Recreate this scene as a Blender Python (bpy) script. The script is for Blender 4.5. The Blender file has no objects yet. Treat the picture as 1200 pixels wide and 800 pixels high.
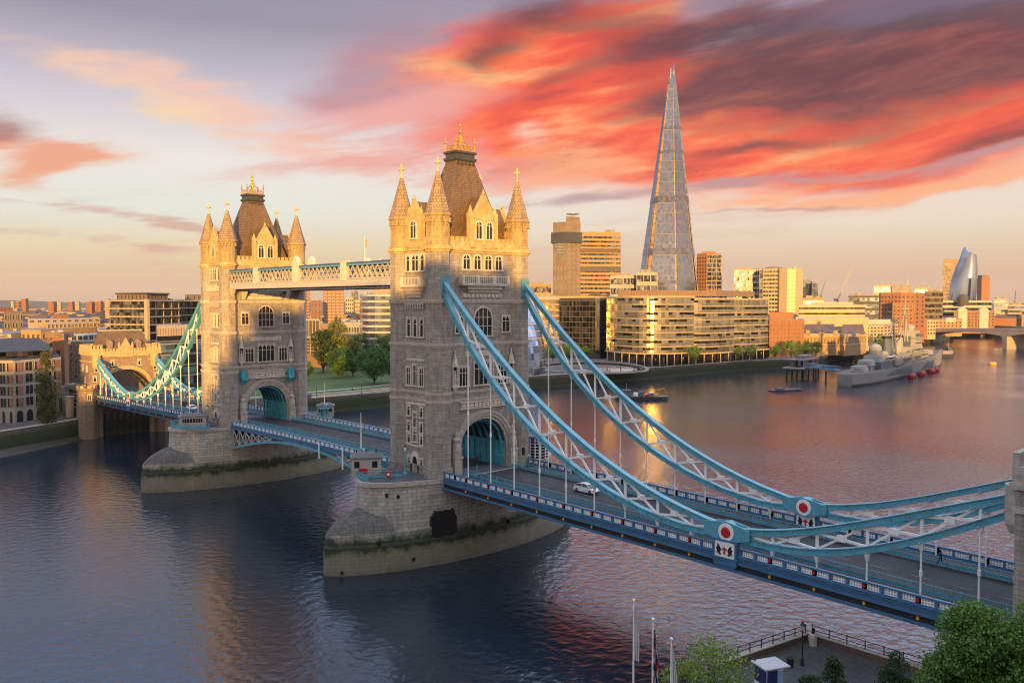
import bpy, math, random
import numpy as np
from mathutils import Vector, Matrix

random.seed(7)
rng = np.random.default_rng(11)
R = math.radians
scene = bpy.context.scene
COL = scene.collection

# ------------------------------------------------------------------ camera
# world axes: +y runs south along the bridge, +x is upstream (west), z = 0 is the water
CAM = (-98.45, -120.83, 43.91)
YAW, PITCH, FPX = 0.7437, -0.0447, 1003.0      # 1003 px focal length for a 1200 px wide frame
FW = Vector((math.sin(YAW) * math.cos(PITCH), math.cos(YAW) * math.cos(PITCH), math.sin(PITCH)))
RT = Vector((math.cos(YAW), -math.sin(YAW), 0))
UP = RT.cross(FW)
cam = bpy.data.cameras.new('camera')
cam.sensor_width = 36.0
cam.lens = FPX / 1200 * 36
cam.clip_start = 0.5
cam.clip_end = 60000
camo = bpy.data.objects.new('camera', cam)
COL.objects.link(camo)
camo.location = CAM
camo.rotation_euler = Matrix((RT, UP, -FW)).transposed().to_euler()
scene.camera = camo
scene.cycles.filter_width = 1.1

# ------------------------------------------------------------------ exposure
scene.view_settings.view_transform = 'Standard'
scene.view_settings.look = 'None'
scene.view_settings.gamma = 1
scene.view_settings.use_curve_mapping = False
scene.view_settings.exposure = 1.06
SKY_K = 0.525            # strength of the cloud sky at that exposure

# ------------------------------------------------------------------ sun (low, north-east, behind the viewer's left)
SUN_AZ = R(41)            # the light travels towards (+x*sin, +y*cos)
SUN_EL = R(5.0)
sl = bpy.data.lights.new('sun', 'SUN')
sl.energy = 5.0
sl.angle = R(0.8)
sl.color = (1.0, 0.495, 0.10)
so = bpy.data.objects.new('sun', sl)
COL.objects.link(so)
sdir = Vector((math.sin(SUN_AZ) * math.cos(SUN_EL), math.cos(SUN_AZ) * math.cos(SUN_EL), -math.sin(SUN_EL)))
so.rotation_euler = sdir.to_track_quat('-Z', 'Y').to_euler()
so.location = (-150, -200, 150)

# ------------------------------------------------------------------ sky
def lin(r, g, b):
    f = lambda c: (c / 255 / 12.92) if c <= 10 else ((c / 255 + 0.055) / 1.055) ** 2.4
    return (f(r), f(g), f(b), 1)

class X:
    """a small wrapper that turns arithmetic into Math nodes"""
    nt = None
    def __init__(self, s): self.s = s
    @staticmethod
    def m(op, *a, clamp=False):
        n = X.nt.nodes.new('ShaderNodeMath'); n.operation = op; n.use_clamp = clamp
        for i, v in enumerate(a):
            if isinstance(v, X): X.nt.links.new(v.s, n.inputs[i])
            else: n.inputs[i].default_value = v
        return X(n.outputs[0])
    def __add__(s, o): return X.m('ADD', s, o)
    __radd__ = __add__
    def __mul__(s, o): return X.m('MULTIPLY', s, o)
    __rmul__ = __mul__
    def __sub__(s, o): return X.m('SUBTRACT', s, o)
    def __rsub__(s, o): return X.m('SUBTRACT', o, s)
    def __truediv__(s, o): return X.m('DIVIDE', s, o)
    def sat(s): return X.m('ADD', s, 0.0, clamp=True)
    def step(s, a, b):
        n = X.nt.nodes.new('ShaderNodeMapRange'); n.interpolation_type = 'SMOOTHSTEP'
        X.nt.links.new(s.s, n.inputs[0]); n.inputs[1].default_value = a; n.inputs[2].default_value = b
        n.inputs[3].default_value = 0; n.inputs[4].default_value = 1
        return X(n.outputs[0])

world = bpy.data.worlds.new('World')
scene.world = world
world.use_nodes = True
wt = world.node_tree
wt.nodes.clear()
X.nt = wt
wl = wt.links

def vnoise(x, y, z=0.0, scale=1.0, detail=5.0, rough=0.55, dist=0.0):
    c = wt.nodes.new('ShaderNodeCombineXYZ')
    for i, v in enumerate((x, y, z)):
        if isinstance(v, X): wl.new(v.s, c.inputs[i])
        else: c.inputs[i].default_value = v
    n = wt.nodes.new('ShaderNodeTexNoise')
    n.inputs['Scale'].default_value = scale; n.inputs['Detail'].default_value = detail
    n.inputs['Roughness'].default_value = rough; n.inputs['Distortion'].default_value = dist
    wl.new(c.outputs[0], n.inputs['Vector'])
    return X(n.outputs['Fac'])

def ramp(fac, stops):
    n = wt.nodes.new('ShaderNodeValToRGB'); e = n.color_ramp.elements
    while len(e) < len(stops): e.new(0.5)
    for el, (p, c) in zip(e, stops): el.position = p; el.color = c
    wl.new(fac.s, n.inputs[0]); return n.outputs[0]

def mixc(fac, a, b):
    n = wt.nodes.new('ShaderNodeMix'); n.data_type = 'RGBA'
    if isinstance(fac, X): wl.new(fac.s, n.inputs[0])
    else: n.inputs[0].default_value = fac
    for v, i in ((a, 6), (b, 7)):
        if isinstance(v, tuple): n.inputs[i].default_value = v
        else: wl.new(v, n.inputs[i])
    return n.outputs[2]

tc = wt.nodes.new('ShaderNodeTexCoord')
sep = wt.nodes.new('ShaderNodeSeparateXYZ')
wl.new(tc.outputs['Generated'], sep.inputs[0])
dx, dy, dz = (X(sep.outputs[i]) for i in range(3))
fwd = dx * math.sin(YAW) + dy * math.cos(YAW)
sid = dx * math.cos(YAW) - dy * math.sin(YAW)
az = X.m('ARCTAN2', sid, fwd)                     # azimuth from south-west, radians
el = X.m('ARCSINE', dz)

def aa(px): return math.atan((px - 600) / FPX)
def ee(px, py): return math.atan((355 - py) / math.hypot(FPX, px - 600))

# slow warps that keep the cloud edges wispy
w1 = vnoise(az, el * 3.0, 1.3, 3.0, 4, 0.5) - 0.5
w2 = vnoise(az, el * 3.0, 7.7, 3.0, 4, 0.5) - 0.5
w3 = vnoise(az, el * 4.0, 3.1, 11.0, 4, 0.55) - 0.5
azw = az + w1 * 0.22 + w3 * 0.05
elw = el + w2 * 0.09 + w3 * 0.025

def blob(px, py, wx, wy, tilt=0.0):
    """soft elliptical region of sky round a direction; half-sizes given in photo pixels, tilt in degrees"""
    a0, e0 = aa(px), ee(px, py)
    c, s = math.cos(R(tilt)), math.sin(R(tilt))
    u = (azw - a0) * (c * FPX / wx) + (elw - e0) * (s * FPX / wx)
    v = (elw - e0) * (c * FPX / wy) - (azw - a0) * (s * FPX / wy)
    return X.m('EXPONENT', (u * u + v * v) * -0.9)

def streak(tilt, sx, sy, seed, detail=7, rough=0.55, dist=0.25):
    """fibrous cloud texture, about -1..1, drawn out along the wind"""
    c, s = math.cos(R(tilt)), math.sin(R(tilt))
    u = az * c + el * s
    v = el * c - az * s
    return (vnoise(u * sx + w1 * 0.7, v * sy + w2 * 1.1, seed, 1.0, detail, rough, dist) - 0.5) * 3.4

eln = (el / 1.2).sat()
baseL = ramp(eln, [(0.0, lin(184, 154, 128)), (0.02, lin(208, 178, 144)), (0.05, lin(226, 208, 174)), (0.085, lin(224, 228, 218)),
                   (0.13, lin(234, 228, 224)), (0.185, lin(202, 196, 208)), (0.25, lin(150, 146, 164)), (0.45, lin(120, 132, 172)), (1.0, lin(92, 116, 168))])
baseR = ramp(eln, [(0.0, lin(188, 152, 130)), (0.03, lin(212, 180, 152)), (0.07, lin(230, 212, 192)), (0.11, lin(234, 222, 212)),
                   (0.17, lin(228, 212, 208)), (0.25, lin(170, 150, 166)), (0.45, lin(124, 132, 170)), (1.0, lin(92, 116, 168))])
sky = mixc(az.step(-0.35, 0.25), baseL, baseR)

sA = streak(-13, 3.4, 14.0, 0.3)
sB = streak(9, 3.0, 17.0, 4.1)
sC = streak(3, 2.6, 30.0, 9.4)
sD = streak(14, 3.4, 11.0, 14.2, 8, 0.58)
sE = streak(8, 7.0, 46.0, 21.0, 8, 0.62)
sF = streak(12, 14.0, 60.0, 31.0, 7, 0.62)

def layer(region, tex, amt=0.45, lo=0.18, hi=0.85): return (region + tex * amt * (region + 0.25)).step(lo, hi)

# thin low streaks, grey mauve, all round the horizon
low = (1.0 - el.step(0.08, 0.16)) * el.step(0.015, 0.05)
sky = mixc(sC.step(0.15, 0.75) * low * 0.45, sky, lin(208, 160, 144))
# left: pale peach plume that falls to the right
pl = blob(110, 98, 120, 20, -10) + blob(250, 128, 140, 26, -16) + blob(400, 168, 120, 30, -8) * 0.85
sky = mixc(layer(pl, sA * .5 + sE * .6 + sF * .3, 0.95, 0.15, 1.5) * 0.85, sky, lin(243, 196, 176))
sky = mixc(layer(blob(180, 128, 150, 16, -14) + blob(70, 190, 60, 14, 12) * .7, sA * .5 + sE * .6, 0.8, 0.25, 1.4) * 0.6, sky, lin(252, 218, 168))
# left edge: orange wisp with a dusky heart
lb = blob(10, 170, 90, 17, -2) + blob(40, 200, 46, 20, 30) * 0.8
sky = mixc(layer(lb, sA * .5 + sE * .7 + sF * .3, 0.95, 0.15, 1.3) * 0.9, sky, lin(236, 156, 120))
sky = mixc(layer(blob(-8, 140, 40, 20, 0), sA * .5 + sE * .6, 0.8, 0.2, 1.3) * 0.8, sky, lin(164, 98, 98))
sky = mixc(layer(blob(60, 250, 120, 6, -5) + blob(175, 262, 70, 8, -8) + blob(50, 288, 130, 9, -2) + blob(205, 298, 70, 10, 2) + blob(215, 268, 45, 9, 0) + blob(190, 320, 60, 7, 0) * .7, sC * .5 + sE * .7 + sF * .4, 1.0, 0.3, 1.6) * 0.75, sky, lin(206, 156, 144))
sky = mixc(layer(blob(330, 210, 120, 14, 6) + blob(420, 190, 80, 12, 8), sC * .5 + sE * .6, 0.9, 0.15, 1.4) * 0.7, sky, lin(228, 162, 152))
# pink veil above the bridge
veil = blob(480, 105, 110, 60, 12) + blob(570, 150, 120, 56, 4) + blob(470, 200, 110, 16, -6) * 0.6
sky = mixc(layer(veil, sB * .5 + sE * .6 + sF * .3, 0.95, 0.15, 1.4) * 0.85, sky, lin(238, 160, 150))
sky = mixc(layer(blob(420, 75, 70, 40, 20), sD, 0.5) * 0.7, sky, lin(182, 132, 146))
# the burning mass to the right
red = blob(560, 62, 120, 26, 10) * .8 + blob(680, 120, 140, 64, 10) + blob(860, 150, 220, 62, 4) + blob(1080, 140, 240, 60, 4) + blob(740, 30, 60, 40, 20) * .6
rm = layer(red, sD * .55 + sE * .35 + sF * .2, 0.5, 0.14, 0.85)
redc = ramp(sB * .45 + sE * .3 + sF * .22 + 0.5, [(0.15, lin(200, 58, 50)), (0.42, lin(246, 80, 46)), (0.62, lin(255, 118, 66)), (0.85, lin(252, 172, 116))])
sky = mixc(rm * 0.97, sky, redc)
# orange-peach under-edge
und = blob(660, 195, 80, 26, 8) + blob(760, 200, 120, 16, 0) * .8 + blob(960, 236, 140, 12, 5) + blob(1120, 212, 140, 12, 6)
sky = mixc(layer(und, sC * .45 + sE * .6 + sF * .4, 1.0, 0.12, 1.25) * 0.85, sky, lin(250, 172, 126))
sky = mixc(layer(blob(628, 158, 36, 16, 0) + blob(690, 222, 80, 9, 0) + blob(1000, 262, 200, 10, 2) * .6, sC * .5 + sE * .6, 0.8, .2, 1.2) * 0.7, sky, lin(240, 214, 200))
# dark purple cloud, streaked
dk = blob(1010, 50, 190, 46, 8) + blob(1130, 85, 160, 46, 4) + blob(800, 45, 120, 26, 10) + blob(650, 22, 90, 26, 6) * .8 + blob(880, 110, 120, 22, 6) * .8 + blob(620, 105, 60, 14, 14) * .5 + blob(1160, 172, 90, 10, 2) * .8 + blob(900, 172, 90, 9, 4) * .6 + blob(545, 60, 50, 18, 16) * .5
dm = layer(dk, sB * 0.45 + sD * 0.25 + sE * .4 + sF * .25, 0.62, 0.22, 0.95)
darkc = ramp(sC * .3 + sE * .3 + sF * .2 + 0.5, [(0.15, lin(62, 38, 54)), (0.5, lin(88, 52, 66)), (0.85, lin(150, 72, 72))])
sky = mixc(dm * 0.92, sky, darkc)
top = blob(1130, -6, 170, 26, 4) + blob(640, -10, 140, 22, 2) * 0.8 + blob(880, -15, 160, 18, 0) * .6
sky = mixc(layer(top, sB, 0.5) * 0.75, sky, lin(122, 104, 126))
# small grey bars under the red
bars = blob(650, 236, 110, 10, 0) + blob(930, 203, 120, 7, 4) + blob(1150, 186, 90, 7, 3) + blob(840, 222, 80, 8, 2) + blob(900, 252, 120, 4, 4) * .8
sky = mixc(layer(bars, sC * .45 + sE * .7 + sF * .4, 1.0, 0.15, 1.3) * 0.8, sky, lin(176, 144, 152))

# high sky outside the picture: bright thin lilac cloud
hi = el.step(0.335, 0.40)
skyL = ramp(sA * .3 + 0.5, [(0.2, (0.48, 0.70, 1.20, 1)), (0.5, (0.62, 0.82, 1.34, 1)), (0.8, (0.85, 0.98, 1.34, 1))])
skyR = ramp(sA * .3 + 0.5, [(0.2, (1.5, 1.75, 2.35, 1)), (0.5, (1.8, 2.0, 2.6, 1)), (0.8, (2.1, 2.2, 2.6, 1))])
skyhi = mixc(az.step(-0.35, 0.35), skyL, skyR)
sky = mixc(hi * 0.95, sky, skyhi)
# towards the sunrise side and the zenith the veil is whiter
sky = mixc(hi * X.m('MAXIMUM', fwd.step(0.15, -0.35), el.step(0.85, 1.25)) * 0.95, sky, (0.80, 0.84, 0.90, 1))
# glow round the rising sun, behind the viewer
sdot = (dx * (-math.sin(SUN_AZ)) + dy * (-math.cos(SUN_AZ)))
glow = sdot.step(0.35, 1.0) * (1.0 - el.step(0.02, 0.55))
gl = wt.nodes.new('ShaderNodeMix'); gl.data_type = 'RGBA'; gl.blend_type = 'ADD'
wl.new((glow * 1.0).s, gl.inputs[0]); wl.new(sky, gl.inputs[6]); gl.inputs[7].default_value = (1.5, 0.78, 0.26, 1)
sky = gl.outputs[2]
# below the horizon
sky = mixc(el.step(-0.01, -0.03), sky, lin(120, 110, 110))

ns = wt.nodes.new('ShaderNodeTexSky')
ns.sky_type = 'NISHITA'
ns.sun_disc = False
ns.sun_elevation = SUN_EL
ns.sun_rotation = math.atan2(-math.sin(SUN_AZ), -math.cos(SUN_AZ)) % (2 * math.pi)
bgN = wt.nodes.new('ShaderNodeBackground'); bgN.inputs[1].default_value = 0.05
wl.new(ns.outputs[0], bgN.inputs[0])
bgC = wt.nodes.new('ShaderNodeBackground'); bgC.inputs[1].default_value = SKY_K
wl.new(sky, bgC.inputs[0])
mx = wt.nodes.new('ShaderNodeMixShader'); mx.inputs[0].default_value = 0.92
wl.new(bgN.outputs[0], mx.inputs[1]); wl.new(bgC.outputs[0], mx.inputs[2])
wo = wt.nodes.new('ShaderNodeOutputWorld')
wl.new(mx.outputs[0], wo.inputs[0])
world.cycles.sampling_method = 'MANUAL'
world.cycles.sample_map_resolution = 1024

# ================================================================== helpers
OFF = {}
def tag(o, label=None, cat=None, group=None, kind=None):
    if label: o['label'] = label
    if cat: o['category'] = cat
    if group: o['group'] = group
    if kind: o['kind'] = kind
    return o

def thing(name, label, cat, loc=(0, 0, 0), group=None):
    o = bpy.data.objects.new(name, None)
    o.empty_display_size = 0.5
    COL.objects.link(o); o.location = loc
    OFF[o.name] = Vector(loc)
    return tag(o, label, cat, group)

class MB:
    """collects polygons given in world metres; build() makes ONE mesh object of them"""
    def __init__(s): s.v = []; s.f = []; s.m = []
    def add(s, vs, fs, mi=0):
        b = len(s.v); s.v += [tuple(p) for p in vs]
        s.f += [tuple(b + i for i in f) for f in fs]; s.m += [mi] * len(fs); return s
    def box(s, x0, x1, y0, y1, z0, z1, mi=0):
        vs = [(x0, y0, z0), (x1, y0, z0), (x1, y1, z0), (x0, y1, z0), (x0, y0, z1), (x1, y0, z1), (x1, y1, z1), (x0, y1, z1)]
        return s.add(vs, [(0, 3, 2, 1), (4, 5, 6, 7), (0, 1, 5, 4), (1, 2, 6, 5), (2, 3, 7, 6), (3, 0, 4, 7)], mi)
    def obox(s, c, yaw, lx, ly, z0, z1, mi=0):
        cs, sn = math.cos(yaw), math.sin(yaw)
        p = [(c[0] + cs * a - sn * b, c[1] + sn * a + cs * b) for a, b in ((-lx / 2, -ly / 2), (lx / 2, -ly / 2), (lx / 2, ly / 2), (-lx / 2, ly / 2))]
        return s.prism(p, z0, z1, mi)
    def prism(s, poly, z0, z1, mi=0, cap=True):
        n = len(poly); a = sum(poly[i][0] * poly[(i + 1) % n][1] - poly[(i + 1) % n][0] * poly[i][1] for i in range(n))
        if a < 0: poly = poly[::-1]
        vs = [(p[0], p[1], z0) for p in poly] + [(p[0], p[1], z1) for p in poly]
        fs = [(i, (i + 1) % n, n + (i + 1) % n, n + i) for i in range(n)]
        if cap: fs += [tuple(range(n))[::-1], tuple(range(n, 2 * n))]
        return s.add(vs, fs, mi)
    def loft(s, rings, mi=0, cap0=True, cap1=True, closed=True):
        n = len(rings[0]); vs = [p for r in rings for p in r]; fs = []
        for k in range(len(rings) - 1):
            for i in range(n if closed else n - 1):
                j = (i + 1) % n
                fs.append((k * n + i, k * n + j, (k + 1) * n + j, (k + 1) * n + i))
        if cap0: fs.append(tuple(range(n))[::-1])
        if cap1: fs.append(tuple(range((len(rings) - 1) * n, len(rings) * n)))
        return s.add(vs, fs, mi)
    def bar(s, p, q, w, h=None, mi=0):
        h = h or w; p, q = Vector(p), Vector(q); d = (q - p).normalized()
        u = d.cross(Vector((0, 0, 1)))
        if u.length < 1e-4: u = Vector((1, 0, 0))
        u.normalize(); v = u.cross(d)
        r = lambda c: [c - u * w / 2 - v * h / 2, c + u * w / 2 - v * h / 2, c + u * w / 2 + v * h / 2, c - u * w / 2 + v * h / 2]
        return s.loft([r(p), r(q)], mi)
    def tube(s, p, q, r0, r1=None, n=8, mi=0):
        r1 = r0 if r1 is None else r1; p, q = Vector(p), Vector(q); d = (q - p).normalized()
        u = d.cross(Vector((0, 0, 1)))
        if u.length < 1e-4: u = Vector((1, 0, 0))
        u.normalize(); v = u.cross(d)
        r = lambda c, k: [c + u * (k * math.cos(t)) + v * (k * math.sin(t)) for t in [2 * math.pi * i / n for i in range(n)]]
        return s.loft([r(p, r0), r(q, r1)], mi)
    def lathe(s, c, prof, n=8, mi=0, rot=0.0, sx=1.0, sy=1.0):
        rings = [[(c[0] + sx * r * math.cos(rot + 2 * math.pi * i / n), c[1] + sy * r * math.sin(rot + 2 * math.pi * i / n), z) for i in range(n)] for r, z in prof]
        return s.loft(rings, mi)
    def sweep(s, pts, prof, mi=0):
        """profile (side, up) swept along pts; side = horizontal normal of the path"""
        rings = []
        for i, p in enumerate(pts):
            a = Vector(pts[max(i - 1, 0)]); b = Vector(pts[min(i + 1, len(pts) - 1)])
            d = (b - a); d.normalize(); u = Vector((d.y, -d.x, 0)); u.normalize(); w = u.cross(d)
            rings.append([Vector(p) + u * q[0] + w * q[1] for q in prof])
        return s.loft(rings, mi)
    def beam(s, pts, w, h, mi=0):
        return s.sweep(pts, [(-w / 2, -h / 2), (w / 2, -h / 2), (w / 2, h / 2), (-w / 2, h / 2)], mi)
    def ball(s, c, r, n=8, mi=0, sz=1.0):
        k = max(3, n // 2)
        return s.lathe(c, [(max(1e-3, r * math.sin(math.pi * i / k)), c[2] - sz * r * math.cos(math.pi * i / k)) for i in range(k + 1)], n, mi)
    def mesh(s, name, mats, off=Vector((0, 0, 0)), smooth=False):
        me = bpy.data.meshes.new(name)
        me.from_pydata([(p[0] - off[0], p[1] - off[1], p[2] - off[2]) for p in s.v], [], s.f)
        mats = mats if isinstance(mats, (list, tuple)) else [mats]
        for m in mats: me.materials.append(m)
        if len(mats) > 1: me.polygons.foreach_set('material_index', s.m)
        uv = me.uv_layers.new(name='UV').data
        buf = np.zeros(len(me.loops) * 2, dtype=np.float32); vs = s.v
        for p in me.polygons:
            n = p.normal
            if abs(n.z) > 0.85:
                for li, vi in zip(p.loop_indices, p.vertices): buf[2 * li] = vs[vi][0]; buf[2 * li + 1] = vs[vi][1]
            else:
                h = math.hypot(n.x, n.y); tx, ty = -n.y / h, n.x / h
                for li, vi in zip(p.loop_indices, p.vertices):
                    q = vs[vi]; buf[2 * li] = q[0] * tx + q[1] * ty; buf[2 * li + 1] = q[2] / max(h, 0.3)
        uv.foreach_set('uv', buf)
        if smooth:
            me.polygons.foreach_set('use_smooth', [True] * len(me.polygons))
            try: me.set_sharp_from_angle(angle=R(40))
            except Exception: pass
        me.update(); return me
    def build(s, name, mats, parent=None, smooth=False, loc=None):
        off = OFF[parent.name] if parent is not None else Vector(loc or (0, 0, 0))
        o = bpy.data.objects.new(name, s.mesh(name, mats, off, smooth))
        COL.objects.link(o)
        if parent is not None: o.parent = parent
        else: o.location = off
        OFF[o.name] = off
        return o

def inst(mesh, name, parent, loc, rz=0.0):
    """an object on shared mesh data, loc in world metres (parents are unrotated while we build)"""
    o = bpy.data.objects.new(name, mesh); COL.objects.link(o)
    o.parent = parent; o.location = Vector(loc) - OFF[parent.name]; o.rotation_euler = (0, 0, rz)
    OFF[o.name] = Vector(loc)
    return o

def kids(o): return [c for c in bpy.data.objects if c.parent == o]
def dup(root, loc, rz=0.0, label=None, group=None):
    table = {}
    for c in bpy.data.objects:
        if c.parent is not None: table.setdefault(c.parent, []).append(c)
    def cp(o, parent):
        c = o.copy(); COL.objects.link(c)
        if parent is not None: c.parent = parent
        for k in table.get(o, []): cp(k, c)
        return c
    r = cp(root, None); r.location = loc; r.rotation_euler = (0, 0, rz)
    if label: r['label'] = label
    if group: r['group'] = group
    OFF[r.name] = Vector(loc)
    return r

# ---- from a picture column and a ground distance to the place in the world where the thing stands
def ray(px, py): return FW * FPX + RT * (px - 600) + UP * (400 - py)
def at(px, dist, py=355):
    d = ray(px, py); h = math.hypot(d.x, d.y)
    return (CAM[0] + d.x / h * dist, CAM[1] + d.y / h * dist)
def zat(px, py, dist):
    d = ray(px, py); return CAM[2] + d.z / math.hypot(d.x, d.y) * dist
def gz(px, py, z):
    d = ray(px, py); t = (z - CAM[2]) / d.z
    return (CAM[0] + d.x * t, CAM[1] + d.y * t)

# ------------------------------------------------------------------ materials
MATS = {}
def new_mat(name):
    m = bpy.data.materials.new(name); m.use_nodes = True
    nt = m.node_tree; b = nt.nodes['Principled BSDF']
    return m, nt, b

def mat(name, col, rough=0.6, metal=0.0, var=0.15, scale=1.5, bump=0.0, bscale=8.0, ior=1.45, stretch=(1, 1, 1), spots=None):
    """plain surface with soft tonal variation (object space noise)"""
    if name in MATS: return MATS[name]
    m, nt, b = new_mat(name); L = nt.links
    t = nt.nodes.new('ShaderNodeTexCoord'); mp = nt.nodes.new('ShaderNodeMapping'); mp.inputs['Scale'].default_value = stretch
    L.new(t.outputs['Object'], mp.inputs[0])
    n = nt.nodes.new('ShaderNodeTexNoise'); n.inputs['Scale'].default_value = scale; n.inputs['Detail'].default_value = 6; n.inputs['Roughness'].default_value = 0.6
    L.new(mp.outputs[0], n.inputs['Vector'])
    r = nt.nodes.new('ShaderNodeValToRGB')
    lo = tuple(c * (1 - var) for c in col); hi = tuple(min(1, c * (1 + var)) for c in col)
    r.color_ramp.elements[0].position = 0.3; r.color_ramp.elements[1].position = 0.7
    r.color_ramp.elements[0].color = (*lo, 1); r.color_ramp.elements[1].color = (*hi, 1)
    L.new(n.outputs['Fac'], r.inputs[0]); src = r.outputs[0]
    if spots:
        n2 = nt.nodes.new('ShaderNodeTexNoise'); n2.inputs['Scale'].default_value = spots[1]; n2.inputs['Detail'].default_value = 4
        L.new(mp.outputs[0], n2.inputs['Vector'])
        mr = nt.nodes.new('ShaderNodeMapRange'); mr.inputs[1].default_value = 0.55; mr.inputs[2].default_value = 0.7; L.new(n2.outputs['Fac'], mr.inputs[0])
        mi = nt.nodes.new('ShaderNodeMix'); mi.data_type = 'RGBA'; L.new(mr.outputs[0], mi.inputs[0]); L.new(src, mi.inputs[6]); mi.inputs[7].default_value = (*spots[0], 1)
        src = mi.outputs[2]
    L.new(src, b.inputs['Base Color'])
    b.inputs['Roughness'].default_value = rough; b.inputs['Metallic'].default_value = metal; b.inputs['IOR'].default_value = ior
    if bump:
        n3 = nt.nodes.new('ShaderNodeTexNoise'); n3.inputs['Scale'].default_value = bscale; n3.inputs['Detail'].default_value = 5
        L.new(mp.outputs[0], n3.inputs['Vector'])
        bp = nt.nodes.new('ShaderNodeBump'); bp.inputs['Strength'].default_value = bump; bp.inputs['Distance'].default_value = 0.1
        L.new(n3.outputs['Fac'], bp.inputs['Height']); L.new(bp.outputs[0], b.inputs['Normal'])
    MATS[name] = m; return m

def blocks(name, c1, c2, mortar, bw, bh, rough=0.85, msize=0.03, stain=0.35, stain_col=(0.1, 0.09, 0.08), tide=None, bump=0.35):
    """coursed masonry on the wall's own metres; tide adds the weed and wet bands the river leaves"""
    if name in MATS: return MATS[name]
    m, nt, b = new_mat(name); L = nt.links
    uv = nt.nodes.new('ShaderNodeUVMap'); uv.uv_map = 'UV'
    br = nt.nodes.new('ShaderNodeTexBrick'); L.new(uv.outputs[0], br.inputs['Vector'])
    br.inputs['Scale'].default_value = 1.0; br.inputs['Brick Width'].default_value = bw; br.inputs['Row Height'].default_value = bh
    br.inputs['Mortar Size'].default_value = msize; br.inputs['Mortar Smooth'].default_value = 0.3; br.inputs['Bias'].default_value = 0.0
    br.inputs['Color1'].default_value = (*c1, 1); br.inputs['Color2'].default_value = (*c2, 1); br.inputs['Mortar'].default_value = (*mortar, 1)
    g = nt.nodes.new('ShaderNodeNewGeometry')
    n = nt.nodes.new('ShaderNodeTexNoise'); n.inputs['Scale'].default_value = 0.35; n.inputs['Detail'].default_value = 8; n.inputs['Roughness'].default_value = 0.65
    mp = nt.nodes.new('ShaderNodeMapping'); mp.inputs['Scale'].default_value = (1, 1, 0.35); L.new(g.outputs['Position'], mp.inputs[0]); L.new(mp.outputs[0], n.inputs['Vector'])
    mr = nt.nodes.new('ShaderNodeMapRange'); mr.inputs[1].default_value = 0.48; mr.inputs[2].default_value = 0.78; mr.inputs[4].default_value = stain; L.new(n.outputs['Fac'], mr.inputs[0])
    mi = nt.nodes.new('ShaderNodeMix'); mi.data_type = 'RGBA'; L.new(mr.outputs[0], mi.inputs[0]); L.new(br.outputs['Color'], mi.inputs[6]); mi.inputs[7].default_value = (*stain_col, 1)
    src = mi.outputs[2]
    n5 = nt.nodes.new('ShaderNodeTexNoise'); n5.inputs['Scale'].default_value = 1.3; n5.inputs['Detail'].default_value = 8; n5.inputs['Roughness'].default_value = .7
    mp5 = nt.nodes.new('ShaderNodeMapping'); mp5.inputs['Scale'].default_value = (1.3, 1.3, 0.3); L.new(g.outputs['Position'], mp5.inputs[0]); L.new(mp5.outputs[0], n5.inputs['Vector'])
    mv = nt.nodes.new('ShaderNodeMix'); mv.data_type = 'RGBA'; mv.blend_type = 'MULTIPLY'; mv.inputs[0].default_value = 0.8
    rp = nt.nodes.new('ShaderNodeValToRGB'); rp.color_ramp.elements[0].position = 0.3; rp.color_ramp.elements[0].color = (0.52, 0.52, 0.53, 1); rp.color_ramp.elements[1].position = 0.68; rp.color_ramp.elements[1].color = (1.16, 1.14, 1.1, 1)
    L.new(n5.outputs['Fac'], rp.inputs[0]); L.new(src, mv.inputs[6]); L.new(rp.outputs[0], mv.inputs[7]); src = mv.outputs[2]
    if tide:
        sp = nt.nodes.new('ShaderNodeSeparateXYZ'); L.new(g.outputs['Position'], sp.inputs[0])
        n2 = nt.nodes.new('ShaderNodeTexNoise'); n2.inputs['Scale'].default_value = 0.55; n2.inputs['Detail'].default_value = 9; n2.inputs['Roughness'].default_value = .68; L.new(g.outputs['Position'], n2.inputs['Vector'])
        ad = nt.nodes.new('ShaderNodeMath'); ad.operation = 'MULTIPLY_ADD'; L.new(n2.outputs['Fac'], ad.inputs[0]); ad.inputs[1].default_value = tide[1]; L.new(sp.outputs[2], ad.inputs[2])
        cr = nt.nodes.new('ShaderNodeMapRange'); cr.inputs[1].default_value = 0; cr.inputs[2].default_value = 12; L.new(ad.outputs[0], cr.inputs[0])
        r1 = nt.nodes.new('ShaderNodeValToRGB'); e = r1.color_ramp.elements
        while len(e) < len(tide[0]): e.new(0.5)
        for q, (p, c, a) in zip(e, tide[0]): q.position = p; q.color = (*c, a)
        L.new(cr.outputs[0], r1.inputs[0])
        m2 = nt.nodes.new('ShaderNodeMix'); m2.data_type = 'RGBA'; L.new(r1.outputs['Alpha'], m2.inputs[0]); L.new(src, m2.inputs[6]); L.new(r1.outputs['Color'], m2.inputs[7])
        src = m2.outputs[2]
    L.new(src, b.inputs['Base Color']); b.inputs['Roughness'].default_value = rough
    if bump:
        bp = nt.nodes.new('ShaderNodeBump'); bp.inputs['Strength'].default_value = bump; bp.inputs['Distance'].default_value = 0.05
        ml = nt.nodes.new('ShaderNodeMath'); ml.operation = 'MULTIPLY_ADD'; L.new(br.outputs['Fac'], ml.inputs[0]); ml.inputs[1].default_value = -1; L.new(n5.outputs['Fac'], ml.inputs[2])
        L.new(ml.outputs[0], bp.inputs['Height']); L.new(bp.outputs[0], b.inputs['Normal'])
    MATS[name] = m; return m

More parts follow.
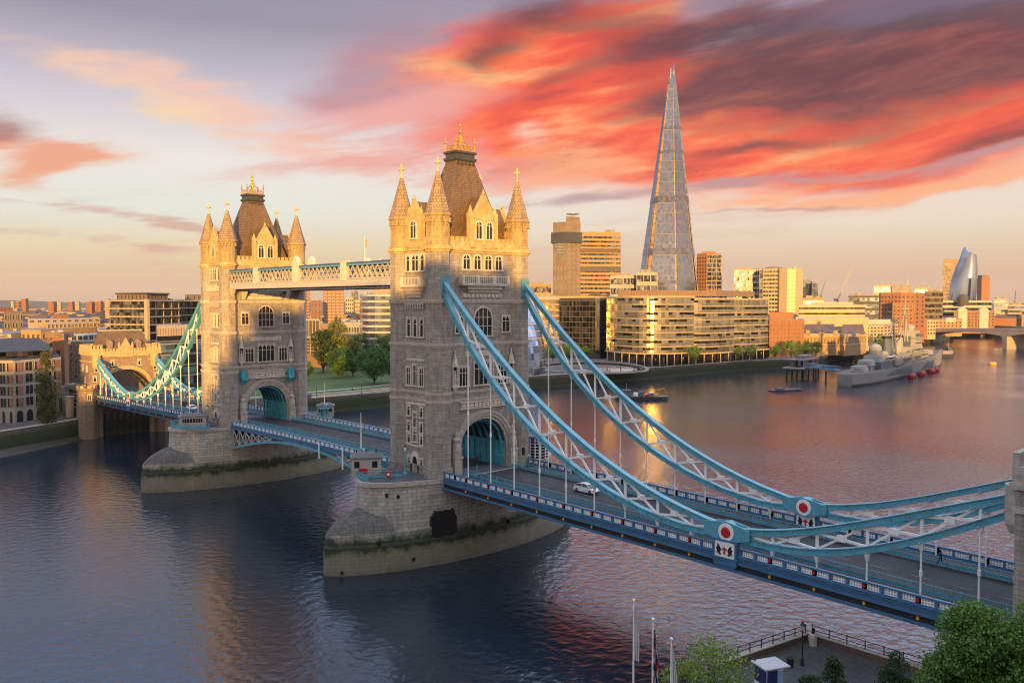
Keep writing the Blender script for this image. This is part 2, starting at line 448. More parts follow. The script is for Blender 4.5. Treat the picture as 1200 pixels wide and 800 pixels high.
def glassy(name, tint, rough=0.08, metal=0.6, cell=(1.5, 3.5), dark=(0.02, 0.022, 0.025), dark_share=0.35, wob=0.02):
    """curtain-wall glass: each pane a slightly different tilt and reflectance"""
    if name in MATS: return MATS[name]
    m, nt, b = new_mat(name); L = nt.links
    uv = nt.nodes.new('ShaderNodeUVMap'); uv.uv_map = 'UV'
    mp = nt.nodes.new('ShaderNodeMapping'); mp.inputs['Scale'].default_value = (1 / cell[0], 1 / cell[1], 1); L.new(uv.outputs[0], mp.inputs[0])
    fl = nt.nodes.new('ShaderNodeVectorMath'); fl.operation = 'FLOOR'; L.new(mp.outputs[0], fl.inputs[0])
    wn = nt.nodes.new('ShaderNodeTexWhiteNoise'); wn.noise_dimensions = '2D'; L.new(fl.outputs[0], wn.inputs[0])
    rp = nt.nodes.new('ShaderNodeValToRGB'); rp.color_ramp.interpolation = 'LINEAR'
    e = rp.color_ramp.elements; e[0].position = dark_share * 0.6; e[0].color = (*dark, 1); e[1].position = min(1, dark_share + 0.45); e[1].color = (*tint, 1)
    L.new(wn.outputs['Value'], rp.inputs[0]); L.new(rp.outputs[0], b.inputs['Base Color'])
    b.inputs['Metallic'].default_value = metal; b.inputs['Roughness'].default_value = rough; b.inputs['IOR'].default_value = 1.6
    # tilt of each pane
    g = nt.nodes.new('ShaderNodeNewGeometry')
    sb = nt.nodes.new('ShaderNodeVectorMath'); sb.operation = 'SUBTRACT'; L.new(wn.outputs['Color'], sb.inputs[0]); sb.inputs[1].default_value = (0.5, 0.5, 0.5)
    sc = nt.nodes.new('ShaderNodeVectorMath'); sc.operation = 'SCALE'; L.new(sb.outputs[0], sc.inputs[0]); sc.inputs['Scale'].default_value = wob * 2
    ad = nt.nodes.new('ShaderNodeVectorMath'); ad.operation = 'ADD'; L.new(g.outputs['Normal'], ad.inputs[0]); L.new(sc.outputs[0], ad.inputs[1])
    nm = nt.nodes.new('ShaderNodeVectorMath'); nm.operation = 'NORMALIZE'; L.new(ad.outputs[0], nm.inputs[0])
    L.new(nm.outputs[0], b.inputs['Normal'])
    MATS[name] = m; return m

def leafy(name, c1, c2, rough=0.55):
    if name in MATS: return MATS[name]
    m, nt, b = new_mat(name); L = nt.links
    g = nt.nodes.new('ShaderNodeNewGeometry')
    rp = nt.nodes.new('ShaderNodeValToRGB'); rp.color_ramp.elements[0].color = (*c1, 1); rp.color_ramp.elements[1].color = (*c2, 1)
    L.new(g.outputs['Random Per Island'], rp.inputs[0])
    L.new(rp.outputs[0], b.inputs['Base Color']); b.inputs['Roughness'].default_value = rough
    tr = nt.nodes.new('ShaderNodeBsdfTranslucent'); L.new(rp.outputs[0], tr.inputs[0])
    ms = nt.nodes.new('ShaderNodeMixShader'); ms.inputs[0].default_value = 0.25
    L.new(b.outputs[0], ms.inputs[1]); L.new(tr.outputs[0], ms.inputs[2]); L.new(ms.outputs[0], nt.nodes['Material Output'].inputs[0])
    MATS[name] = m; return m

STONE = blocks('tower_stone', (0.42, 0.385, 0.34), (0.30, 0.28, 0.255), (0.18, 0.17, 0.155), 1.25, 0.46, stain=0.6, stain_col=(0.15, 0.135, 0.12), msize=0.025)
PALE = mat('portland_stone', (0.58, 0.53, 0.46), 0.8, var=0.22, scale=1.2, bump=0.2)
TRIM = mat('weathered_trim_stone', (0.42, 0.38, 0.33), 0.85, var=0.25, scale=1.6, bump=0.2)
GRANITE = blocks('pier_granite', (0.52, 0.50, 0.46), (0.37, 0.36, 0.335), (0.14, 0.135, 0.125), 1.5, 0.62, stain=0.5, stain_col=(0.12, 0.115, 0.105), msize=0.03,
                 tide=([(0.0, (0.075, 0.072, 0.045), 0.9), (0.14, (0.115, 0.108, 0.07), 0.85), (0.24, (0.15, 0.14, 0.088), 0.78), (0.40, (0.155, 0.15, 0.092), 0.75), (0.46, (0.09, 0.10, 0.042), 0.85), (0.50, (0.014, 0.022, 0.009), 0.96), (0.60, (0.018, 0.036, 0.010), 0.92), (0.64, (0.05, 0.058, 0.036), 0.55), (0.72, (0.1, 0.1, 0.09), 0.0)], 3.9))
DARKSTONE = blocks('cutwater_stone', (0.17, 0.165, 0.155), (0.12, 0.118, 0.112), (0.06, 0.06, 0.06), 1.3, 0.6, stain=0.5, stain_col=(0.07, 0.07, 0.065))
SLATE = blocks('brown_slate', (.205, .132, .058), (.145, .094, .042), (.075, .05, .026), .55, .42, rough=.6, msize=.045, stain=.5, stain_col=(.06, .045, .03))
TOPSTONE = mat('sunlit_gold_stone', (0.44, 0.345, 0.175), 0.85, var=0.3, scale=1.3, bump=0.3)  # golden sunlight mixed into the stone colour of the lit upper parts
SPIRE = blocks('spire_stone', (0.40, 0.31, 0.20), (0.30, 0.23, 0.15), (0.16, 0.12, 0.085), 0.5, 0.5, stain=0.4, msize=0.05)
GOLD = mat('gilding', (0.72, 0.42, 0.10), 0.38, 0.85, var=0.15)
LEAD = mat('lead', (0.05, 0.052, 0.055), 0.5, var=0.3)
GLASS = mat('dark_window_glass', (0.018, 0.018, 0.02), 0.12, 0.0, var=0.4, scale=0.8, ior=1.5)
CYAN = mat('turquoise_paint', (0.10, 0.345, 0.455), 0.42, var=0.18, scale=0.7, spots=((0.13, 0.30, 0.36), 0.5), bump=.12, bscale=4)
TEAL = mat('teal_paint', (0.06, 0.36, 0.46), 0.5, var=0.35, scale=0.9)
BLUE = mat('bridge_blue_paint', (0.055, 0.155, 0.29), 0.42, var=0.2, scale=0.7)
MIDBLUE = mat('pale_blue_paint', (0.10, 0.28, 0.45), 0.42, var=0.2, scale=0.7)
WHITE = mat('white_paint', (0.82, 0.82, 0.81), 0.45, var=0.12, scale=1.0)
RED = mat('red_paint', (0.50, 0.015, 0.02), 0.4, var=0.1)
BLACK = mat('black_paint', (0.012, 0.012, 0.014), 0.5, var=0.3)
UNDERSIDE = mat('dark_underside', (0.02, 0.021, 0.024), 0.8, var=0.3)  # near-black for deck undersides and recessed girders
ASPHALT = mat('asphalt', (0.030, 0.033, 0.039), 0.75, var=0.25, scale=0.8, bump=0.15, bscale=20, spots=((0.055, 0.056, 0.06), 0.12))
PAVE = mat('pavement_slabs', (0.075, 0.078, 0.085), 0.8, var=0.2, scale=0.6)
STEEL = mat('grey_steel', (0.28, 0.29, 0.31), 0.45, var=0.2)
AMBER = mat('amber_lens', (0.75, 0.33, 0.05), 0.35, var=0.1)

# ================================================================== setting
# -------- water
def water_mat():
    m, nt, b = new_mat('river_water'); L = nt.links
    b.inputs['Base Color'].default_value = (0.012, 0.022, 0.036, 1)
    b.inputs['Roughness'].default_value = 0.11
    b.inputs['IOR'].default_value = 1.65
    g = nt.nodes.new('ShaderNodeNewGeometry')
    def nz(scale, detail, st, rot=0.0, dist=0.0):
        mp = nt.nodes.new('ShaderNodeMapping'); mp.inputs['Scale'].default_value = st; mp.inputs['Rotation'].default_value = (0, 0, rot)
        L.new(g.outputs['Position'], mp.inputs[0])
        n = nt.nodes.new('ShaderNodeTexNoise'); n.inputs['Scale'].default_value = scale; n.inputs['Detail'].default_value = detail
        n.inputs['Roughness'].default_value = 0.55; n.inputs['Distortion'].default_value = dist
        L.new(mp.outputs[0], n.inputs['Vector']); return n.outputs['Fac']
    rip = nz(1.1, 4, (1.0, 1.6, 1), R(20), 0.3)
    swell = nz(0.13, 3, (1.0, 1.5, 1), R(-15), 0.4)
    big = nz(0.012, 3, (1, 1, 1), 0.3, 0.5)
    calm = nt.nodes.new('ShaderNodeMapRange'); calm.inputs[1].default_value = 0.38; calm.inputs[2].default_value = 0.62; calm.inputs[3].default_value = 0.45; calm.inputs[4].default_value = 1.0
    L.new(big, calm.inputs[0])
    a = nt.nodes.new('ShaderNodeMath'); a.operation = 'MULTIPLY'; L.new(rip, a.inputs[0]); a.inputs[1].default_value = 0.42
    c = nt.nodes.new('ShaderNodeMath'); c.operation = 'MULTIPLY_ADD'; L.new(swell, c.inputs[0]); c.inputs[1].default_value = 0.12; L.new(a.outputs[0], c.inputs[2])
    sp = nt.nodes.new('ShaderNodeSeparateXYZ'); L.new(g.outputs['Position'], sp.inputs[0])      # the reach upstream lies calmer
    up = nt.nodes.new('ShaderNodeMapRange'); up.inputs[1].default_value = 30; up.inputs[2].default_value = 260; up.inputs[3].default_value = 1.0; up.inputs[4].default_value = 0.75; L.new(sp.outputs[0], up.inputs[0])
    cu = nt.nodes.new('ShaderNodeMath'); cu.operation = 'MULTIPLY'; dn = nt.nodes.new('ShaderNodeMapRange'); dn.inputs[1].default_value = -25; dn.inputs[2].default_value = 25; dn.inputs[3].default_value = 0.45; dn.inputs[4].default_value = 1.0; L.new(sp.outputs[0], dn.inputs[0])
    c2_ = nt.nodes.new('ShaderNodeMath'); c2_.operation = 'MULTIPLY'; L.new(calm.outputs[0], c2_.inputs[0]); L.new(dn.outputs[0], c2_.inputs[1]); L.new(c2_.outputs[0], cu.inputs[0]); L.new(up.outputs[0], cu.inputs[1])
    d = nt.nodes.new('ShaderNodeMath'); d.operation = 'MULTIPLY'; L.new(c.outputs[0], d.inputs[0]); L.new(cu.outputs[0], d.inputs[1])
    bp = nt.nodes.new('ShaderNodeBump'); bp.inputs['Strength'].default_value = 1.0; bp.inputs['Distance'].default_value = 0.38
    L.new(d.outputs[0], bp.inputs['Height']); L.new(bp.outputs[0], b.inputs['Normal'])
    return m
WATER = water_mat()
def river():
    """the river as one sheet: real wave relief where it is near, flat beyond"""
    r1_ = 62 + np.cumsum(np.concatenate([np.full(460, .30), np.linspace(.30, 2.0, 330), np.full(200, 2.0), np.linspace(2, 9, 90)]))
    an = np.linspace(YAW - R(48), YAW + R(46), 760)
    Rg, A = np.meshgrid(r1_, an, indexing='ij')
    Xg, Yg = CAM[0] + Rg * np.sin(A), CAM[1] + Rg * np.cos(A)
    sp = np.maximum(np.gradient(r1_)[:, None] * np.ones_like(A), Rg * (an[1] - an[0]))
    g = np.random.default_rng(3); Z = np.zeros_like(Xg)
    nW = 46
    for i in range(nW):
        L_ = .75 * (4.6 ** (i / (nW - 1))); th = R(62) + g.normal() * .75 + (math.pi if g.uniform() < .3 else 0); k = 2 * math.pi / L_
        amp = WAVE_SLOPE * math.sqrt(2 / nW) / k * (1.3 - .75 * i / nW)
        wgt = np.clip((L_ / sp - 2.0) / 1.2, 0, 1)
        ph = k * (Xg * math.cos(th) + Yg * math.sin(th)) + g.uniform(0, 6.28) + .6 * np.sin(Xg * .021 + i) + .6 * np.sin(Yg * .017 + 2 * i)
        Z += amp * wgt * np.sin(ph)
    # smoother and rougher lanes left by the tide
    lane = .78 + .30 * np.sin(Xg * .013 + Yg * .022 + 1.1 * np.sin(Xg * .017)) * np.sin(Yg * .011 - Xg * .006 + .7)
    Z *= lane * (.5 + .5 * np.clip((Xg + 25) / 45, 0, 1) ** 1.2) * (1 - .25 * np.clip((Xg - 40) / 220, 0, 1))
    nr, nc = Z.shape
    edge = np.minimum(1, np.minimum(np.arange(nr)[:, None] / 6, np.minimum((nr - 1 - np.arange(nr))[:, None] / 20, np.minimum(np.arange(nc), nc - 1 - np.arange(nc))[None, :] / 6)))
    Z *= edge
    V = np.stack([Xg, Yg, Z], -1).reshape(-1, 3)
    idx = np.arange(nr * nc).reshape(nr, nc)
    Q = np.stack([idx[:-1, :-1], idx[:-1, 1:], idx[1:, 1:], idx[1:, :-1]], -1).reshape(-1, 4)[:, ::-1]
    big = np.array([(-4000, -3000, -.3), (9000, -3000, -.3), (9000, 6000, -.3), (-4000, 6000, -.3)])
    V = np.concatenate([V, big]); Q = np.concatenate([Q, [[nr * nc, nr * nc + 1, nr * nc + 2, nr * nc + 3]]])
    me = bpy.data.meshes.new('river_water'); n = len(Q)
    me.vertices.add(len(V)); me.vertices.foreach_set('co', V.astype(np.float32).ravel())
    me.loops.add(4 * n); me.loops.foreach_set('vertex_index', Q.astype(np.int32).ravel())
    me.polygons.add(n); me.polygons.foreach_set('loop_start', np.arange(0, 4 * n, 4, dtype=np.int32)); me.polygons.foreach_set('loop_total', np.full(n, 4, dtype=np.int32))
    me.polygons.foreach_set('use_smooth', np.ones(n, dtype=bool))
    me.materials.append(WATER); me.update(); me.validate()
    o = bpy.data.objects.new('river_water', me); COL.objects.link(o); tag(o, kind='structure')
WAVE_SLOPE = 0.18
river()

# -------- land: south bank and north bank, quay level 6 m above the low tide
QZ = 6.0
BANK = [(-700, -20), (-300, 92), (-120, 139), (-42, 163), (-12, 179), (60, 181), (106, 181), (206, 195), (250, 190), (295, 190), (390, 187), (430, 176), (470, 178), (543, 197), (673, 221), (919, 272), (1040, 300), (1250, 290), (1500, 190), (1900, -60), (2400, -420)]
GRAVEL = mat('city_ground', (0.085, 0.08, 0.075), 0.9, var=0.4, scale=0.02)
mb = MB()
far = [(9000, -2500), (16000, 2000), (14000, 14000), (0, 18000), (-9000, 14000), (-6000, 2000)]
mb.add([(x, y, QZ) for x, y in BANK + far], [tuple(range(len(BANK) + len(far)))])
tag(mb.build('ground', GRAVEL), kind='structure')
TERR = [(-9.8, -93), (-9.6, -73.6), (-23, -71.5), (-60, -68), (-160, -52), (-400, 20), (-900, -300), (-400, -900), (700, -900), (400, -190), (60, -105), (0, -100)]
PAVING = blocks('terrace_paving', (0.085, 0.088, 0.093), (0.066, 0.068, 0.072), (0.04, 0.04, 0.042), 0.9, 0.6, stain=0.5, bump=0.1)
mb = MB(); mb.add([(x, y, QZ) for x, y in TERR], [tuple(range(len(TERR)))[::-1]])
mb.prism(TERR, -3, QZ - 0.004, cap=False)
tag(mb.build('north_bank_ground', PAVING), kind='structure')

# river walls of the south bank (masonry with weed below the tide mark)
WALLM = blocks('river_wall_stone', (0.20, 0.18, 0.15), (0.15, 0.135, 0.115), (0.08, 0.075, 0.07), 1.2, 0.5, stain=0.6, stain_col=(0.06, 0.055, 0.045),
               tide=([(0.0, (0.045, 0.05, 0.03), 1.0), (0.12, (0.05, 0.052, 0.03), 1.0), (0.2, (0.02, 0.032, 0.012), 1.0), (0.45, (0.028, 0.045, 0.016), 0.95), (0.55, (0.05, 0.05, 0.035), 0.4), (0.62, (0.1, 0.1, 0.09), 0.0)], 1.6))
def wall_run(pts, label, name='river_wall'):
    t = thing(name, label, 'river wall', (pts[0][0], pts[0][1], 0))
    w = MB(); w.sweep([(x, y, 0) for x, y in pts], [(-0.5, -2.5), (0.6, -2.5), (0.35, QZ + 0.35), (-0.45, QZ + 0.35)])
    w.build('wall', WALLM, t)
    c = MB(); c.sweep([(x, y, QZ + 0.35) for x, y in pts], [(-0.6, 0), (0.6, 0), (0.6, 0.3), (-0.6, 0.3)])
    c.build('coping', TRIM, t)
    return t
wall_run(BANK[0:5], 'dark weedy river wall downstream of the far gatehouse, mud at its foot')
wall_run(BANK[4:7], 'low green river wall in front of the park lawn')
wall_run(BANK[6:10], 'river wall with weeds under the sunken oval plaza')
wall_run(BANK[9:14], 'river wall with green foot below the curved glass offices')
wall_run(BANK[13:17], 'green quay wall behind the moored warship')

# mud foreshore at the left edge
MUD = mat('wet_mud', (0.07, 0.062, 0.055), 0.5, var=0.3, scale=0.3, bump=0.4)
mb = MB()
inn = [(-300, 92), (-120, 139), (-42, 163), (-14, 178.5)]
out = [(-300, 70), (-120, 123), (-40, 161), (-16, 177)]
mb.loft([[(x, y - 0.6, 1.2) for x, y in inn], [(x, y - 4, 0.06) for x, y in out], [(x, y - 6, -0.8) for x, y in out]], cap0=False, cap1=False, closed=False)
tag(mb.build('foreshore_mud', MUD), kind='structure')

# lawn and paths of the riverside park
LAWN = mat('lawn_grass', (0.06, 0.115, 0.025), 0.9, var=0.3, scale=0.12, bump=0.3, bscale=3)
PATH = mat('pale_path', (0.34, 0.33, 0.31), 0.85, var=0.15, scale=0.3)
def sheet(name, pts, z, m):
    q = MB(); a = sum(pts[i][0] * pts[(i + 1) % len(pts)][1] - pts[(i + 1) % len(pts)][0] * pts[i][1] for i in range(len(pts)))
    pts = pts if a > 0 else pts[::-1]
    q.add([(x, y, z) for x, y in pts], [tuple(range(len(pts)))])
    return tag(q.build(name, m), kind='structure')
sheet('lawn', [(25, 190), (180, 199), (260, 330), (130, 330), (40, 260)], QZ + 0.004, LAWN)
sheet('riverside_path', [(20, 182.5), (190, 195.5), (190, 199.5), (20, 188.5)], QZ + 0.008, PATH)
sheet('park_path', [(30, 199), (120, 207), (200, 222), (200, 226), (120, 210.5), (30, 202)], QZ + 0.008, PATH)
PLAZA = mat('plaza_stone', (0.23, 0.235, 0.25), 0.8, var=0.15, scale=0.3)
sheet('plaza_paving', [(192, 196), (206, 196.5), (250, 191.5), (295, 191.5), (390, 188.5), (430, 178), (470, 180), (500, 262), (300, 300), (200, 262)], QZ + 0.006, PLAZA)

# low hills closing the horizon
HILL = mat('hill_woods', (0.05, 0.06, 0.045), 1.0, var=0.3, scale=0.002)
mb = MB(); ring = []
for i in range(61):
    a = YAW - 0.75 + 1.5 * i / 60; d = 8500
    h = 34 + 26 * max(0, math.sin(i * 0.21 + 0.9)) + 7 * math.sin(i * 0.9) + (18 if i < 26 else 0)
    ring.append((CAM[0] + math.sin(a) * d, CAM[1] + math.cos(a) * d, h))
mb.loft([[(x - 900 * math.sin(YAW), y - 900 * math.cos(YAW), 4) for x, y, h in ring], ring, [(x + 1500 * math.sin(YAW), y + 1500 * math.cos(YAW), 4) for x, y, h in ring]], cap0=False, cap1=False, closed=False)
tag(mb.build('hills', HILL), kind='structure')

# ================================================================== the bridge
D = 82.3                     # between the tower centres
ZT = 14.35                   # pier top and tower foot
TX, TY = 9.15, 5.27          # turret centres
def zr(y):                   # road level along the bridge
    if y < -6: return 14.3 + 0.0165 * (y + 6)
    if y > 88.3: return 14.3 - 0.0165 * (y - 88.3)
    return 14.3 + 0.4 * (1 - ((y - 41.15) / 47.2) ** 2)

# -------- road and pavements
ys = [-150, -110, -94] + [-94 + 4 * i for i in range(1, 68)] + [182, 200, 240]
mb = MB(); mb.loft([[(-5.4, y, zr(y)), (5.4, y, zr(y))] for y in ys], cap0=False, cap1=False, closed=False)
tag(mb.build('road', ASPHALT), kind='structure')
for s in (-1, 1):
    mb = MB(); mb.loft([[(s * 5.4, y, zr(y) - 0.1), (s * 5.4, y, zr(y) + 0.13), (s * 9.45, y, zr(y) + 0.15), (s * 9.45, y, zr(y) - 0.1)][::s] for y in ys if (-94 <= y <= -7.4)], closed=True)
    mb.loft([[(s * 5.4, y, zr(y) - 0.1), (s * 5.4, y, zr(y) + 0.13), (s * 9.3, y, zr(y) + 0.15), (s * 9.3, y, zr(y) - 0.1)][::s] for y in ys if (8 <= y <= 74.4)], closed=True)
    mb.loft([[(s * 5.4, y, zr(y) - 0.1), (s * 5.4, y, zr(y) + 0.13), (s * 9.45, y, zr(y) + 0.15), (s * 9.45, y, zr(y) - 0.1)][::s] for y in ys if (90 <= y <= 176)], closed=True)
    tag(mb.build('pavement', PAVE), kind='structure')
# painted centre line
mb = MB()
for k in range(60):
    y = -92 + 4.6 * k
    if abs(y) < 8 or abs(y - D) < 8: continue
    mb.add([(-0.05, y, zr(y) + 0.006), (0.05, y, zr(y) + 0.006), (0.05, y + 2, zr(y + 2) + 0.006), (-0.05, y + 2, zr(y + 2) + 0.006)], [(0, 1, 2, 3)])
tag(mb.build('road_marking', mat('worn_road_paint', (.26, .26, .25), .7, var=.4, scale=2)), kind='structure')

# -------- piers
def lens(b, tip, ex, n=13):
    """pointed oval: half-width b at the middle, noses at +-tip"""
    xs = [tip * math.sin(math.pi / 2 * i / n) for i in range(n + 1)]
    top = [(x, -b * max(0.0, 1 - (x / tip) ** 2) ** ex) for x in xs]
    right = top + [(x, -y) for x, y in top[:-1]][::-1]
    return right + [(-x, -y) for x, y in right][1:-1]
def make_pier():
    t = thing('bridge_pier', 'granite bridge pier carrying the nearer tower, ragged black opening in its flank', 'bridge pier', (0, 0, 0))
    base = lens(8.9, 28.5, .68); ft = lens(8.6, 28.1, .68)
    mb = MB(); mb.prism(base, -4, 4.4); mb.loft([[(x, y, 4.4) for x, y in base], [(x, y, 4.8) for x, y in ft]], cap0=False); mb.build('plinth', GRANITE, t)
    mb = MB(); mb.prism(ft, 4.7, 6.5); mb.build('cutwater_base', GRANITE, t)
    lo, up = lens(8.5, 22.2, .52), lens(8.25, 21.6, .52)
    mb = MB(); mb.loft([[(x, y, 5.0) for x, y in lo], [(x, y, 13.6) for x, y in up]]); mb.build('pier_wall', GRANITE, t)
    mb = MB(); mb.prism(lens(8.55, 21.95, .52), 13.6, ZT - 0.02); mb.build('coping', TRIM, t)
    mb = MB(); mb.prism(lens(8.2, 21.2, .52), ZT - .03, ZT + .004); mb.build('pier_deck', mat('pier_deck_asphalt', (.10, .11, .125), .75, var=.25, scale=.5), t)
    for s in (-1, 1):                     # half-domed stone caps over both cutwaters
        mb = MB(); rings = []; ed = [p for p in ft if p[0] * s > 17.5]; ed.sort(key=lambda p: p[1])
        for k in range(9):
            u = k / 8; sc = max(0.02, .45 * (1 - u) + .55 * math.cos(u * math.pi / 2)); z = 6.5 + 3.9 * (.45 * u + .55 * math.sin(u * math.pi / 2))
            rings.append([(s * 20.3 + (x - s * 20.3) * sc, y * sc, z) for x, y in ed])
        mb.loft(rings, cap0=False, cap1=False, closed=False); mb.build('cutwater_cap', DARKSTONE, t, smooth=True)
    return t
pier = make_pier()
pier2 = dup(pier, (0, D, 0), 0, 'granite bridge pier carrying the farther tower, pale boat-shaped base')
# ragged black netting on the near pier only
def flank(x): return 8.6 * max(0.0, 1 - (x / 28.1) ** 2) ** .68
mb = MB(); rings = []
for i in range(17):
    x = -12.4 + 4.7 * i / 16; e = min(i, 16 - i) / 16
    z0 = 4.2 + rng.uniform(0, .5) + (.6 if e < .1 else 0); z1 = 9.2 - rng.uniform(0, .5) - (.9 if e < .1 else 0); y = flank(x)
    rings.append([(x, -y - .14, z0), (x, -y - .14, z1), (x, -y + 1.0, z1), (x, -y + 1.0, z0)])
mb.loft(rings)
tag(mb.build('dark_opening', BLACK, pier), 'ragged black patch')
for x, z in ((-19.0, 12.0), (-17.4, 11.7), (-26.5, .3), (-21.3, 4.6), (-15.8, 1.4), (-4, 4.8), (4, 4.6), (12, 4.7)):
    mb = MB(); yv = -8.3 * (1 - (x / 21.6) ** 2) ** .52 if z > 6 else -flank(x) - .2; mb.box(x - .22, x + .22, yv - .25, yv + .3, z, z + .55); mb.build('drain_spout', BLACK, pier)

# -------- towers
def outline(o=0.0):
    ap, k = 2.0 + o, 0.828 + o * 0.414
    bx, by = TX + 0.9 + o, TY + 0.9 + o
    j = ap - (0.9 + o - k)
    q = [(TX - j, -by), (TX - k, -TY - ap), (TX + k, -TY - ap), (TX + ap, -TY - k), (TX + ap, -TY + k), (bx, -TY + j)]
    r = [(bx, TY - j), (TX + ap, TY - k), (TX + ap, TY + k), (TX + k, TY + ap), (TX - k, TY + ap), (TX - j, by)]
    R_ = q + r
    L_ = [(-x, -y) for x, y in R_]
    return R_ + L_, R_, by
def tudor(w, zs, za, n=14):
    pts = []
    for i in range(n + 1):
        u = -1 + 2 * i / n; pts.append((u * w, zs + (za - zs) * (1 - abs(u) ** 2.3) ** 0.62))
    return pts

WIN = {}
def window_mesh(w, h, lights, rows=1, arched=False, sur=0.22):
    """stone surround with mullions (opening w x h, origin at the middle of the sill, outward = -y) and its glass"""
    key = (w, h, lights, rows, arched)
    if key in WIN: return WIN[key]
    f, g = MB(), MB()
    hs = h - (w * 0.42 if arched else 0)
    f.box(-w / 2 - sur, -w / 2, -0.22, 0.05, -0.1, hs); f.box(w / 2, w / 2 + sur, -0.22, 0.05, -0.1, hs)
    f.box(-w / 2 - sur - 0.1, w / 2 + sur + 0.1, -0.3, 0.05, -0.32, -0.1)
    if arched:
        a = tudor(w / 2, hs, h, 10); b = tudor(w / 2 + sur, hs, h + sur, 10)
        for i in range(10):
            (x0, z0), (x1, z1), (X0, Z0), (X1, Z1) = a[i], a[i + 1], b[i], b[i + 1]
            f.add([(x0, -.22, z0), (x1, -.22, z1), (X1, -.22, Z1), (X0, -.22, Z0), (x0, .05, z0), (x1, .05, z1), (X1, .05, Z1), (X0, .05, Z0)],
                  [(0, 1, 2, 3), (0, 4, 5, 1), (3, 2, 6, 7), (0, 3, 7, 4), (1, 5, 6, 2)])
        poly = [(-w / 2, -0.1)] + [(w / 2, -0.1)] + a[::-1]
    else:
        f.box(-w / 2 - sur, w / 2 + sur, -0.22, 0.05, h, h + sur); f.box(-w / 2 - sur - .08, w / 2 + sur + .08, -0.28, 0.05, h + sur, h + sur + 0.1)
        poly = [(-w / 2, -0.1), (w / 2, -0.1), (w / 2, h), (-w / 2, h)]
    g.add([(x, -0.03, z) for x, z in poly], [tuple(range(len(poly)))])
    for i in range(1, lights):
        x = -w / 2 + w * i / lights
        f.box(x - 0.055, x + 0.055, -0.14, 0, -0.1, hs + (h - hs) * (1 - abs(2 * x / w) ** 2.3) ** 0.62 if arched else h)
    for r in range(1, rows + 1):
        z = h * r / (rows + (0 if r == rows and False else 0.45)) if not arched else hs * r / rows
        f.box(-w / 2, w / 2, -0.12, 0, z - 0.05, z + 0.05)
    # pointed heads of the lights
    lw = w / lights
    if not arched:
        for i in range(lights):
            x = -w / 2 + lw * (i + .5)
            for s in (-1, 1): f.add([(x + s * lw / 2, -0.09, h - lw * 0.55), (x + s * lw / 2, -0.09, h), (x, -0.09, h)], [(0, 1, 2)])
    WIN[key] = (f.mesh('window_frame', PALE), g.mesh('window_glass', GLASS)); return WIN[key]

def put_window(parent, face, c, z, spec, plane, name='window'):
    """face: 0 north, 1 west, 2 south, 3 east; c = coordinate along the face; plane = distance of the wall from the axis"""
    fm, gm = window_mesh(*spec)
    p = [(c, -plane, z), (plane, c, z), (-c, plane, z), (-plane, -c, z)][face]
    w = inst(fm, name, parent, p, face * math.pi / 2)
    g = bpy.data.objects.new('pane', gm); COL.objects.link(g); g.parent = w
    return w

def rot4(mb_pts, face):
    c, s = [(1, 0), (0, 1), (-1, 0), (0, -1)][face]
    return [(c * x - s * y, s * x + c * y, z) for x, y, z in mb_pts]

class FMB(MB):
    """MB drawn as seen facing the north wall, then turned to the given face"""
    def __init__(s, face): super().__init__(); s.face = face
    def mesh(s, *a, **k):
        s.v = rot4(s.v, s.face); s.face = 0
        return super().mesh(*a, **k)

def crenels(mb, x0, x1, y0, y1, z0, z1, pitch=1.0):
    """battlement running along x"""
    h = z1 - z0; mb.box(x0, x1, y0, y1, z0, z0 + h * 0.55)
    n = max(1, int(round((x1 - x0) / pitch))); p = (x1 - x0) / n
    for i in range(n):
        a = x0 + p * i + p * 0.2; mb.box(a, a + p * 0.6, y0, y1, z0 + h * 0.55, z1 - 0.12); mb.box(a - 0.06, a + p * 0.6 + 0.06, y0 - 0.06, y1 + 0.06, z1 - 0.12, z1)

def cross_finial(mb, x, y, z0, z1):
    h = z1 - z0
    mb.lathe((x, y), [(0.16, z0 - 0.3), (0.34, z0), (0.34, z0 + 0.12), (0.12, z0 + 0.22), (0.10, z0 + h * 0.45)], 8)
    mb.box(x - 0.13, x + 0.13, y - 0.13, y + 0.13, z0 + h * 0.35, z1)
    zc = z0 + h * 0.66
    mb.box(x - 0.5, x + 0.5, y - 0.12, y + 0.12, zc - 0.15, zc + 0.15); mb.box(x - 0.12, x + 0.12, y - 0.5, y + 0.5, zc - 0.149, zc + 0.149)
    for dx_, dy_ in ((.5, 0), (-.5, 0), (0, .5), (0, -.5)): mb.ball((x + dx_, y + dy_, zc), 0.2, 6)
    mb.ball((x, y, z1), 0.2, 6)

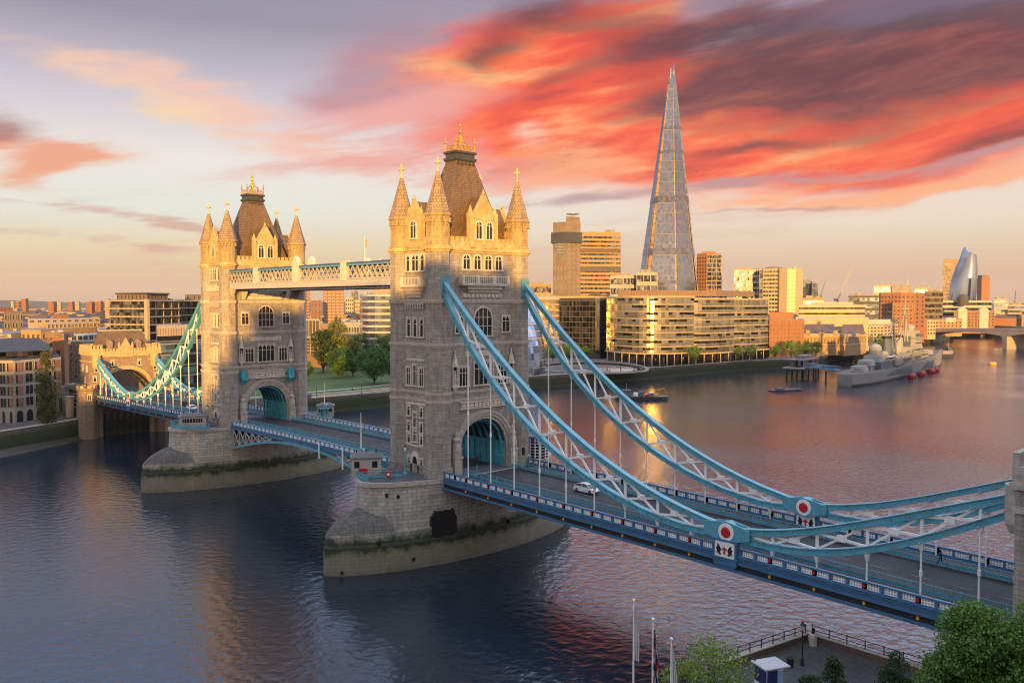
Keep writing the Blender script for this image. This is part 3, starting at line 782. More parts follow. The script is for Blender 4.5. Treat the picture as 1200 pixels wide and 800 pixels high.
def make_tower():
    t = thing('bridge_tower', 'nearer bridge tower, shaded grey below and sunlit golden at the top', 'bridge tower', (0, 0, ZT))
    W, ZS, ZA, ZTOP = 5.4, 18.7, 23.5, 27.4
    full, right, by = outline(0.12)
    # walls
    mb = MB()
    half = right + [(W, by), (W, -by)]
    mb.prism(half, ZT - 0.3, ZTOP); mb.prism([(-x, -y) for x, y in half], ZT - 0.3, ZTOP)
    ar = tudor(W, ZS, ZA, 20)
    for sgn in (-1, 1):
        y = sgn * by
        for i in range(20):
            (x0, z0), (x1, z1) = ar[i], ar[i + 1]
            q = [(x0, y, z0), (x1, y, z1), (x1, y, ZTOP), (x0, y, ZTOP)]
            mb.add(q, [(0, 1, 2, 3) if sgn < 0 else (3, 2, 1, 0)])
    for i in range(20):
        (x0, z0), (x1, z1) = ar[i], ar[i + 1]
        mb.add([(x0, -by, z0), (x0, by, z0), (x1, by, z1), (x1, -by, z1)], [(0, 1, 2, 3)])
    for z0, z1, o in ((27.4, 36.9, 0.06), (36.9, 44.4, 0.0), (44.4, 53.0, -0.04)): mb.prism(outline(o)[0], z0, z1)
    mb.build('tower_wall', STONE, t)
    pl = outline(0.42)[1]
    pb = outline(0.42)[2]
    for s in (1, -1):
        mb = MB(); mb.prism([(s * x, s * y) for x, y in pl + [(W + .7, pb), (W + .7, -pb)]], ZT - 0.3, ZT + 1.5); mb.build('plinth', STONE, t)
    for z0, z1, o in ((27.0, 27.45, 0.3), (28.35, 28.75, 0.26), (36.6, 37.1, 0.26), (44.1, 44.6, 0.24)):
        mb = MB(); mb.prism(outline(o)[0], z0, z1); mb.prism(outline(o - 0.12)[0], z0 - 0.25, z0); mb.build('string_course', TRIM, t)
    mb = MB(); mb.prism(outline(0.12)[0], 52.6, 52.95); mb.prism(outline(0.42)[0], 52.95, 53.35); mb.prism(outline(0.2)[0], 53.35, 53.6); mb.build('cornice', TOPSTONE, t)
    # arch rings, front and back
    for sgn in (-1, 1):
        mb = MB()
        for (w0, w1, pr) in ((5.4, 5.95, 0.12), (5.95, 6.5, 0.32), (6.5, 6.95, 0.5)):
            a = [(-w0, ZT)] + tudor(w0, ZS, ZA + (w0 - 5.4), 16) + [(w0, ZT)]
            b = [(-w1, ZT)] + tudor(w1, ZS, ZA + (w1 - 5.4), 16) + [(w1, ZT)]
            y0, y1 = sgn * (by - 0.05), sgn * (by + pr)
            for i in range(len(a) - 1):
                (x0, z0), (x1, z1), (X0, Z0), (X1, Z1) = a[i], a[i + 1], b[i], b[i + 1]
                mb.add([(x0, y1, z0), (x1, y1, z1), (X1, y1, Z1), (X0, y1, Z0), (x0, y0, z0), (x1, y0, z1), (X1, y0, Z1), (X0, y0, Z0)],
                       [(0, 1, 2, 3), (0, 4, 5, 1), (3, 2, 6, 7)])
        mb.build('arch_moulding', TRIM, t)
    # carriageway lining: painted panels and vault ribs
    for s in (-1, 1):
        mb = MB(); mb.box(s * 5.3 - 0.08, s * 5.3 + 0.08, -by + 0.35, by - 0.35, ZT, ZS + 0.2)
        for k in range(8):
            y = -by + 0.7 + k * (2 * by - 1.4) / 7; mb.box(s * 5.12 - 0.12, s * 5.12 + 0.12, y - 0.12, y + 0.12, ZT, ZS)
        mb.box(s * 5.12 - 0.14, s * 5.12 + 0.14, -by + 0.3, by - 0.3, ZS - 0.25, ZS + 0.05)
        mb.box(s * 5.12 - 0.13, s * 5.12 + 0.13, -by + 0.34, by - 0.34, ZT + 1.6, ZT + 1.8)
        mb.build('gate_panelling', TEAL, t)
    for k in range(7):
        y = -by + 0.9 + k * (2 * by - 1.8) / 6; mb = MB()
        a = tudor(5.3, ZS, ZA - 0.1, 14); b = tudor(4.9, ZS, ZA - 0.5, 14)
        mb.loft([[(p[0], y - .14, p[1]), (p[0], y + .14, p[1]), (q[0], y + .14, q[1]), (q[0], y - .14, q[1])] for p, q in zip(a, b)])
        mb.build('vault_rib', TEAL, t)
    # tunnel vault filling between the ribs reads dark
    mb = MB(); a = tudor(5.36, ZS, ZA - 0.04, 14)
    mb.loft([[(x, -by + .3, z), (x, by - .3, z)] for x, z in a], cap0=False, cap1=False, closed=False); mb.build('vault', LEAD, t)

    for face in range(4):
        NS = face % 2 == 0
        pB, pC, pD = ((by, outline(.06)[2], outline(0)[2]) if NS else (TX + .9 + .12, TX + .96, TX + .9))
        pA = by if NS else TX + 0.9 + 0.12
        if NS:
            for c, w, n, h in ((0, 4.2, 4, 3.9), (-4.45, 2.1, 3, 3.1), (4.45, 2.1, 3, 3.1)):
                put_window(t, face, c, 29.7, (w, h, n, 1), pC)
            put_window(t, face, 0, 38.3, (4.0, 4.8, 4, 2, True), pD)
            for c in (-5.4, 5.4): put_window(t, face, c, 38.9, (1.7, 2.6, 2, 1), pD)
            for c in (-3.7, -1.25, 1.25, 3.7): put_window(t, face, c, 49.9, (1.55, 2.3, 2, 1, True), pD - .04)
        else:
            for c, h in ((-1.9, 2.9), (0, 3.4), (1.9, 2.9)): put_window(t, face, c, 29.7, (1.15, h, 2, 1), pC)
            for c, h in ((-1.9, 3.0), (0, 3.0), (1.9, 3.0)): put_window(t, face, c, 38.2, (0.9, h, 1, 1), pD)
            for c, w, n in ((-2.1, 1.0, 1), (0, 1.9, 2), (2.1, 1.0, 1)): put_window(t, face, c, 49.6, (w, 2.6, n, 1), pD - .04)
            for c in (-1.85, 1.85):
                for z, h in ((24.3, 1.5), (21.6, 1.5), (19.5, 1.4)): put_window(t, face, c, z, (0.75, h, 1, 1), pA)
                put_window(t, face, c, 15.4, (0.7, 1.4, 1, 1), pA)
            put_window(t, face, 0, 22.4, (1.05, 2.4, 2, 1), pA); put_window(t, face, 0, 19.9, (1.05, 1.7, 2, 1), pA)
            # door with pointed hood
            f = FMB(face); P = pA
            a = [(-0.75, ZT)] + tudor(0.75, ZT + 1.9, ZT + 2.9, 8) + [(0.75, ZT)]; b = [(-1.25, ZT)] + tudor(1.25, ZT + 1.9, ZT + 3.7, 8) + [(1.25, ZT)]
            for i in range(len(a) - 1):
                f.add([(a[i][0], -P - .3, a[i][1]), (a[i + 1][0], -P - .3, a[i + 1][1]), (b[i + 1][0], -P - .3, b[i + 1][1]), (b[i][0], -P - .3, b[i][1]),
                       (a[i][0], -P, a[i][1]), (a[i + 1][0], -P, a[i + 1][1]), (b[i + 1][0], -P, b[i + 1][1]), (b[i][0], -P, b[i][1])], [(0, 1, 2, 3), (0, 4, 5, 1), (3, 2, 6, 7)])
            dr = f.build('doorway', PALE, t)
            f = FMB(face); f.add([(x, -P - .04, z) for x, z in a], [tuple(range(len(a)))]); f.build('door', BLACK, dr)
            # row of corbels over the third storey
            f = FMB(face)
            for k in range(8): f.box(-2.6 + k * .72, -2.25 + k * .72, -pD - .45, -pD + .1, 42.9, 43.6)
            f.box(-2.8, 2.8, -pD - .5, -pD + .1, 43.6, 43.9); f.build('corbel_table', TRIM, t)
        # balcony
        wB = 5.4 if NS else 2.9; z0 = 46.9 if NS else 46.6; P = pD - .04
        f = FMB(face)
        for k, (z, pr) in enumerate(((z0 - 1.7, .25), (z0 - 1.15, .55), (z0 - .6, .85))): f.box(-wB * .62 - k * .3, wB * .62 + k * .3, -P - pr, -P + .05, z, z + .55)
        f.box(-wB, wB, -P - 1.15, -P + .05, z0, z0 + .28)
        bal = f.build('balcony', TRIM, t)
        f = FMB(face)
        f.box(-wB + .02, wB - .02, -P - 1.1, -P - .95, z0 + .28, z0 + .45); f.box(-wB, wB, -P - 1.14, -P - .92, z0 + 1.55, z0 + 1.72)
        n = int(wB * 2 / 0.42)
        for k in range(n + 1):
            x = -wB + .12 + k * (2 * wB - .24) / n; f.box(x - .07, x + .07, -P - 1.08, -P - .98, z0 + .45, z0 + 1.55)
        for x in ([-wB + .25, -wB / 3, wB / 3, wB - .25] if NS else [-wB + .25, wB - .25]): f.box(x - .3, x + .3, -P - 1.18, -P - .9, z0 + .28, z0 + 1.85)
        for s in (-1, 1): f.box(s * (wB - .1) - .08, s * (wB - .1) + .08, -P - 1.0, -P, z0 + .28, z0 + 1.6)
        f.build('balustrade', PALE, bal)
        # ornamental bands
        def band(xs, w, z0, z1, pr, P, rail=None):
            f = FMB(face); f.box(xs[0] - .15, xs[-1] + w + .15, -P - .09, -P + .05, z0 - .12, z1 + .12)
            for x in xs: f.box(x, x + w, -P - pr, -P - .05, z0, z1)
            if rail: f.box(rail[0], rail[1], -P - .36, -P + .04, z1 + .1, z1 + .3); f.box(rail[0], rail[1], -P - .36, -P + .04, z0 - .3, z0 - .1)
            f.build('carved_band', PALE, t)
        if NS:
            band([-4.9 + k * .9 for k in range(11)], .7, 25.75, 26.5, .28, pB, (-5.4, 5.4)); band([-3.9 + k * .9 for k in range(9)], .6, 34.7, 35.4, .22, pC); band([-4.5 + k * .92 for k in range(10)], .5, 45.0, 45.5, .25, pD)
        else:
            band([-2.7], 5.4, 26.3, 26.5, .2, pA); band([-2.5], 5.0, 18.95, 19.08, .2, pA); band([-2.5 + k * 1.9 for k in range(3)], 1.2, 33.95, 34.15, .2, pC)
        if NS:
            for s in (-1, 1):            # canopied niches either side of the windows
                f = FMB(face); x = s * 6.55
                f.box(x - .62, x + .62, -pC - .5, -pC + .05, 29.4, 29.9); f.box(x - .62, x - .42, -pC - .4, -pC + .05, 29.9, 33.0); f.box(x + .42, x + .62, -pC - .4, -pC + .05, 29.9, 33.0)
                f.lathe((x, -pC - .25), [(.75, 33.0), (.6, 33.4), (.12, 35.3), (.22, 35.45), (.05, 35.9)], 6)
                f.lathe((x, -pC - .2), [(.1, 28.4), (.5, 29.4)], 6)
                nb = f.build('statue_niche', PALE, t)
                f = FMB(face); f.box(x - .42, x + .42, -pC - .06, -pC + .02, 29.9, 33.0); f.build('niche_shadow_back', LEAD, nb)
                f = FMB(face); f.lathe((x, -pC - .22), [(.26, 29.9), (.3, 30.6), (.22, 31.6), (.1, 31.8), (.17, 32.0), (.12, 32.35), (.02, 32.4)], 8); f.build('statue', PALE, nb)
                f = FMB(face); xx = s * 6.5   # heavy carved brackets beside the arch
                f.box(xx - .8, xx + .8, -pB - 1.1, -pB, ZT, ZT + 2.9); f.box(xx - .95, xx + .95, -pB - 1.25, -pB, ZT + 2.9, ZT + 3.2)
                f.lathe((xx, -pB - .55), [(.75, ZT + 3.2), (.85, ZT + 4.4), (.6, ZT + 5.6), (.75, ZT + 6.1), (.35, ZT + 6.7), (.42, ZT + 7.1), (.05, ZT + 7.5)], 8)
                f.build('carved_bracket', TRIM, t)
        # parapet between dormer and turrets
        dw = 3.05 if NS else 2.0; ey = (TX - 1.8) if NS else (TY - 1.7); P = pD + .1
        for s in (-1, 1):
            f = FMB(face); x0, x1 = sorted((s * dw, s * ey))
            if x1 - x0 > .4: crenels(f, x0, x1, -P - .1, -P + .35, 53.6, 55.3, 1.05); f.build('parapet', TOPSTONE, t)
        # dormer
        gh = 62.8 if NS else 61.6; eh = 59.2 if NS else 58.8
        f = FMB(face)
        prof = [(-dw, 53.5), (dw, 53.5), (dw, eh - .9), (dw * .72, eh - .9), (dw * .72, eh), (0, gh), (-dw * .72, eh), (-dw * .72, eh - .9), (-dw, eh - .9)]
        f.loft([[(x, -P + .6, z) for x, z in prof], [(x, -P - .25, z) for x, z in prof]])
        for s in (-1, 1):
            x = s * (dw - .25); f.box(x - .33, x + .33, -P - .45, -P + .7, 53.5, eh + .4)
            f.lathe((x, -P + .1), [(.42, eh + .4), (.42, eh + .6), (.05, eh + 1.7)], 6)
            f.bar((s * dw * .78, -P - .1, eh - .1), (0, -P - .1, gh + .15), .55, .3)
        f.lathe((0, -P - .1), [(.16, gh), (.28, gh + .3), (.05, gh + 1.0)], 6)
        # blind tracery on the gable
        for k in range(-2, 3):
            zt = eh + (gh - eh) * (1 - abs(k * .5) / (dw * .72)) - .5
            if NS or abs(k) < 2: f.box(k * .5 - .07, k * .5 + .07, -P - .36, -P - .2, eh - .5, zt)
        f.box(-dw * .7, dw * .7, -P - .38, -P - .2, eh - .7, eh - .45)
        if NS: f.lathe((0, -P - .3), [(.3, 54.0), (.3, 58.9)], 6)
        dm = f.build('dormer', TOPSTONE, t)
        f = FMB(face); bk = (TY - 1.5) if NS else (TX - 4.6)
        pr2 = [(-dw * .74, eh - .1), (0, gh - .15), (dw * .74, eh - .1), (dw * .74, 54), (-dw * .74, 54)]
        inner = P - (4.2 if NS else 4.6)
        f.loft([[(x, -P + .58, z) for x, z in pr2], [(x, -inner, z) for x, z in pr2]]); f.build('dormer_roof', SLATE, dm)
        for c in ((-1.2, 1.2) if NS else (0,)): put_window(dm, face, c, 55.2, (1.35 if NS else 1.7, 2.8, 2, 1, True), P + .25, 'dormer_window')

    # corner turrets
    for sx in (-1, 1):
        for sy in (-1, 1):
            c = (sx * TX, sy * TY); o8 = math.pi / 8
            mb = MB(); k = 1 / math.cos(o8)
            mb.lathe(c, [(2.12 * k, 53.58), (2.12 * k, 53.8), (1.86 * k, 53.95), (1.86 * k, 58.0), (2.05 * k, 58.25), (2.05 * k, 58.45), (2.25 * k, 58.7), (2.25 * k, 59.0)], 8, 0, o8)
            for i in range(16):
                a = o8 / 2 + i * math.pi / 8; mb.obox((c[0] + 2.02 * math.cos(a), c[1] + 2.02 * math.sin(a)), a, .42, .3, 57.5, 58.3)
            for i in range(8):
                a = o8 * 2 * i; r = 1.88
                for q in (-.45, .45): mb.obox((c[0] + r * math.cos(a) - q * math.sin(a), c[1] + r * math.sin(a) + q * math.cos(a)), a, .16, .14, 54.4, 57.2)
                mb.obox((c[0] + r * math.cos(a), c[1] + r * math.sin(a)), a, .16, 1.0, 56.9, 57.3)
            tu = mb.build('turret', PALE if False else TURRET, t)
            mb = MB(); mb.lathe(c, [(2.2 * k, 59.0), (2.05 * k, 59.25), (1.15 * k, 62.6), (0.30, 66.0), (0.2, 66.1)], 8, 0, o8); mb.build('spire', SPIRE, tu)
            mb = MB(); cross_finial(mb, c[0], c[1], 66.1, 68.4); mb.build('finial', FINIAL, tu)
    # steep roof, platform, gilded cresting
    def rect(x, y, z): return [(-x, -y, z), (x, -y, z), (x, y, z), (-x, y, z)]
    mb = MB(); mb.loft([rect(7.7, 4.6, 53.4), rect(7.2, 4.3, 54.8), rect(5.9, 3.5, 58.5), rect(4.6, 2.8, 62.2), rect(3.0, 1.95, 66.6), rect(2.1, 1.45, 69.3)])
    rf = mb.build('roof', SLATE, t)
    mb = MB(); mb.loft([rect(2.1, 1.45, 69.1), rect(2.45, 1.75, 69.5), rect(2.45, 1.75, 69.8), rect(2.15, 1.5, 69.95), rect(2.15, 1.5, 70.5), rect(2.45, 1.75, 70.65), rect(2.45, 1.75, 71.0)])
    for i in range(5):
        for q in (-1, 1): mb.box(-1.7 + i * .85 - .17, -1.7 + i * .85 + .17, q * 1.7 - .15, q * 1.7 + .15, 68.5, 69.0)
    mb.build('roof_platform', LEAD, rf)
    mb = MB(); cx_, cy_ = 2.15, 1.5
    for s in (-1, 1):
        n_ = 6
        for i in range(n_ + 1):
            x = -cx_ + i * 2 * cx_ / n_; y = s * cy_
            mb.bar((x, y, 71), (x, y, 72.1), .09); mb.ball((x, y, 72.2), .11, 6)
            if i < n_:
                d_ = 2 * cx_ / n_; mb.bar((x, y, 71.1), (x + d_, y, 72.0), .07); mb.bar((x + d_, y, 71.1), (x, y, 72.0), .07)
        mb.bar((-cx_, s * cy_, 71.1), (cx_, s * cy_, 71.1), .14); mb.bar((-cx_, s * cy_, 72.0), (cx_, s * cy_, 72.0), .1)
        for i in range(5): y = -cy_ + i * cy_ / 2; mb.bar((s * cx_, y, 71), (s * cx_, y, 72.1), .09)
        mb.bar((s * cx_, -cy_, 71.1), (s * cx_, cy_, 71.1), .14); mb.bar((s * cx_, -cy_, 72.0), (s * cx_, cy_, 72.0), .1)
        for sy in (-1, 1): mb.lathe((s * cx_, sy * cy_), [(.15, 71), (.15, 72.4), (.26, 72.6), (.1, 73.0), (.15, 73.2), (.02, 73.7)], 6)
        mb.bar((s * 1.8, 0, 71.9), (0, 0, 74.2), .13); mb.bar((0, s * 1.2, 71.9), (0, 0, 74.2), .13); mb.bar((s * 1.0, -1.28, 72.0), (0, -1.28, 73.3), .1); mb.bar((s * 1.0, 1.28, 72.0), (0, 1.28, 73.3), .1)
        mb.bar((s * .9, 0, 73.1), (0, 0, 73.1), .1)
    mb.lathe((0, 0), [(.22, 71.4), (.16, 74.2), (.34, 74.5), (.12, 74.8), (.09, 75.4), (.2, 75.6), (.02, 76.3)], 8)
    mb.box(-.42, .42, -.07, .07, 75.25, 75.42)
    mb.build('roof_crest', GOLD, rf)
    # stone brackets that carry the high walkways, and hanging housings on the river face
    for x in (-7.4, 7.4):
        for q in (-1.6, 1.6):
            mb = MB(); mb.loft([[(x + q - .35, 6.0, 44.7), (x + q + .35, 6.0, 44.7), (x + q + .35, 6.5, 44.7), (x + q - .35, 6.5, 44.7)], [(x + q - .4, 6.0, 47.3), (x + q + .4, 6.0, 47.3), (x + q + .4, 8.6, 47.3), (x + q - .4, 8.6, 47.3)]]); mb.build('walkway_corbel', PALE, t)
    for x in (-6.2, 6.2):
        mb = MB(); mb.box(x - .75, x + .75, by, by + 1.2, 25.2, 27.6); mb.loft([[(x - .75, by, 25.2), (x + .75, by, 25.2), (x + .75, by + 1.2, 25.2), (x - .75, by + 1.2, 25.2)], [(x - .3, by, 24.2), (x + .3, by, 24.2), (x + .3, by + .4, 24.2), (x - .3, by + .4, 24.2)]]); mb.build('signal_housing', TEAL, t)
    # turquoise pads where the chains enter the wall
    for x in (-TX, TX):
        mb = MB(); mb.loft([[(x - .9, -7.35, 45.0), (x + .9, -7.35, 45.0), (x + .9, -6.9, 45.0), (x - .9, -6.9, 45.0)], [(x - .9, -7.5, 48.2), (x + .9, -7.5, 48.2), (x + .9, -6.9, 48.2), (x - .9, -6.9, 48.2)]]); mb.build('chain_saddle', CYAN, t)
    return t
TURRET = blocks('turret_stone', (0.45, 0.355, 0.185), (0.35, 0.275, 0.145), (0.22, 0.175, 0.10), 0.8, 0.46, stain=0.35, stain_col=(0.2, 0.18, 0.15), msize=0.02)  # the sunlit gold of the turret tops is mixed into this stone
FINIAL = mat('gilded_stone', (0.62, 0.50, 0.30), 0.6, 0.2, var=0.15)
tower = make_tower()
tower2 = dup(tower, (0, D, ZT), math.pi, 'farther bridge tower, its left side sunlit down to the lower storeys')

# -------- high walkways
def make_walkway():
    y0, y1, x0, x1 = 7.5, D - 7.5, -9.5, -5.9
    t = thing('high_walkway', 'white latticed high walkway on the side facing the viewer, sunlit', 'walkway', (0, 0, ZT))
    mb = MB(); mb.box(x0 + .25, x1 - .25, y0, y1, 47.2, 48.3); mb.build('floor_girder', UNDERSIDE, t)
    for x, s in ((x0, -1), (x1, 1)):
        mb = MB(); mb.box(x - .22, x + .22, y0, y1, 47.35, 48.55); mb.box(x - .38, x + .38, y0, y1, 48.55, 48.8); mb.box(x - .34, x + .34, y0, y1, 47.2, 47.38)
        for k in range(34): mb.box(x - .28, x + .28, y0 + 1 + k * 1.98, y0 + 1.16 + k * 1.98, 47.38, 48.55)
        mb.build('side_girder', WALKW, t)
        mb = MB(); n = 40; p = (y1 - y0) / n
        for k in range(n):
            a = y0 + k * p
            mb.bar((x, a, 48.8), (x, a + p, 51.1), .24, .1); mb.bar((x + .03, a + p, 48.8), (x + .03, a, 51.1), .24, .1)
        mb.build('lattice', WALKW, t)
        mb = MB(); mb.box(x - .3, x + .3, y0, y1, 51.1, 51.45); mb.build('top_rail', MIDBLUE, t)
        for yc in (23.9, 42.8, 61.2):
            mb = MB(); w = 1.3 if yc == 42.8 else .95
            mb.box(x - .42, x + .42, yc - w, yc + w, 48.3, 51.9 if yc != 42.8 else 52.4)
            if yc == 42.8:
                mb.loft([[(x - .42, yc - w, 52.4), (x + .42, yc - w, 52.4), (x + .42, yc + w, 52.4), (x - .42, yc + w, 52.4)], [(x - .42, yc - .1, 53.8), (x + .42, yc - .1, 53.8), (x + .42, yc + .1, 53.8), (x - .42, yc + .1, 53.8)]])
                mb.tube((x + s * .4, yc, 50.6), (x + s * .55, yc, 50.6), .95, .85, 12); mb.tube((x + s * .55, yc, 50.6), (x + s * .7, yc, 50.6), .5, .4, 10)
                for q in (-1, 1): mb.lathe((x, yc + q * w), [(.25, 52.3), (.25, 52.8), (.04, 53.5)], 6)
            else: mb.box(x - .5, x + .5, yc - w - .12, yc + w + .12, 51.9, 52.1)
            mb.build('stone_panel', PALE, t)
    mb = MB(); mb.loft([[(x0 - .3, y, 51.45), (x1 + .3, y, 51.45), (x1 + .1, y, 51.75), ((x0 + x1) / 2, y, 51.95), (x0 - .1, y, 51.75)] for y in (y0, y1)]); mb.build('roof', LEAD, t)
    mb = MB()
    for k in range(30):
        y = y0 + 1.5 + k * 2.25; mb.box(x0 + .3, x1 - .3, y - .1, y + .1, 47.0, 47.2)
    mb.build('floor_beam', UNDERSIDE, t)
    return t
WALKW = mat('walkway_cream_paint', (0.42, 0.43, 0.43), 0.5, var=0.12)
walkway = make_walkway()
dup(walkway, (0, D, ZT), math.pi, 'high walkway on the upstream side, mostly hidden behind the sunlit one')

# -------- suspension chains: the two long-and-short trusses of the near span
HY = [-13.3, -18.9, -24.4, -30.0, -35.5, -41.0, -46.6, -52.1, -57.5, -68.8, -74.3, -80.0, -85.6, -91.1]
UY = [-7, -13.3, -18.9, -24.4, -30, -35.5, -41, -46.6, -52.1, -57.5, -62.9]
UZ = [47.3, 41.6, 36.9, 32.7, 29.0, 25.7, 22.9, 20.6, 18.7, 17.4, 16.5]
LZ = [45.7, 37.4, 32.0, 27.6, 24.0, 21.1, 18.8, 17.1, 16.05, 15.6, 15.9]
VY = [-62.9, -68.8, -74.3, -80, -85.6, -91.1, -95]
VU = [16.5, 17.2, 18.6, 20.5, 22.5, 24.6, 26.0]
VL = [15.9, 15.55, 16.2, 17.6, 19.9, 22.6, 24.6]
def interp(y, A, B): return float(np.interp(-y, [-a for a in A], B))
def fine(A, B, n):
    """smooth curve through the measured points"""
    a = np.array([-q for q in A]); b = np.array(B); xs = np.linspace(a[0], a[-1], n)
    co = np.polyfit(a, b, 4); return [(-x, float(np.polyval(co, x))) for x in xs]

def make_chain(x, label):
    t = thing('suspension_chain', label, 'suspension chain', (0, 0, 12))
    chord = [(-.42, -.42), (.42, -.42), (.42, .42), (-.42, .42)]
    flange = lambda w, z0, z1: [(-w, z0), (w, z0), (w, z1), (-w, z1)]
    for nm, A, B in (('upper_chord', UY, UZ), ('lower_chord', UY, LZ), ('upper_chord', VY, VU), ('lower_chord', VY, VL)):
        pts = [(x, y, z) for y, z in fine(A, B, 18)]
        mb = MB(); mb.sweep(pts, flange(.28, -.28, .28)); mb.sweep(pts, flange(.44, .28, .37)); mb.sweep(pts, flange(.44, -.37, -.28))
        co_ = fine(A, B, 60); tot = abs(A[-1] - A[0])
        for k in range(int(tot / 1.85)):
            y_ = A[0] - 1.0 - k * 1.85; z_ = interp(y_, [p[0] for p in co_], [p[1] for p in co_]); z2 = interp(y_ - .5, [p[0] for p in co_], [p[1] for p in co_])
            mb.sweep([(x, y_, z_), (x, y_ - (.55 if k % 3 == 0 else .16), z_ + (z2 - z_) * (1.1 if k % 3 == 0 else .32))], flange(.33 if k % 3 == 0 else .39, -.275, .275))
        mb.build(nm, CYAN, t)
    fu = lambda y: interp(y, [p[0] for p in fine(UY, UZ, 60)], [p[1] for p in fine(UY, UZ, 60)]) if y >= -62.9 else interp(y, [p[0] for p in fine(VY, VU, 40)], [p[1] for p in fine(VY, VU, 40)])
    fl = lambda y: interp(y, [p[0] for p in fine(UY, LZ, 60)], [p[1] for p in fine(UY, LZ, 60)]) if y >= -62.9 else interp(y, [p[0] for p in fine(VY, VL, 40)], [p[1] for p in fine(VY, VL, 40)])
    for seq in (HY[:9], HY[9:]):
        for a in seq:
            if fu(a) - fl(a) > 1.0:
                mb = MB(); mb.bar((x, a, fl(a) + .3), (x, a, fu(a) - .3), .26, .26); mb.build('web_post', WHITE, t)
        for a, b in zip(seq[:-1], seq[1:]):
            mb = MB(); s = 1 if True else 0
            if fu(a) - fl(a) > .9 or fu(b) - fl(b) > .9:
                mb.bar((x - .07, a, fu(a) - .3), (x - .07, b, fl(b) + .3), .2, .26); mb.bar((x + .07, a, fl(a) + .3), (x + .07, b, fu(b) - .3), .2, .26)
                m_ = ((a + b) / 2, (fu(a) + fl(b)) / 2); mb.bar((x, (a + b) / 2 - .5, (fu(a) + fl(a) + fu(b) + fl(b)) / 4), (x, (a + b) / 2 + .5, (fu(a) + fl(a) + fu(b) + fl(b)) / 4), .5, .6)
                mb.build('cross_brace', WHITE, t)
    # end fans of bracing
    for y0, y1 in ((-13.3, -9.0), (-57.5, -61.0), (-68.8, -65.0)):
        mb = MB(); mb.bar((x, y0, fl(y0) + .3), (x, y1, fu(y1) - .25), .2, .24); mb.build('cross_brace', WHITE, t)
    for y in HY:
        z0 = fl(y) - .3; zb = zr(y) + .2
        mb = MB(); mb.lathe((x, y), [(.10, zb), (.10, z0 - 1.0), (.16, z0 - .9), (.36, z0 - .15), (.36, z0)], 8)
        if z0 - zb > 6: mb.lathe((x, y), [(.17, (z0 + zb) / 2 - .3), (.17, (z0 + zb) / 2 + .3)], 8)
        mb.build('hanger', WHITE, t)
    # pin joint
    z = 16.2; y = -62.9
    mb = MB(); mb.tube((x - .62, y, z), (x + .62, y, z), 1.3, 1.3, 20)
    for q in (-.5, .5):
        mb.loft([[(x + q - .1, y - 3.2, z - .55), (x + q + .1, y - 3.2, z - .55), (x + q + .1, y - 3.2, z + .75), (x + q - .1, y - 3.2, z + .75)], [(x + q - .1, y, z - 1.3), (x + q + .1, y, z - 1.3), (x + q + .1, y, z + 1.3), (x + q - .1, y, z + 1.3)],
                 [(x + q - .1, y + 3.2, z - .6), (x + q + .1, y + 3.2, z - .6), (x + q + .1, y + 3.2, z + .9), (x + q - .1, y + 3.2, z + .9)]])
    pj = mb.build('pin_joint', CYAN, t)
    for s in (-1, 1):
        mb = MB(); mb.tube((x + s * .6, y, z), (x + s * .72, y, z), 1.1, 1.06, 24); mb.build('white_ring', WHITE, pj)
        mb = MB(); mb.tube((x + s * .7, y, z), (x + s * .86, y, z), .68, .58, 24); mb.build('red_disc', RED, pj)
    return t
ch1 = make_chain(-9.3, 'turquoise chain truss nearest the viewer, red and white roundel over the coat of arms')
ch2 = make_chain(9.3, 'turquoise chain truss of the near span on the upstream side of the road')
MIR = (0, D, 12)
dup(ch2, MIR, math.pi, 'sunlit chain truss of the far span, side towards the viewer')
dup(ch1, MIR, math.pi, 'chain truss of the far span on its farther side, half behind the far tower')

# -------- side spans: deck girders and parapets
def panel_mesh():
    f = MB(); f.box(-.05, .05, -.62, .62, -.36, .36)
    m1 = f.mesh('parapet_panel', WHITE)
    g = MB()
    for s in (-1, 1):
        for k in range(4):
            y = -.45 + k * .3
            for z in (-.16, .16):
                g.add([(s * .056, y - .1, z), (s * .056, y, z - .12), (s * .056, y + .1, z), (s * .056, y, z + .12)], [(0, 1, 2, 3) if s < 0 else (3, 2, 1, 0)])
    return m1, g.mesh('panel_tracery', STEEL)
PM, PT = panel_mesh()
def crest(parent, x, y, z, s):
    """white board with a red cross shield between two dark winged beasts"""
    mb = MB(); mb.box(x - .06, x + .06, y - 1.35, y + 1.35, z - 1.0, z + 1.0); c = mb.build('crest_board', WHITE, parent)
    X0 = x + s * .09
    mb = MB(); mb.box(X0 - .03, X0 + .03, y - .1, y + .1, z - .55, z + .35); mb.box(X0 - .031, X0 + .031, y - .34, y + .34, z - .02, z + .18); mb.build('red_cross', RED, c)
    mb = MB()
    for q in (-1, 1):
        pts = [(.42, -.6), (.62, -.35), (.45, -.05), (.55, .2), (.8, .55), (1.0, .62), (.95, .3), (1.15, .1), (1.0, -.2), (1.1, -.55), (.85, -.4), (.75, -.65)]
        mb.loft([[(X0 - .03, y + q * a, z + b) for a, b in pts], [(X0 + .03, y + q * a, z + b) for a, b in pts]])
    mb.build('heraldic_beast', BLACK, c)
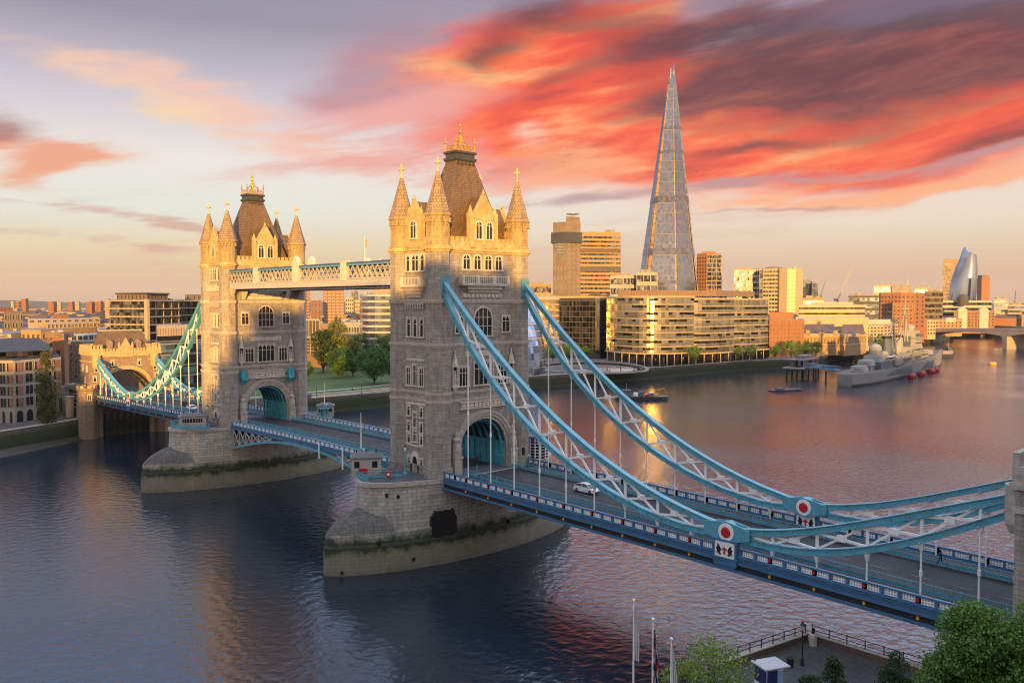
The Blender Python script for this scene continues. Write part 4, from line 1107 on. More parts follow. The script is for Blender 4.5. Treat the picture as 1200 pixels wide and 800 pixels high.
def make_span():
    t = thing('side_span', 'blue side span between the near tower and the right edge, white car on it', 'bridge deck', (0, 0, 12))
    Y = [-7.6, -10.5] + HY[:9] + [-62.9] + HY[9:] + [-94.4]
    for s in (-1, 1):
        x = s * 9.75
        P = lambda dz: [(x, y, zr(y) + dz) for y in Y]
        pr = lambda a, b, c, d: [(a, c), (b, c), (b, d), (a, d)]
        mb = MB(); mb.sweep(P(0), pr(-.14, .14, -.72, .12)); mb.sweep(P(0), pr(-.3, .3, .12, .3)); mb.sweep(P(0), pr(-.3, .3, -.1, .02))
        mb.sweep(P(0), pr(-.24, .24, -.78, -.62))
        mb.build('fascia_girder', BLUE, t)
        mb = MB(); mb.sweep([(s * 9.5, y, zr(y)) for y in Y], pr(-.25, .25, -1.5, -.8)); mb.build('recess', UNDERSIDE, t)
        mb = MB(); mb.sweep([(s * 9.9, y, zr(y)) for y in Y], pr(-.32, .32, -1.68, -1.48)); mb.sweep([(s * 9.9, y, zr(y)) for y in Y], pr(-.1, .1, -1.8, -1.66)); mb.build('bottom_flange', BLUE, t)
        mb = MB(); mb.sweep(P(0), pr(-.2, .2, 1.08, 1.28)); mb.sweep(P(0), pr(-.16, .16, .3, .42))
        bays = list(zip(Y[:-1], Y[1:]))
        spots = []
        for a, b in bays:
            n = max(1, int(round((a - b) / 1.85)))
            for k in range(n):
                y = a + (b - a) * (k + .5) / n
                if abs(y + 62.9) < 1.6: continue
                spots.append(y)
            for k in range(n + 1):
                y = a + (b - a) * k / n; w = .2 if k in (0, n) else .13
                mb.box(x - .15, x + .15, y - w, y + w, zr(y) + .3, zr(y) + 1.1)
        pp = mb.build('parapet', BLUE, t)
        for y in spots:
            w = inst(PM, 'parapet_panel', t, (x, y, zr(y) + .76)); g = bpy.data.objects.new('panel_tracery', PT); COL.objects.link(g); g.parent = w
        for y in HY:
            mb = MB(); zz = zr(y) + .78; X0 = x + s * .17
            mb.loft([[(X0 - .05, y - .13, zz + .2), (X0 + .05, y - .13, zz + .2), (X0 + .05, y + .13, zz + .2), (X0 - .05, y + .13, zz + .2)], [(X0 - .05, y - .13, zz - .1), (X0 + .05, y - .13, zz - .1), (X0 + .05, y + .13, zz - .1), (X0 - .05, y + .13, zz - .1)],
                     [(X0 - .05, y - .02, zz - .3), (X0 + .05, y - .02, zz - .3), (X0 + .05, y + .02, zz - .3), (X0 - .05, y + .02, zz - .3)]]); mb.build('red_shield', RED, t)
            mb = MB(); mb.box(s * 9.82 - .1, s * 9.82 + .16, y - .13, y + .13, zr(y) - 1.3, zr(y) - .95); mb.build('marker_lamp', AMBER, t)
        # pedestal under the pin joint
        zz = zr(-62.9)
        mb = MB(); mb.box(x - .42, x + .42, -64.5, -61.3, zz - 1.15, zz + 1.75); mb.box(x - .55, x + .55, -64.65, -61.15, zz + 1.75, zz + 1.95); mb.box(x - .55, x + .55, -64.65, -61.15, zz - .35, zz - .15)
        mb.loft([[(x - .42, -64.5, zz - 1.15), (x + .42, -64.5, zz - 1.15), (x + .42, -61.3, zz - 1.15), (x - .42, -61.3, zz - 1.15)], [(x - .3, -63.6, zz - 1.75), (x + .3, -63.6, zz - 1.75), (x + .3, -62.2, zz - 1.75), (x - .3, -62.2, zz - 1.75)]][::-1])
        pd = mb.build('pin_pedestal', BLUE, t)
        crest(pd, x + s * .44, -62.9, zz + .75, s); crest(pd, x - s * .44, -62.9, zz + .75, -s)
        # light railing between road and footway
        mb = MB(); xi = s * 5.6
        for dz in (.2, 1.15): mb.sweep([(xi, y, zr(y)) for y in Y], pr(-.035, .035, dz, dz + .06))
        mb.sweep([(xi, y, zr(y)) for y in Y], pr(-.012, .012, .26, .62))
        for k in range(43):
            y = -8.2 - 2 * k; mb.box(xi - .05, xi + .05, y - .05, y + .05, zr(y) + .1, zr(y) + 1.28)
        for k in range(344):
            y = -8.2 - .25 * k; mb.box(xi - .012, xi + .012, y - .018, y + .018, zr(y) + .2, zr(y) + 1.18)
        mb.build('guard_rail', CYAN, t)
    mb = MB(); mb.sweep([(0, y, zr(y)) for y in Y], [(-9.5, -.75), (9.5, -.75), (9.5, -.16), (-9.5, -.16)]); mb.build('deck_slab', UNDERSIDE, t)
    mb = MB()
    for y in HY: mb.box(-9.3, 9.3, y - .25, y + .25, zr(y) - 1.5, zr(y) - .75)
    mb.build('cross_girder', UNDERSIDE, t)
    return t
span = make_span()
dup(span, (0, D, 12), math.pi, 'blue side span between the far tower and the sunlit gatehouse')

# -------- bascule leaves between the towers
def make_leaf():
    t = thing('bascule_leaf', 'half of the opening span, springing from the near pier', 'bascule leaf', (0, 0, 12))
    Y = [7.9 + i * 3.31 for i in range(11)]; Y[-1] = 41.1
    pr = lambda a, b, c, d: [(a, c), (b, c), (b, d), (a, d)]
    low = lambda y: zr(y) - .9 - 4.4 * max(0, 1 - (y - 7.9) / 30.0) ** 1.7
    for s in (-1, 1):
        x = s * 9.55
        mb = MB(); mb.sweep([(x, y, zr(y)) for y in Y], pr(-.16, .16, -.75, .2)); mb.sweep([(x, y, zr(y)) for y in Y], pr(-.26, .26, .1, .26)); mb.build('fascia_girder', BLUE, t)
        mb = MB(); mb.sweep([(x, y, low(y)) for y in Y], pr(-.3, .3, -.28, .22)); mb.build('bottom_chord', CYAN, t)
        mb = MB()
        for a, b in zip(Y[:-1], Y[1:]):
            if zr(b) - low(b) > 1.3:
                mb.bar((x, a, low(a)), (x, a, zr(a) - .6), .22); mb.bar((x, a, zr(a) - .7), (x, b, low(b)), .2); mb.bar((x + .05, a, low(a)), (x + .05, b, zr(b) - .7), .2)
        mb.build('lattice', WALKW, t)
        mb = MB(); mb.sweep([(x, y, zr(y)) for y in Y], pr(-.18, .18, 1.08, 1.26)); mb.sweep([(x, y, zr(y)) for y in Y], pr(-.14, .14, .26, .38))
        n = 18
        for k in range(n + 1):
            y = 7.9 + 33.2 * k / n; mb.box(x - .15, x + .15, y - .14, y + .14, zr(y) + .26, zr(y) + 1.1)
        mb.build('parapet', MIDBLUE, t)
        for k in range(n):
            y = 7.9 + 33.2 * (k + .5) / n
            w = inst(PM, 'parapet_panel', t, (x, y, zr(y) + .74)); g = bpy.data.objects.new('panel_tracery', PT); COL.objects.link(g); g.parent = w
        for y in (24.5, 33.5) if s < 0 else ():
            mb = MB(); mb.box(x - .5, x - .3, y - .16, y + .16, low(y) - 1.4, zr(y) + .5); mb.build('fender_post', WHITE, t)
        mb = MB(); xi = s * 5.6
        for dz in (.2, 1.15): mb.sweep([(xi, y, zr(y)) for y in Y], pr(-.035, .035, dz, dz + .06))
        mb.sweep([(xi, y, zr(y)) for y in Y], pr(-.012, .012, .26, .62))
        for k in range(132):
            y = 8 + .25 * k; w = .05 if k % 8 == 0 else .018; mb.box(xi - w, xi + w, y - w, y + w, zr(y) + .15, zr(y) + 1.2)
        mb.build('guard_rail', CYAN, t)
    mb = MB(); mb.sweep([(0, y, zr(y)) for y in Y], [(-9.4, -.7), (9.4, -.7), (9.4, -.16), (-9.4, -.16)]); mb.build('deck_slab', UNDERSIDE, t)
    mb = MB()
    for y in Y: mb.box(-9.3, 9.3, y - .2, y + .2, low(y) * .4 + zr(y) * .6 - .5, zr(y) - .7)
    mb.build('cross_girder', UNDERSIDE, t)
    return t
leaf = make_leaf()
dup(leaf, (0, D, 12), math.pi, 'half of the opening span, springing from the far pier')

# ================================================================== gatehouses at the bridge ends
BROWNSTONE = blocks('gatehouse_stone', (0.33, 0.25, 0.185), (0.26, 0.20, 0.15), (0.18, 0.14, 0.11), 0.9, 0.42, stain=0.35, stain_col=(0.15, 0.12, 0.09))
def make_gatehouse():
    y0, y1, H, W = 177.0, 187.5, 28.6, 7.6
    t = thing('gatehouse', 'sunlit stone gatehouse with a wide arch at the far end of the bridge', 'gatehouse', (0, 177, QZ))
    ZS_, ZA_ = 16.2, 21.8
    mb = MB()
    for s in (-1, 1): mb.box(*sorted((s * W, s * 11.3)), y0, y1, -1.0, H + .2)
    a = tudor(W, ZS_, ZA_, 18)
    for i in range(18):
        (xa, za), (xb, zb) = a[i], a[i + 1]
        for y, o in ((y0 + .05, 0), (y1 - .05, 1)):
            q = [(xa, y, za), (xb, y, zb), (xb, y, H), (xa, y, H)]; mb.add(q, [(0, 1, 2, 3) if o == 0 else (3, 2, 1, 0)])
        mb.add([(xa, y0 + .05, za), (xa, y1 - .05, za), (xb, y1 - .05, zb), (xb, y0 + .05, zb)], [(0, 1, 2, 3)])
    mb.add([(-W, y0 + .05, H), (W, y0 + .05, H), (W, y1 - .05, H), (-W, y1 - .05, H)], [(0, 1, 2, 3)])
    mb.build('wall', BROWNSTONE, t)
    for y, s in ((y0 + .05, -1), (y1 - .05, 1)):
        mb = MB()
        for w0, w1, pr in ((W, W + .6, .15), (W + .6, W + 1.2, .35)):
            p = tudor(w0, ZS_, ZA_ + w0 - W, 16); q = tudor(w1, ZS_, ZA_ + w1 - W, 16)
            for i in range(16):
                mb.add([(p[i][0], y + s * pr, p[i][1]), (p[i + 1][0], y + s * pr, p[i + 1][1]), (q[i + 1][0], y + s * pr, q[i + 1][1]), (q[i][0], y + s * pr, q[i][1]), (p[i][0], y, p[i][1]), (p[i + 1][0], y, p[i + 1][1]), (q[i + 1][0], y, q[i + 1][1]), (q[i][0], y, q[i][1])], [(0, 1, 2, 3), (0, 4, 5, 1), (3, 2, 6, 7)])
        mb.build('arch_moulding', TOPSTONE, t)
        # cornice and battlement of the middle part, gable in the centre
        mb = MB(); mb.box(-7.4, 7.4, min(y, y + s * .35), max(y, y + s * .35), 26.2, 26.7)
        ya, yb = sorted((y + s * .25, y - s * .3)); crenels(mb, -7.4, -2.3, ya, yb, 26.7, 28.9, 1.1); crenels(mb, 2.3, 7.4, ya, yb, 26.7, 28.9, 1.1)
        mb.build('parapet', TOPSTONE, t)
        mb = MB(); pf = [(-2.2, 26.0), (2.2, 26.0), (2.2, 29.2), (1.5, 29.6), (0, 32.4), (-1.5, 29.6), (-2.2, 29.2)]
        mb.loft([[(x, y - s * .35, z) for x, z in pf], [(x, y + s * .45, z) for x, z in pf]])
        for q in (-1, 1): mb.lathe((q * 2.1, y + s * .2), [(.4, 26), (.4, 29.6), (.5, 29.7), (.05, 31.2)], 6)
        mb.build('gable', TOPSTONE, t)
        for x in (-4.3, 4.3):
            fm, gm = window_mesh(.7, 1.5, 1, 1); w = inst(fm, 'window', t, (x, y, 23.3), 0 if s < 0 else math.pi); g = bpy.data.objects.new('pane', gm); COL.objects.link(g); g.parent = w
    # end towers
    for s in (-1, 1):
        xa, xb = sorted((s * 7.2, s * 11.5))
        mb = MB(); mb.box(xa, xb, y0 - .3, y1 + .3, 24.6, 25.0); mb.box(xa - .15, xb + .15, y0 - .45, y1 + .45, 26.8, 27.4)
        crenels(mb, xa, xb, y0 - .3, y0 + .2, 27.4, 30.2, 1.0); crenels(mb, xa, xb, y1 - .2, y1 + .3, 27.4, 30.2, 1.0)
        for xx in (xa, xb - .5):
            n = 8
            mb.box(xx + .01, xx + .49, y0 + .2, y1 - .2, 27.4, 28.9)
            for k in range(n): mb.box(xx, xx + .5, y0 + .8 + k * 1.25, y0 + 1.45 + k * 1.25, 28.9, 30.2)
        mb.build('tower_parapet', TOPSTONE, t)
        fm, gm = window_mesh(.75, 1.6, 1, 1)
        for yy, rz in ((y0, 0), (y1, math.pi)):
            for x, z in ((s * 9.4, 21.6), (s * 9.9, 18.4)):
                w = inst(fm, 'window', t, (x, yy, z), rz); g = bpy.data.objects.new('pane', gm); COL.objects.link(g); g.parent = w
        rz = -math.pi / 2 if s < 0 else math.pi / 2
        for y, z in ((180, 21.6), (184.5, 21.6), (182, 17.8)):
            w = inst(fm, 'window', t, (s * 11.3, y, z), rz); g = bpy.data.objects.new('pane', gm); COL.objects.link(g); g.parent = w
        mb = MB(); mb.lathe((s * 9.3, y0 - .2), [(.9, 22.3), (1.35, 23.2), (1.35, 26.9)], 8); mb.build('chain_housing', TOPSTONE, t)
        # low octagonal bastion on the river side and its plinth
        mb = MB(); k8 = math.pi / 8
        mb.lathe((s * 12.6, 176.6), [(3.1, -1), (3.1, 11.2), (2.9, 11.5), (2.9, 15.6), (3.2, 15.9), (3.2, 16.5)], 8, 0, k8)
        bs = mb.build('bastion', BROWNSTONE, t)
        mb = MB()
        for i in range(8):
            an = i * math.pi / 4; mb.obox((s * 12.6 + 2.8 * math.cos(an), 176.6 + 2.8 * math.sin(an)), an, .5, 1.1, 16.5, 17.3)
        mb.build('bastion_crenels', TOPSTONE, bs)
        fm2, gm2 = window_mesh(.9, 1.5, 2, 1)
        w = inst(fm2, 'bastion_window', bs, (s * 12.6, 176.6 - 2.7, 12.8)); g = bpy.data.objects.new('pane', gm2); COL.objects.link(g); g.parent = w
    # hipped roof and dormers
    mb = MB(); mb.loft([[(-8.2, y0 + 1, 27.5), (8.2, y0 + 1, 27.5), (8.2, y1 - 1, 27.5), (-8.2, y1 - 1, 27.5)], [(-7.0, y0 + 4.6, 34.6), (7.0, y0 + 4.6, 34.6), (7.0, y1 - 4.6, 34.6), (-7.0, y1 - 4.6, 34.6)]])
    rf = mb.build('roof', SLATE, t)
    mb = MB(); mb.box(-7.0, 7.0, y0 + 4.9, y1 - 4.9, 34.6, 34.95); mb.build('ridge', TRIM, rf)
    for x in (-4.6, 4.6):
        for yy, s in ((y0 + 1.3, -1), (y1 - 1.3, 1)):
            mb = MB(); ya, yb = sorted((yy, yy - s * 3.2)); mb.box(x - .9, x + .9, ya, yb, 28, 30.6); mb.loft([[(x - 1.1, ya - .2, 30.6), (x + 1.1, ya - .2, 30.6), (x + 1.1, yb, 30.6), (x - 1.1, yb, 30.6)], [(x - .3, ya + .2, 31.7), (x + .3, ya + .2, 31.7), (x + .3, yb, 31.7), (x - .3, yb, 31.7)]]); mb.build('roof_dormer', BROWNSTONE, rf)
    return t
gate = make_gatehouse()
gate2 = dup(gate, (0, D - 177, QZ), math.pi, 'grey shaded gatehouse cut off by the right edge, chains running into it')
for k in kids(gate2):
    if k.name.startswith('bastion'):
        for c in kids(k):
            for g in kids(c): bpy.data.objects.remove(g)
            bpy.data.objects.remove(c)
        bpy.data.objects.remove(k)
swap = {BROWNSTONE.name: STONE, TOPSTONE.name: TRIM}          # this shaded end gets greyer colours without the sunlit gold
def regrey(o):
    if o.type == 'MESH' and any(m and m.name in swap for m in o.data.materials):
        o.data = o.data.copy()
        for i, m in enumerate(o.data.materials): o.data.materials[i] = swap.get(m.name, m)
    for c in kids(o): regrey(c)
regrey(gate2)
# river front below the far gatehouse: masonry with timber fenders
t = thing('timbered_quay', 'weedy quay front with dark timber piles under the far gatehouse', 'quay wall', (0, 176, 0))
mb = MB(); mb.box(-9.6, 70, 178.4, 181.5, -2, 8.2); mb.build('wall', WALLM, t)
PILE = mat('wet_timber', (0.03, 0.027, 0.02), 0.7, var=0.4, bump=0.3)
for k in range(26):
    mb = MB(); x = -8.8 + k * 2.1; mb.box(x - .22, x + .22, 177.9, 178.4, -2, 7.4); mb.build('fender_pile', PILE, t)
mb = MB(); mb.box(-9.2, 45, 177.7, 178.1, 3.2, 3.6); mb.build('fender_rail', PILE, t)
# solid approach behind the gatehouse
t = thing('approach_ramp', 'shadowy road ramp beyond the arch of the far gatehouse', 'ramp')
mb = MB(); mb.box(-9.6, 9.6, 182, 240, 0, 11.5); mb.build('ramp_wall', BROWNSTONE, t)
t = thing('approach_ramp', 'road ramp behind the gatehouse at the right edge', 'ramp')
mb = MB(); mb.box(-9.6, 9.6, -150, -95.5, 0, 12.4); mb.build('ramp_wall', BROWNSTONE, t)

# ================================================================== pier-top furniture
def lamp_post(loc, h, label, group=None):
    x, y, z = loc
    t = thing('lamp_post', label, 'lamp post', loc, group)
    mb = MB(); mb.lathe((x, y), [(.42, z), (.42, z + .5), (.26, z + .7), (.16, z + 1.2), (.10, z + h * .8), (.16, z + h * .81), (.08, z + h - .9)], 8); mb.bar((x - .5, y, z + h * .8), (x + .5, y, z + h * .8), .07); mb.build('post', CYAN, t)
    mb = MB(); mb.lathe((x, y), [(.12, z + h - .9), (.26, z + h - .35), (.12, z + h - .2)], 6); mb.build('lantern', WHITE, t)
    mb = MB(); mb.lathe((x, y), [(.3, z + h - .2), (.1, z + h), (.03, z + h + .25)], 6); mb.build('cap', BLACK, t)
    return t
def mast(loc, h, label):
    x, y, z = loc
    t = thing('signal_mast', label, 'mast', loc)
    mb = MB(); mb.box(x - .8, x + .8, y - .8, y + .8, z, z + .35); mb.lathe((x, y), [(.3, z + .3), (.22, z + 2.6), (.2, z + 3.6)], 8)
    for q in (-1, 1): mb.bar((x + q * .9, y, z + 2.4), (x, y, z + 3.4), .12); mb.bar((x + q * 1.2, y, z + .3), (x + q * 1.2, y, z + 2.4), .12); mb.bar((x - 1.2, y + q * .8, z + 1.3), (x + 1.2, y + q * .8, z + 1.3), .1)
    mb.box(x - 1.3, x + 1.3, y - .9, y + .9, z + 2.35, z + 2.5); mb.build('base_frame', CYAN, t)
    mb = MB(); mb.lathe((x, y), [(.15, z + 3.6), (.06, z + h)], 8); mb.bar((x - .55, y, z + h * .75), (x + .55, y, z + h * .75), .06); mb.build('pole', WHITE, t)
    mb = MB(); mb.ball((x + .5, y, z + 3.3), .25, 8); mb.build('lamp', WHITE, t)
    return t
CABW = mat('cabin_render', (0.40, 0.37, 0.34), 0.7, var=0.12)
CABG = mat('cabin_roof_grey', (0.16, 0.165, 0.18), 0.6, var=0.2)
def cabin(cx, cy, yaw, lx, ly, h, label, wide=False, board=False):
    t = thing('control_cabin', label, 'cabin', (cx, cy, ZT))
    cs, sn = math.cos(yaw), math.sin(yaw)
    P = lambda a, b, z: (cx + cs * a - sn * b, cy + sn * a + cs * b, z)
    def ob(m, a0, a1, b0, b1, z0, z1): m.prism([P(a0, b0, 0)[:2], P(a1, b0, 0)[:2], P(a1, b1, 0)[:2], P(a0, b1, 0)[:2]], z0, z1)
    mb = MB(); ob(mb, -lx / 2, lx / 2, -ly / 2, ly / 2, ZT, ZT + h); ob(mb, -lx / 2 - .06, lx / 2 + .06, -ly / 2 - .06, ly / 2 + .06, ZT + h * .38, ZT + h * .44); mb.build('wall', CABW, t)
    mb = MB(); ob(mb, -lx / 2 - .25, lx / 2 + .25, -ly / 2 - .25, ly / 2 + .25, ZT + h, ZT + h + .22)
    r = [P(a, b, ZT + h + .22) for a, b in ((-lx / 2, -ly / 2), (lx / 2, -ly / 2), (lx / 2, ly / 2), (-lx / 2, ly / 2))]; r2 = [P(a * .55, b * .55, ZT + h + .75) for a, b in ((-lx / 2, -ly / 2), (lx / 2, -ly / 2), (lx / 2, ly / 2), (-lx / 2, ly / 2))]
    mb.loft([r, r2]); rf = mb.build('roof', CABG, t)
    mb = MB()
    for k in range(3): q = P(-lx / 3 + k * lx / 3, ly * .1, 0); mb.lathe(q, [(.1, ZT + h + .4), (.1, ZT + h + 1.0), (.2, ZT + h + 1.05), (.05, ZT + h + 1.25)], 6)
    mb.build('roof_vent', BLACK, rf)
    def wn(a0, a1, side, z0, z1, nm='window'):
        m = MB(); e = ly / 2 if side in 'ns' else lx / 2; sg = -1 if side in 'nw' else 1
        lo, hi = sorted((sg * e - sg * .05, sg * e + sg * .04))
        if side in 'ns': ob(m, a0, a1, lo, hi, z0, z1)
        else: ob(m, lo, hi, a0, a1, z0, z1)
        m.build(nm, GLASS, t)
    z0, z1 = ZT + h * .5, ZT + h * .85
    if wide:
        wn(-lx * .36, lx * .36, 'n', z0, z1); wn(-ly * .3, ly * .3, 'w', z0, z1); wn(-lx * .36, lx * .36, 's', z0, z1); wn(-ly * .3, ly * .3, 'e', z0, z1)
        m = MB()
        for k in range(7): q = -lx * .3 + k * lx * .1; ob(m, q - .05, q + .05, -ly / 2 - .07, -ly / 2, z0, z1)
        m.build('mullion', CABW, t)
    else:
        for a in (-lx * .32, lx * .28): wn(a - .45, a + .45, 'n', z0, z1); wn(a - .45, a + .45, 's', z0, z1)
        wn(-1.3, -.6, 'w', z0, z1); wn(-.3, .45, 'w', ZT + .1, z1, 'door'); wn(.8, 1.4, 'w', z0, z1); wn(-.6, .6, 'e', z0, z1)
    if board:
        m = MB(); ob(m, -lx * .26, lx * .04, -ly / 2 - .14, -ly / 2 - .02, ZT + h * .14, ZT + h * .46); m.build('red_notice_board', RED, t)
    return t
E1 = cabin(-17.6, 4.2, R(-33), 5.0, 3.9, 3.1, 'pale cabin with red board on the nearest pier end', board=True)
cabin(-16.6, D - 1.2, R(-25), 6.2, 3.6, 2.5, 'low grey cabin with wide window band on the far pier', wide=True)
cabin(16.6, D - 6.0, R(-30), 4.2, 3.6, 2.8, 'small stone cabin beside the white mast right of the far tower')
# turquoise rails round the pier ends
def end_rail(yc, s, label, a0=-80, a1=80, solid=False):
    t = thing('pier_railing', label, 'railing', (s * 13, yc, ZT))
    mb = MB(); pts = []
    for i in range(25):
        a = R(a0 + (a1 - a0) * i / 24); pts.append((s * (13.2 + 7.6 * math.cos(a)), yc + 7.6 * math.sin(a), ZT))
    for dz in (.55, 1.1): mb.sweep(pts, [(-.05, dz - .05), (.05, dz - .05), (.05, dz + .05), (-.05, dz + .05)])
    mb.sweep(pts, [(-.025, .02), (.025, .02), (.025, .72 if solid else .35), (-.025, .72 if solid else .35)])
    mb.build('rail', CYAN, t)
    mb = MB()
    for p in pts: mb.box(p[0] - .06, p[0] + .06, p[1] - .06, p[1] + .06, ZT, ZT + 1.2)
    mb.build('rail_post', CYAN, t); return t
end_rail(0, -1, 'turquoise rail curving round the nearest pier end by the cabin', -8, 82, True)
end_rail(D, -1, 'turquoise rail on the tip of the far pier below the low cabin', -75, 80, True)
end_rail(D, 1, 'turquoise rail round the upstream end of the far pier', -80, 75)
t = thing('fence_panel', 'short turquoise fence in front of the pale cabin with red board', 'fence', (-17, 0, ZT))
mb = MB()
A, B = Vector((-20.0, 1.9, ZT)), Vector((-14.2, -1.7, ZT))
for dz in (.5, 1.1): mb.bar(A + Vector((0, 0, dz)), B + Vector((0, 0, dz)), .09)
mb.bar(A + Vector((0, 0, .3)), B + Vector((0, 0, .3)), .05, .5)
for k in range(8): p = A.lerp(B, k / 7); mb.box(p.x - .06, p.x + .06, p.y - .06, p.y + .06, ZT, ZT + 1.2)
mb.build('rail', CYAN, t)
t = thing('life_ring', 'red life ring on its housing at the pier edge', 'life ring', (-16.4, -2.2, ZT))
mb = MB(); d_ = Vector((-.55, -.83, 0)); c0 = Vector((-17.0, -1.5, ZT + .85)); mb.tube(c0, c0 + d_ * .22, .52, .5, 16); mb.bar((-16.9, -1.4, ZT), (-16.9, -1.4, ZT + .9), .12); mb.build('ring', RED, t)
mb = MB(); mb.tube(c0 + d_ * .2, c0 + d_ * .26, .24, .24, 12); mb.build('ring_centre', WHITE, t)
lamp_post((-13.3, -1.2, ZT), 5.2, 'turquoise lamp post on the near pier beside the tower door')
lamp_post((-13.6, D - 2.6, ZT), 5.0, 'turquoise lamp post with crossbar at the far tower foot')
mast((-15.2, 9.6, ZT), 10.0, 'white signal mast on a turquoise frame behind the pale cabin')
mast((15.0, D - 8.2, ZT), 9.2, 'white signal mast on the upstream end of the far pier')
# glazed white kiosk at the upstream foot of the near tower
t = thing('glazed_cabin', 'white framed round glazed cabin at the right foot of the near tower', 'cabin', (15.2, -4.2, ZT))
c = (15.4, -4.4); mb = MB(); mb.lathe(c, [(2.0, ZT + .1), (2.0, ZT + 4.0)], 12); mb.build('glazing', GLASS, t)
mb = MB()
for k in range(12): a = k * math.pi / 6; mb.bar((c[0] + 2.03 * math.cos(a), c[1] + 2.03 * math.sin(a), ZT), (c[0] + 2.03 * math.cos(a), c[1] + 2.03 * math.sin(a), ZT + 4.1), .16)
for j in range(8): mb.lathe(c, [(2.06, ZT + .1 + j * .56), (2.06, ZT + .19 + j * .56)], 12)
mb.build('frame', WHITE, t)
mb = MB(); mb.lathe(c, [(2.3, ZT + 4.1), (2.3, ZT + 4.35), (.2, ZT + 4.8)], 12); mb.build('roof', CABG, t)
mb = MB(); mb.lathe(c, [(2.09, ZT + 3.08), (2.09, ZT + 3.52)], 12); mb.build('blue_band', mat('deep_blue', (.012, .012, .22), .4), t)
# traffic signals by the near arch
for x, y, lb in ((-5.9, -11.5, 'slim turquoise signal post left of the white car lane'), (5.9, -10.4, 'turquoise signal post by the upstream kerb, dark lamp head')):
    t = thing('traffic_signal', lb, 'traffic light', (x, y, zr(y)))
    mb = MB(); mb.lathe((x, y), [(.08, zr(y) + .1), (.08, zr(y) + 3.6)], 8); mb.build('post', CYAN, t)
    mb = MB(); mb.box(x - .2, x + .2, y - .2, y + .15, zr(y) + 2.6, zr(y) + 3.9); mb.build('lamp_head', BLACK, t)

# ================================================================== car, walker, vehicles
CARW = mat('white_car_paint', (0.75, 0.76, 0.78), 0.22, var=0.03)
TYRE = mat('tyre_rubber', (0.015, 0.015, 0.016), 0.8, var=0.2)
RIM = mat('alloy_rim', (0.35, 0.36, 0.38), 0.3, 0.8)
def make_car(x, y, heading, label, paint, L=4.45, Wd=1.75, group=None):
    z0 = zr(y)
    t = thing('parked_car' if False else 'car', label, 'car', (0, 0, 0), group)
    def sect(l, zs):     # cross-section ring at station l
        return [(l, b, z) for b, z in zs]
    half = Wd / 2
    st = [(-2.2, .42, .62, .62, .75), (-2.1, .30, .80, .72, .80), (-1.7, .22, .98, .80, .86), (-.9, .20, .98, .82, .875), (0.3, .20, .96, .83, .875), (1.0, .20, .92, .82, .875), (1.7, .22, .80, .78, .85), (2.1, .28, .66, .68, .76), (2.25, .38, .55, .58, .62)]
    mb = MB(); rings = []
    for l, zb, zt, wt, wb in st:
        rings.append([(l, -wb, zb), (l, wb, zb), (l, wb + .0, (zb + zt) / 2), (l, wt, zt), (l, -wt, zt), (l, -wb, (zb + zt) / 2)])
    mb.loft(rings); body = mb
    gl = MB(); gl.loft([[(l, -w1, z0_), (l, w1, z0_), (l, w2, z1), (l, -w2, z1)] for l, z0_, z1, w1, w2 in ((-2.05, .9, .98, .70, .66), (-1.25, .94, 1.34, .79, .60), (-.4, .94, 1.42, .81, .60), (.45, .93, 1.38, .81, .58), (1.35, .88, .93, .78, .72))])
    rfm = MB(); rfm.loft([[(l, -w, z), (l, w, z), (l, w * .9, z + .06), (l, -w * .9, z + .06)] for l, w, z in ((-1.5, .58, 1.24), (-.9, .62, 1.395), (-.2, .62, 1.42), (.4, .60, 1.385), (.62, .58, 1.31))])
    for s in (-1, 1):
        for l0, l1 in ((-2.02, -1.4), (.55, 1.32)):
            z_0, z_1 = (1.0, 1.36) if l0 < 0 else (1.37, .95); rfm.bar((l0, s * .72, z_0 - .02), (l1, s * .62 if l0 < 0 else s * .74, z_1 - .02), .07)
        rfm.bar((-.35, s * .81, .95), (-.4, s * .61, 1.42), .07)
    cs, sn = math.cos(heading), math.sin(heading)
    def fin(m, name, mt, par=t, smooth=False):
        m.v = [(x + cs * a - sn * b, y + sn * a + cs * b, z0 + c) for a, b, c in m.v]
        return m.build(name, mt, par, smooth)
    OFF[t.name] = Vector((x, y, z0)); t.location = (x, y, z0)
    fin(body, 'body', paint, smooth=True); fin(gl, 'window_glass', GLASS); fin(rfm, 'roof', paint)
    for l in (-1.35, 1.38):
        for s in (-1, 1):
            m = MB(); m.tube((l, s * .70, .32), (l, s * .90, .32), .32, .31, 14); wh = fin(m, 'wheel', TYRE)
            m = MB(); m.tube((l, s * .90, .32), (l, s * .915, .32), .2, .19, 10); fin(m, 'rim', RIM, wh)
    for s in (-1, 1):
        m = MB(); m.box(2.02, 2.2, s * .62 - .16, s * .62 + .16, .56, .70); fin(m, 'headlight', STEEL)
        m = MB(); m.box(-2.2, -2.06, s * .62 - .14, s * .62 + .14, .68, .86); fin(m, 'tail_light', RED)
        m = MB(); m.box(.62, .8, s * .93 - .1, s * .93 + .1, .92, 1.06); fin(m, 'wing_mirror', paint)
    m = MB(); m.box(2.16, 2.27, -.5, .5, .3, .42); fin(m, 'grille', BLACK)
    return t
make_car(1.6, -29.6, -math.pi / 2, 'white hatchback driving on the near span', CARW)
DARKP = mat('dark_car_paint', (0.02, 0.02, 0.025), 0.25, var=0.05)
make_car(2.0, 131, math.pi / 2, 'black car far along the bridge in front of the gatehouse', DARKP)
make_car(-1.9, 118, -math.pi / 2, 'white car beyond the dark one on the far span', CARW)

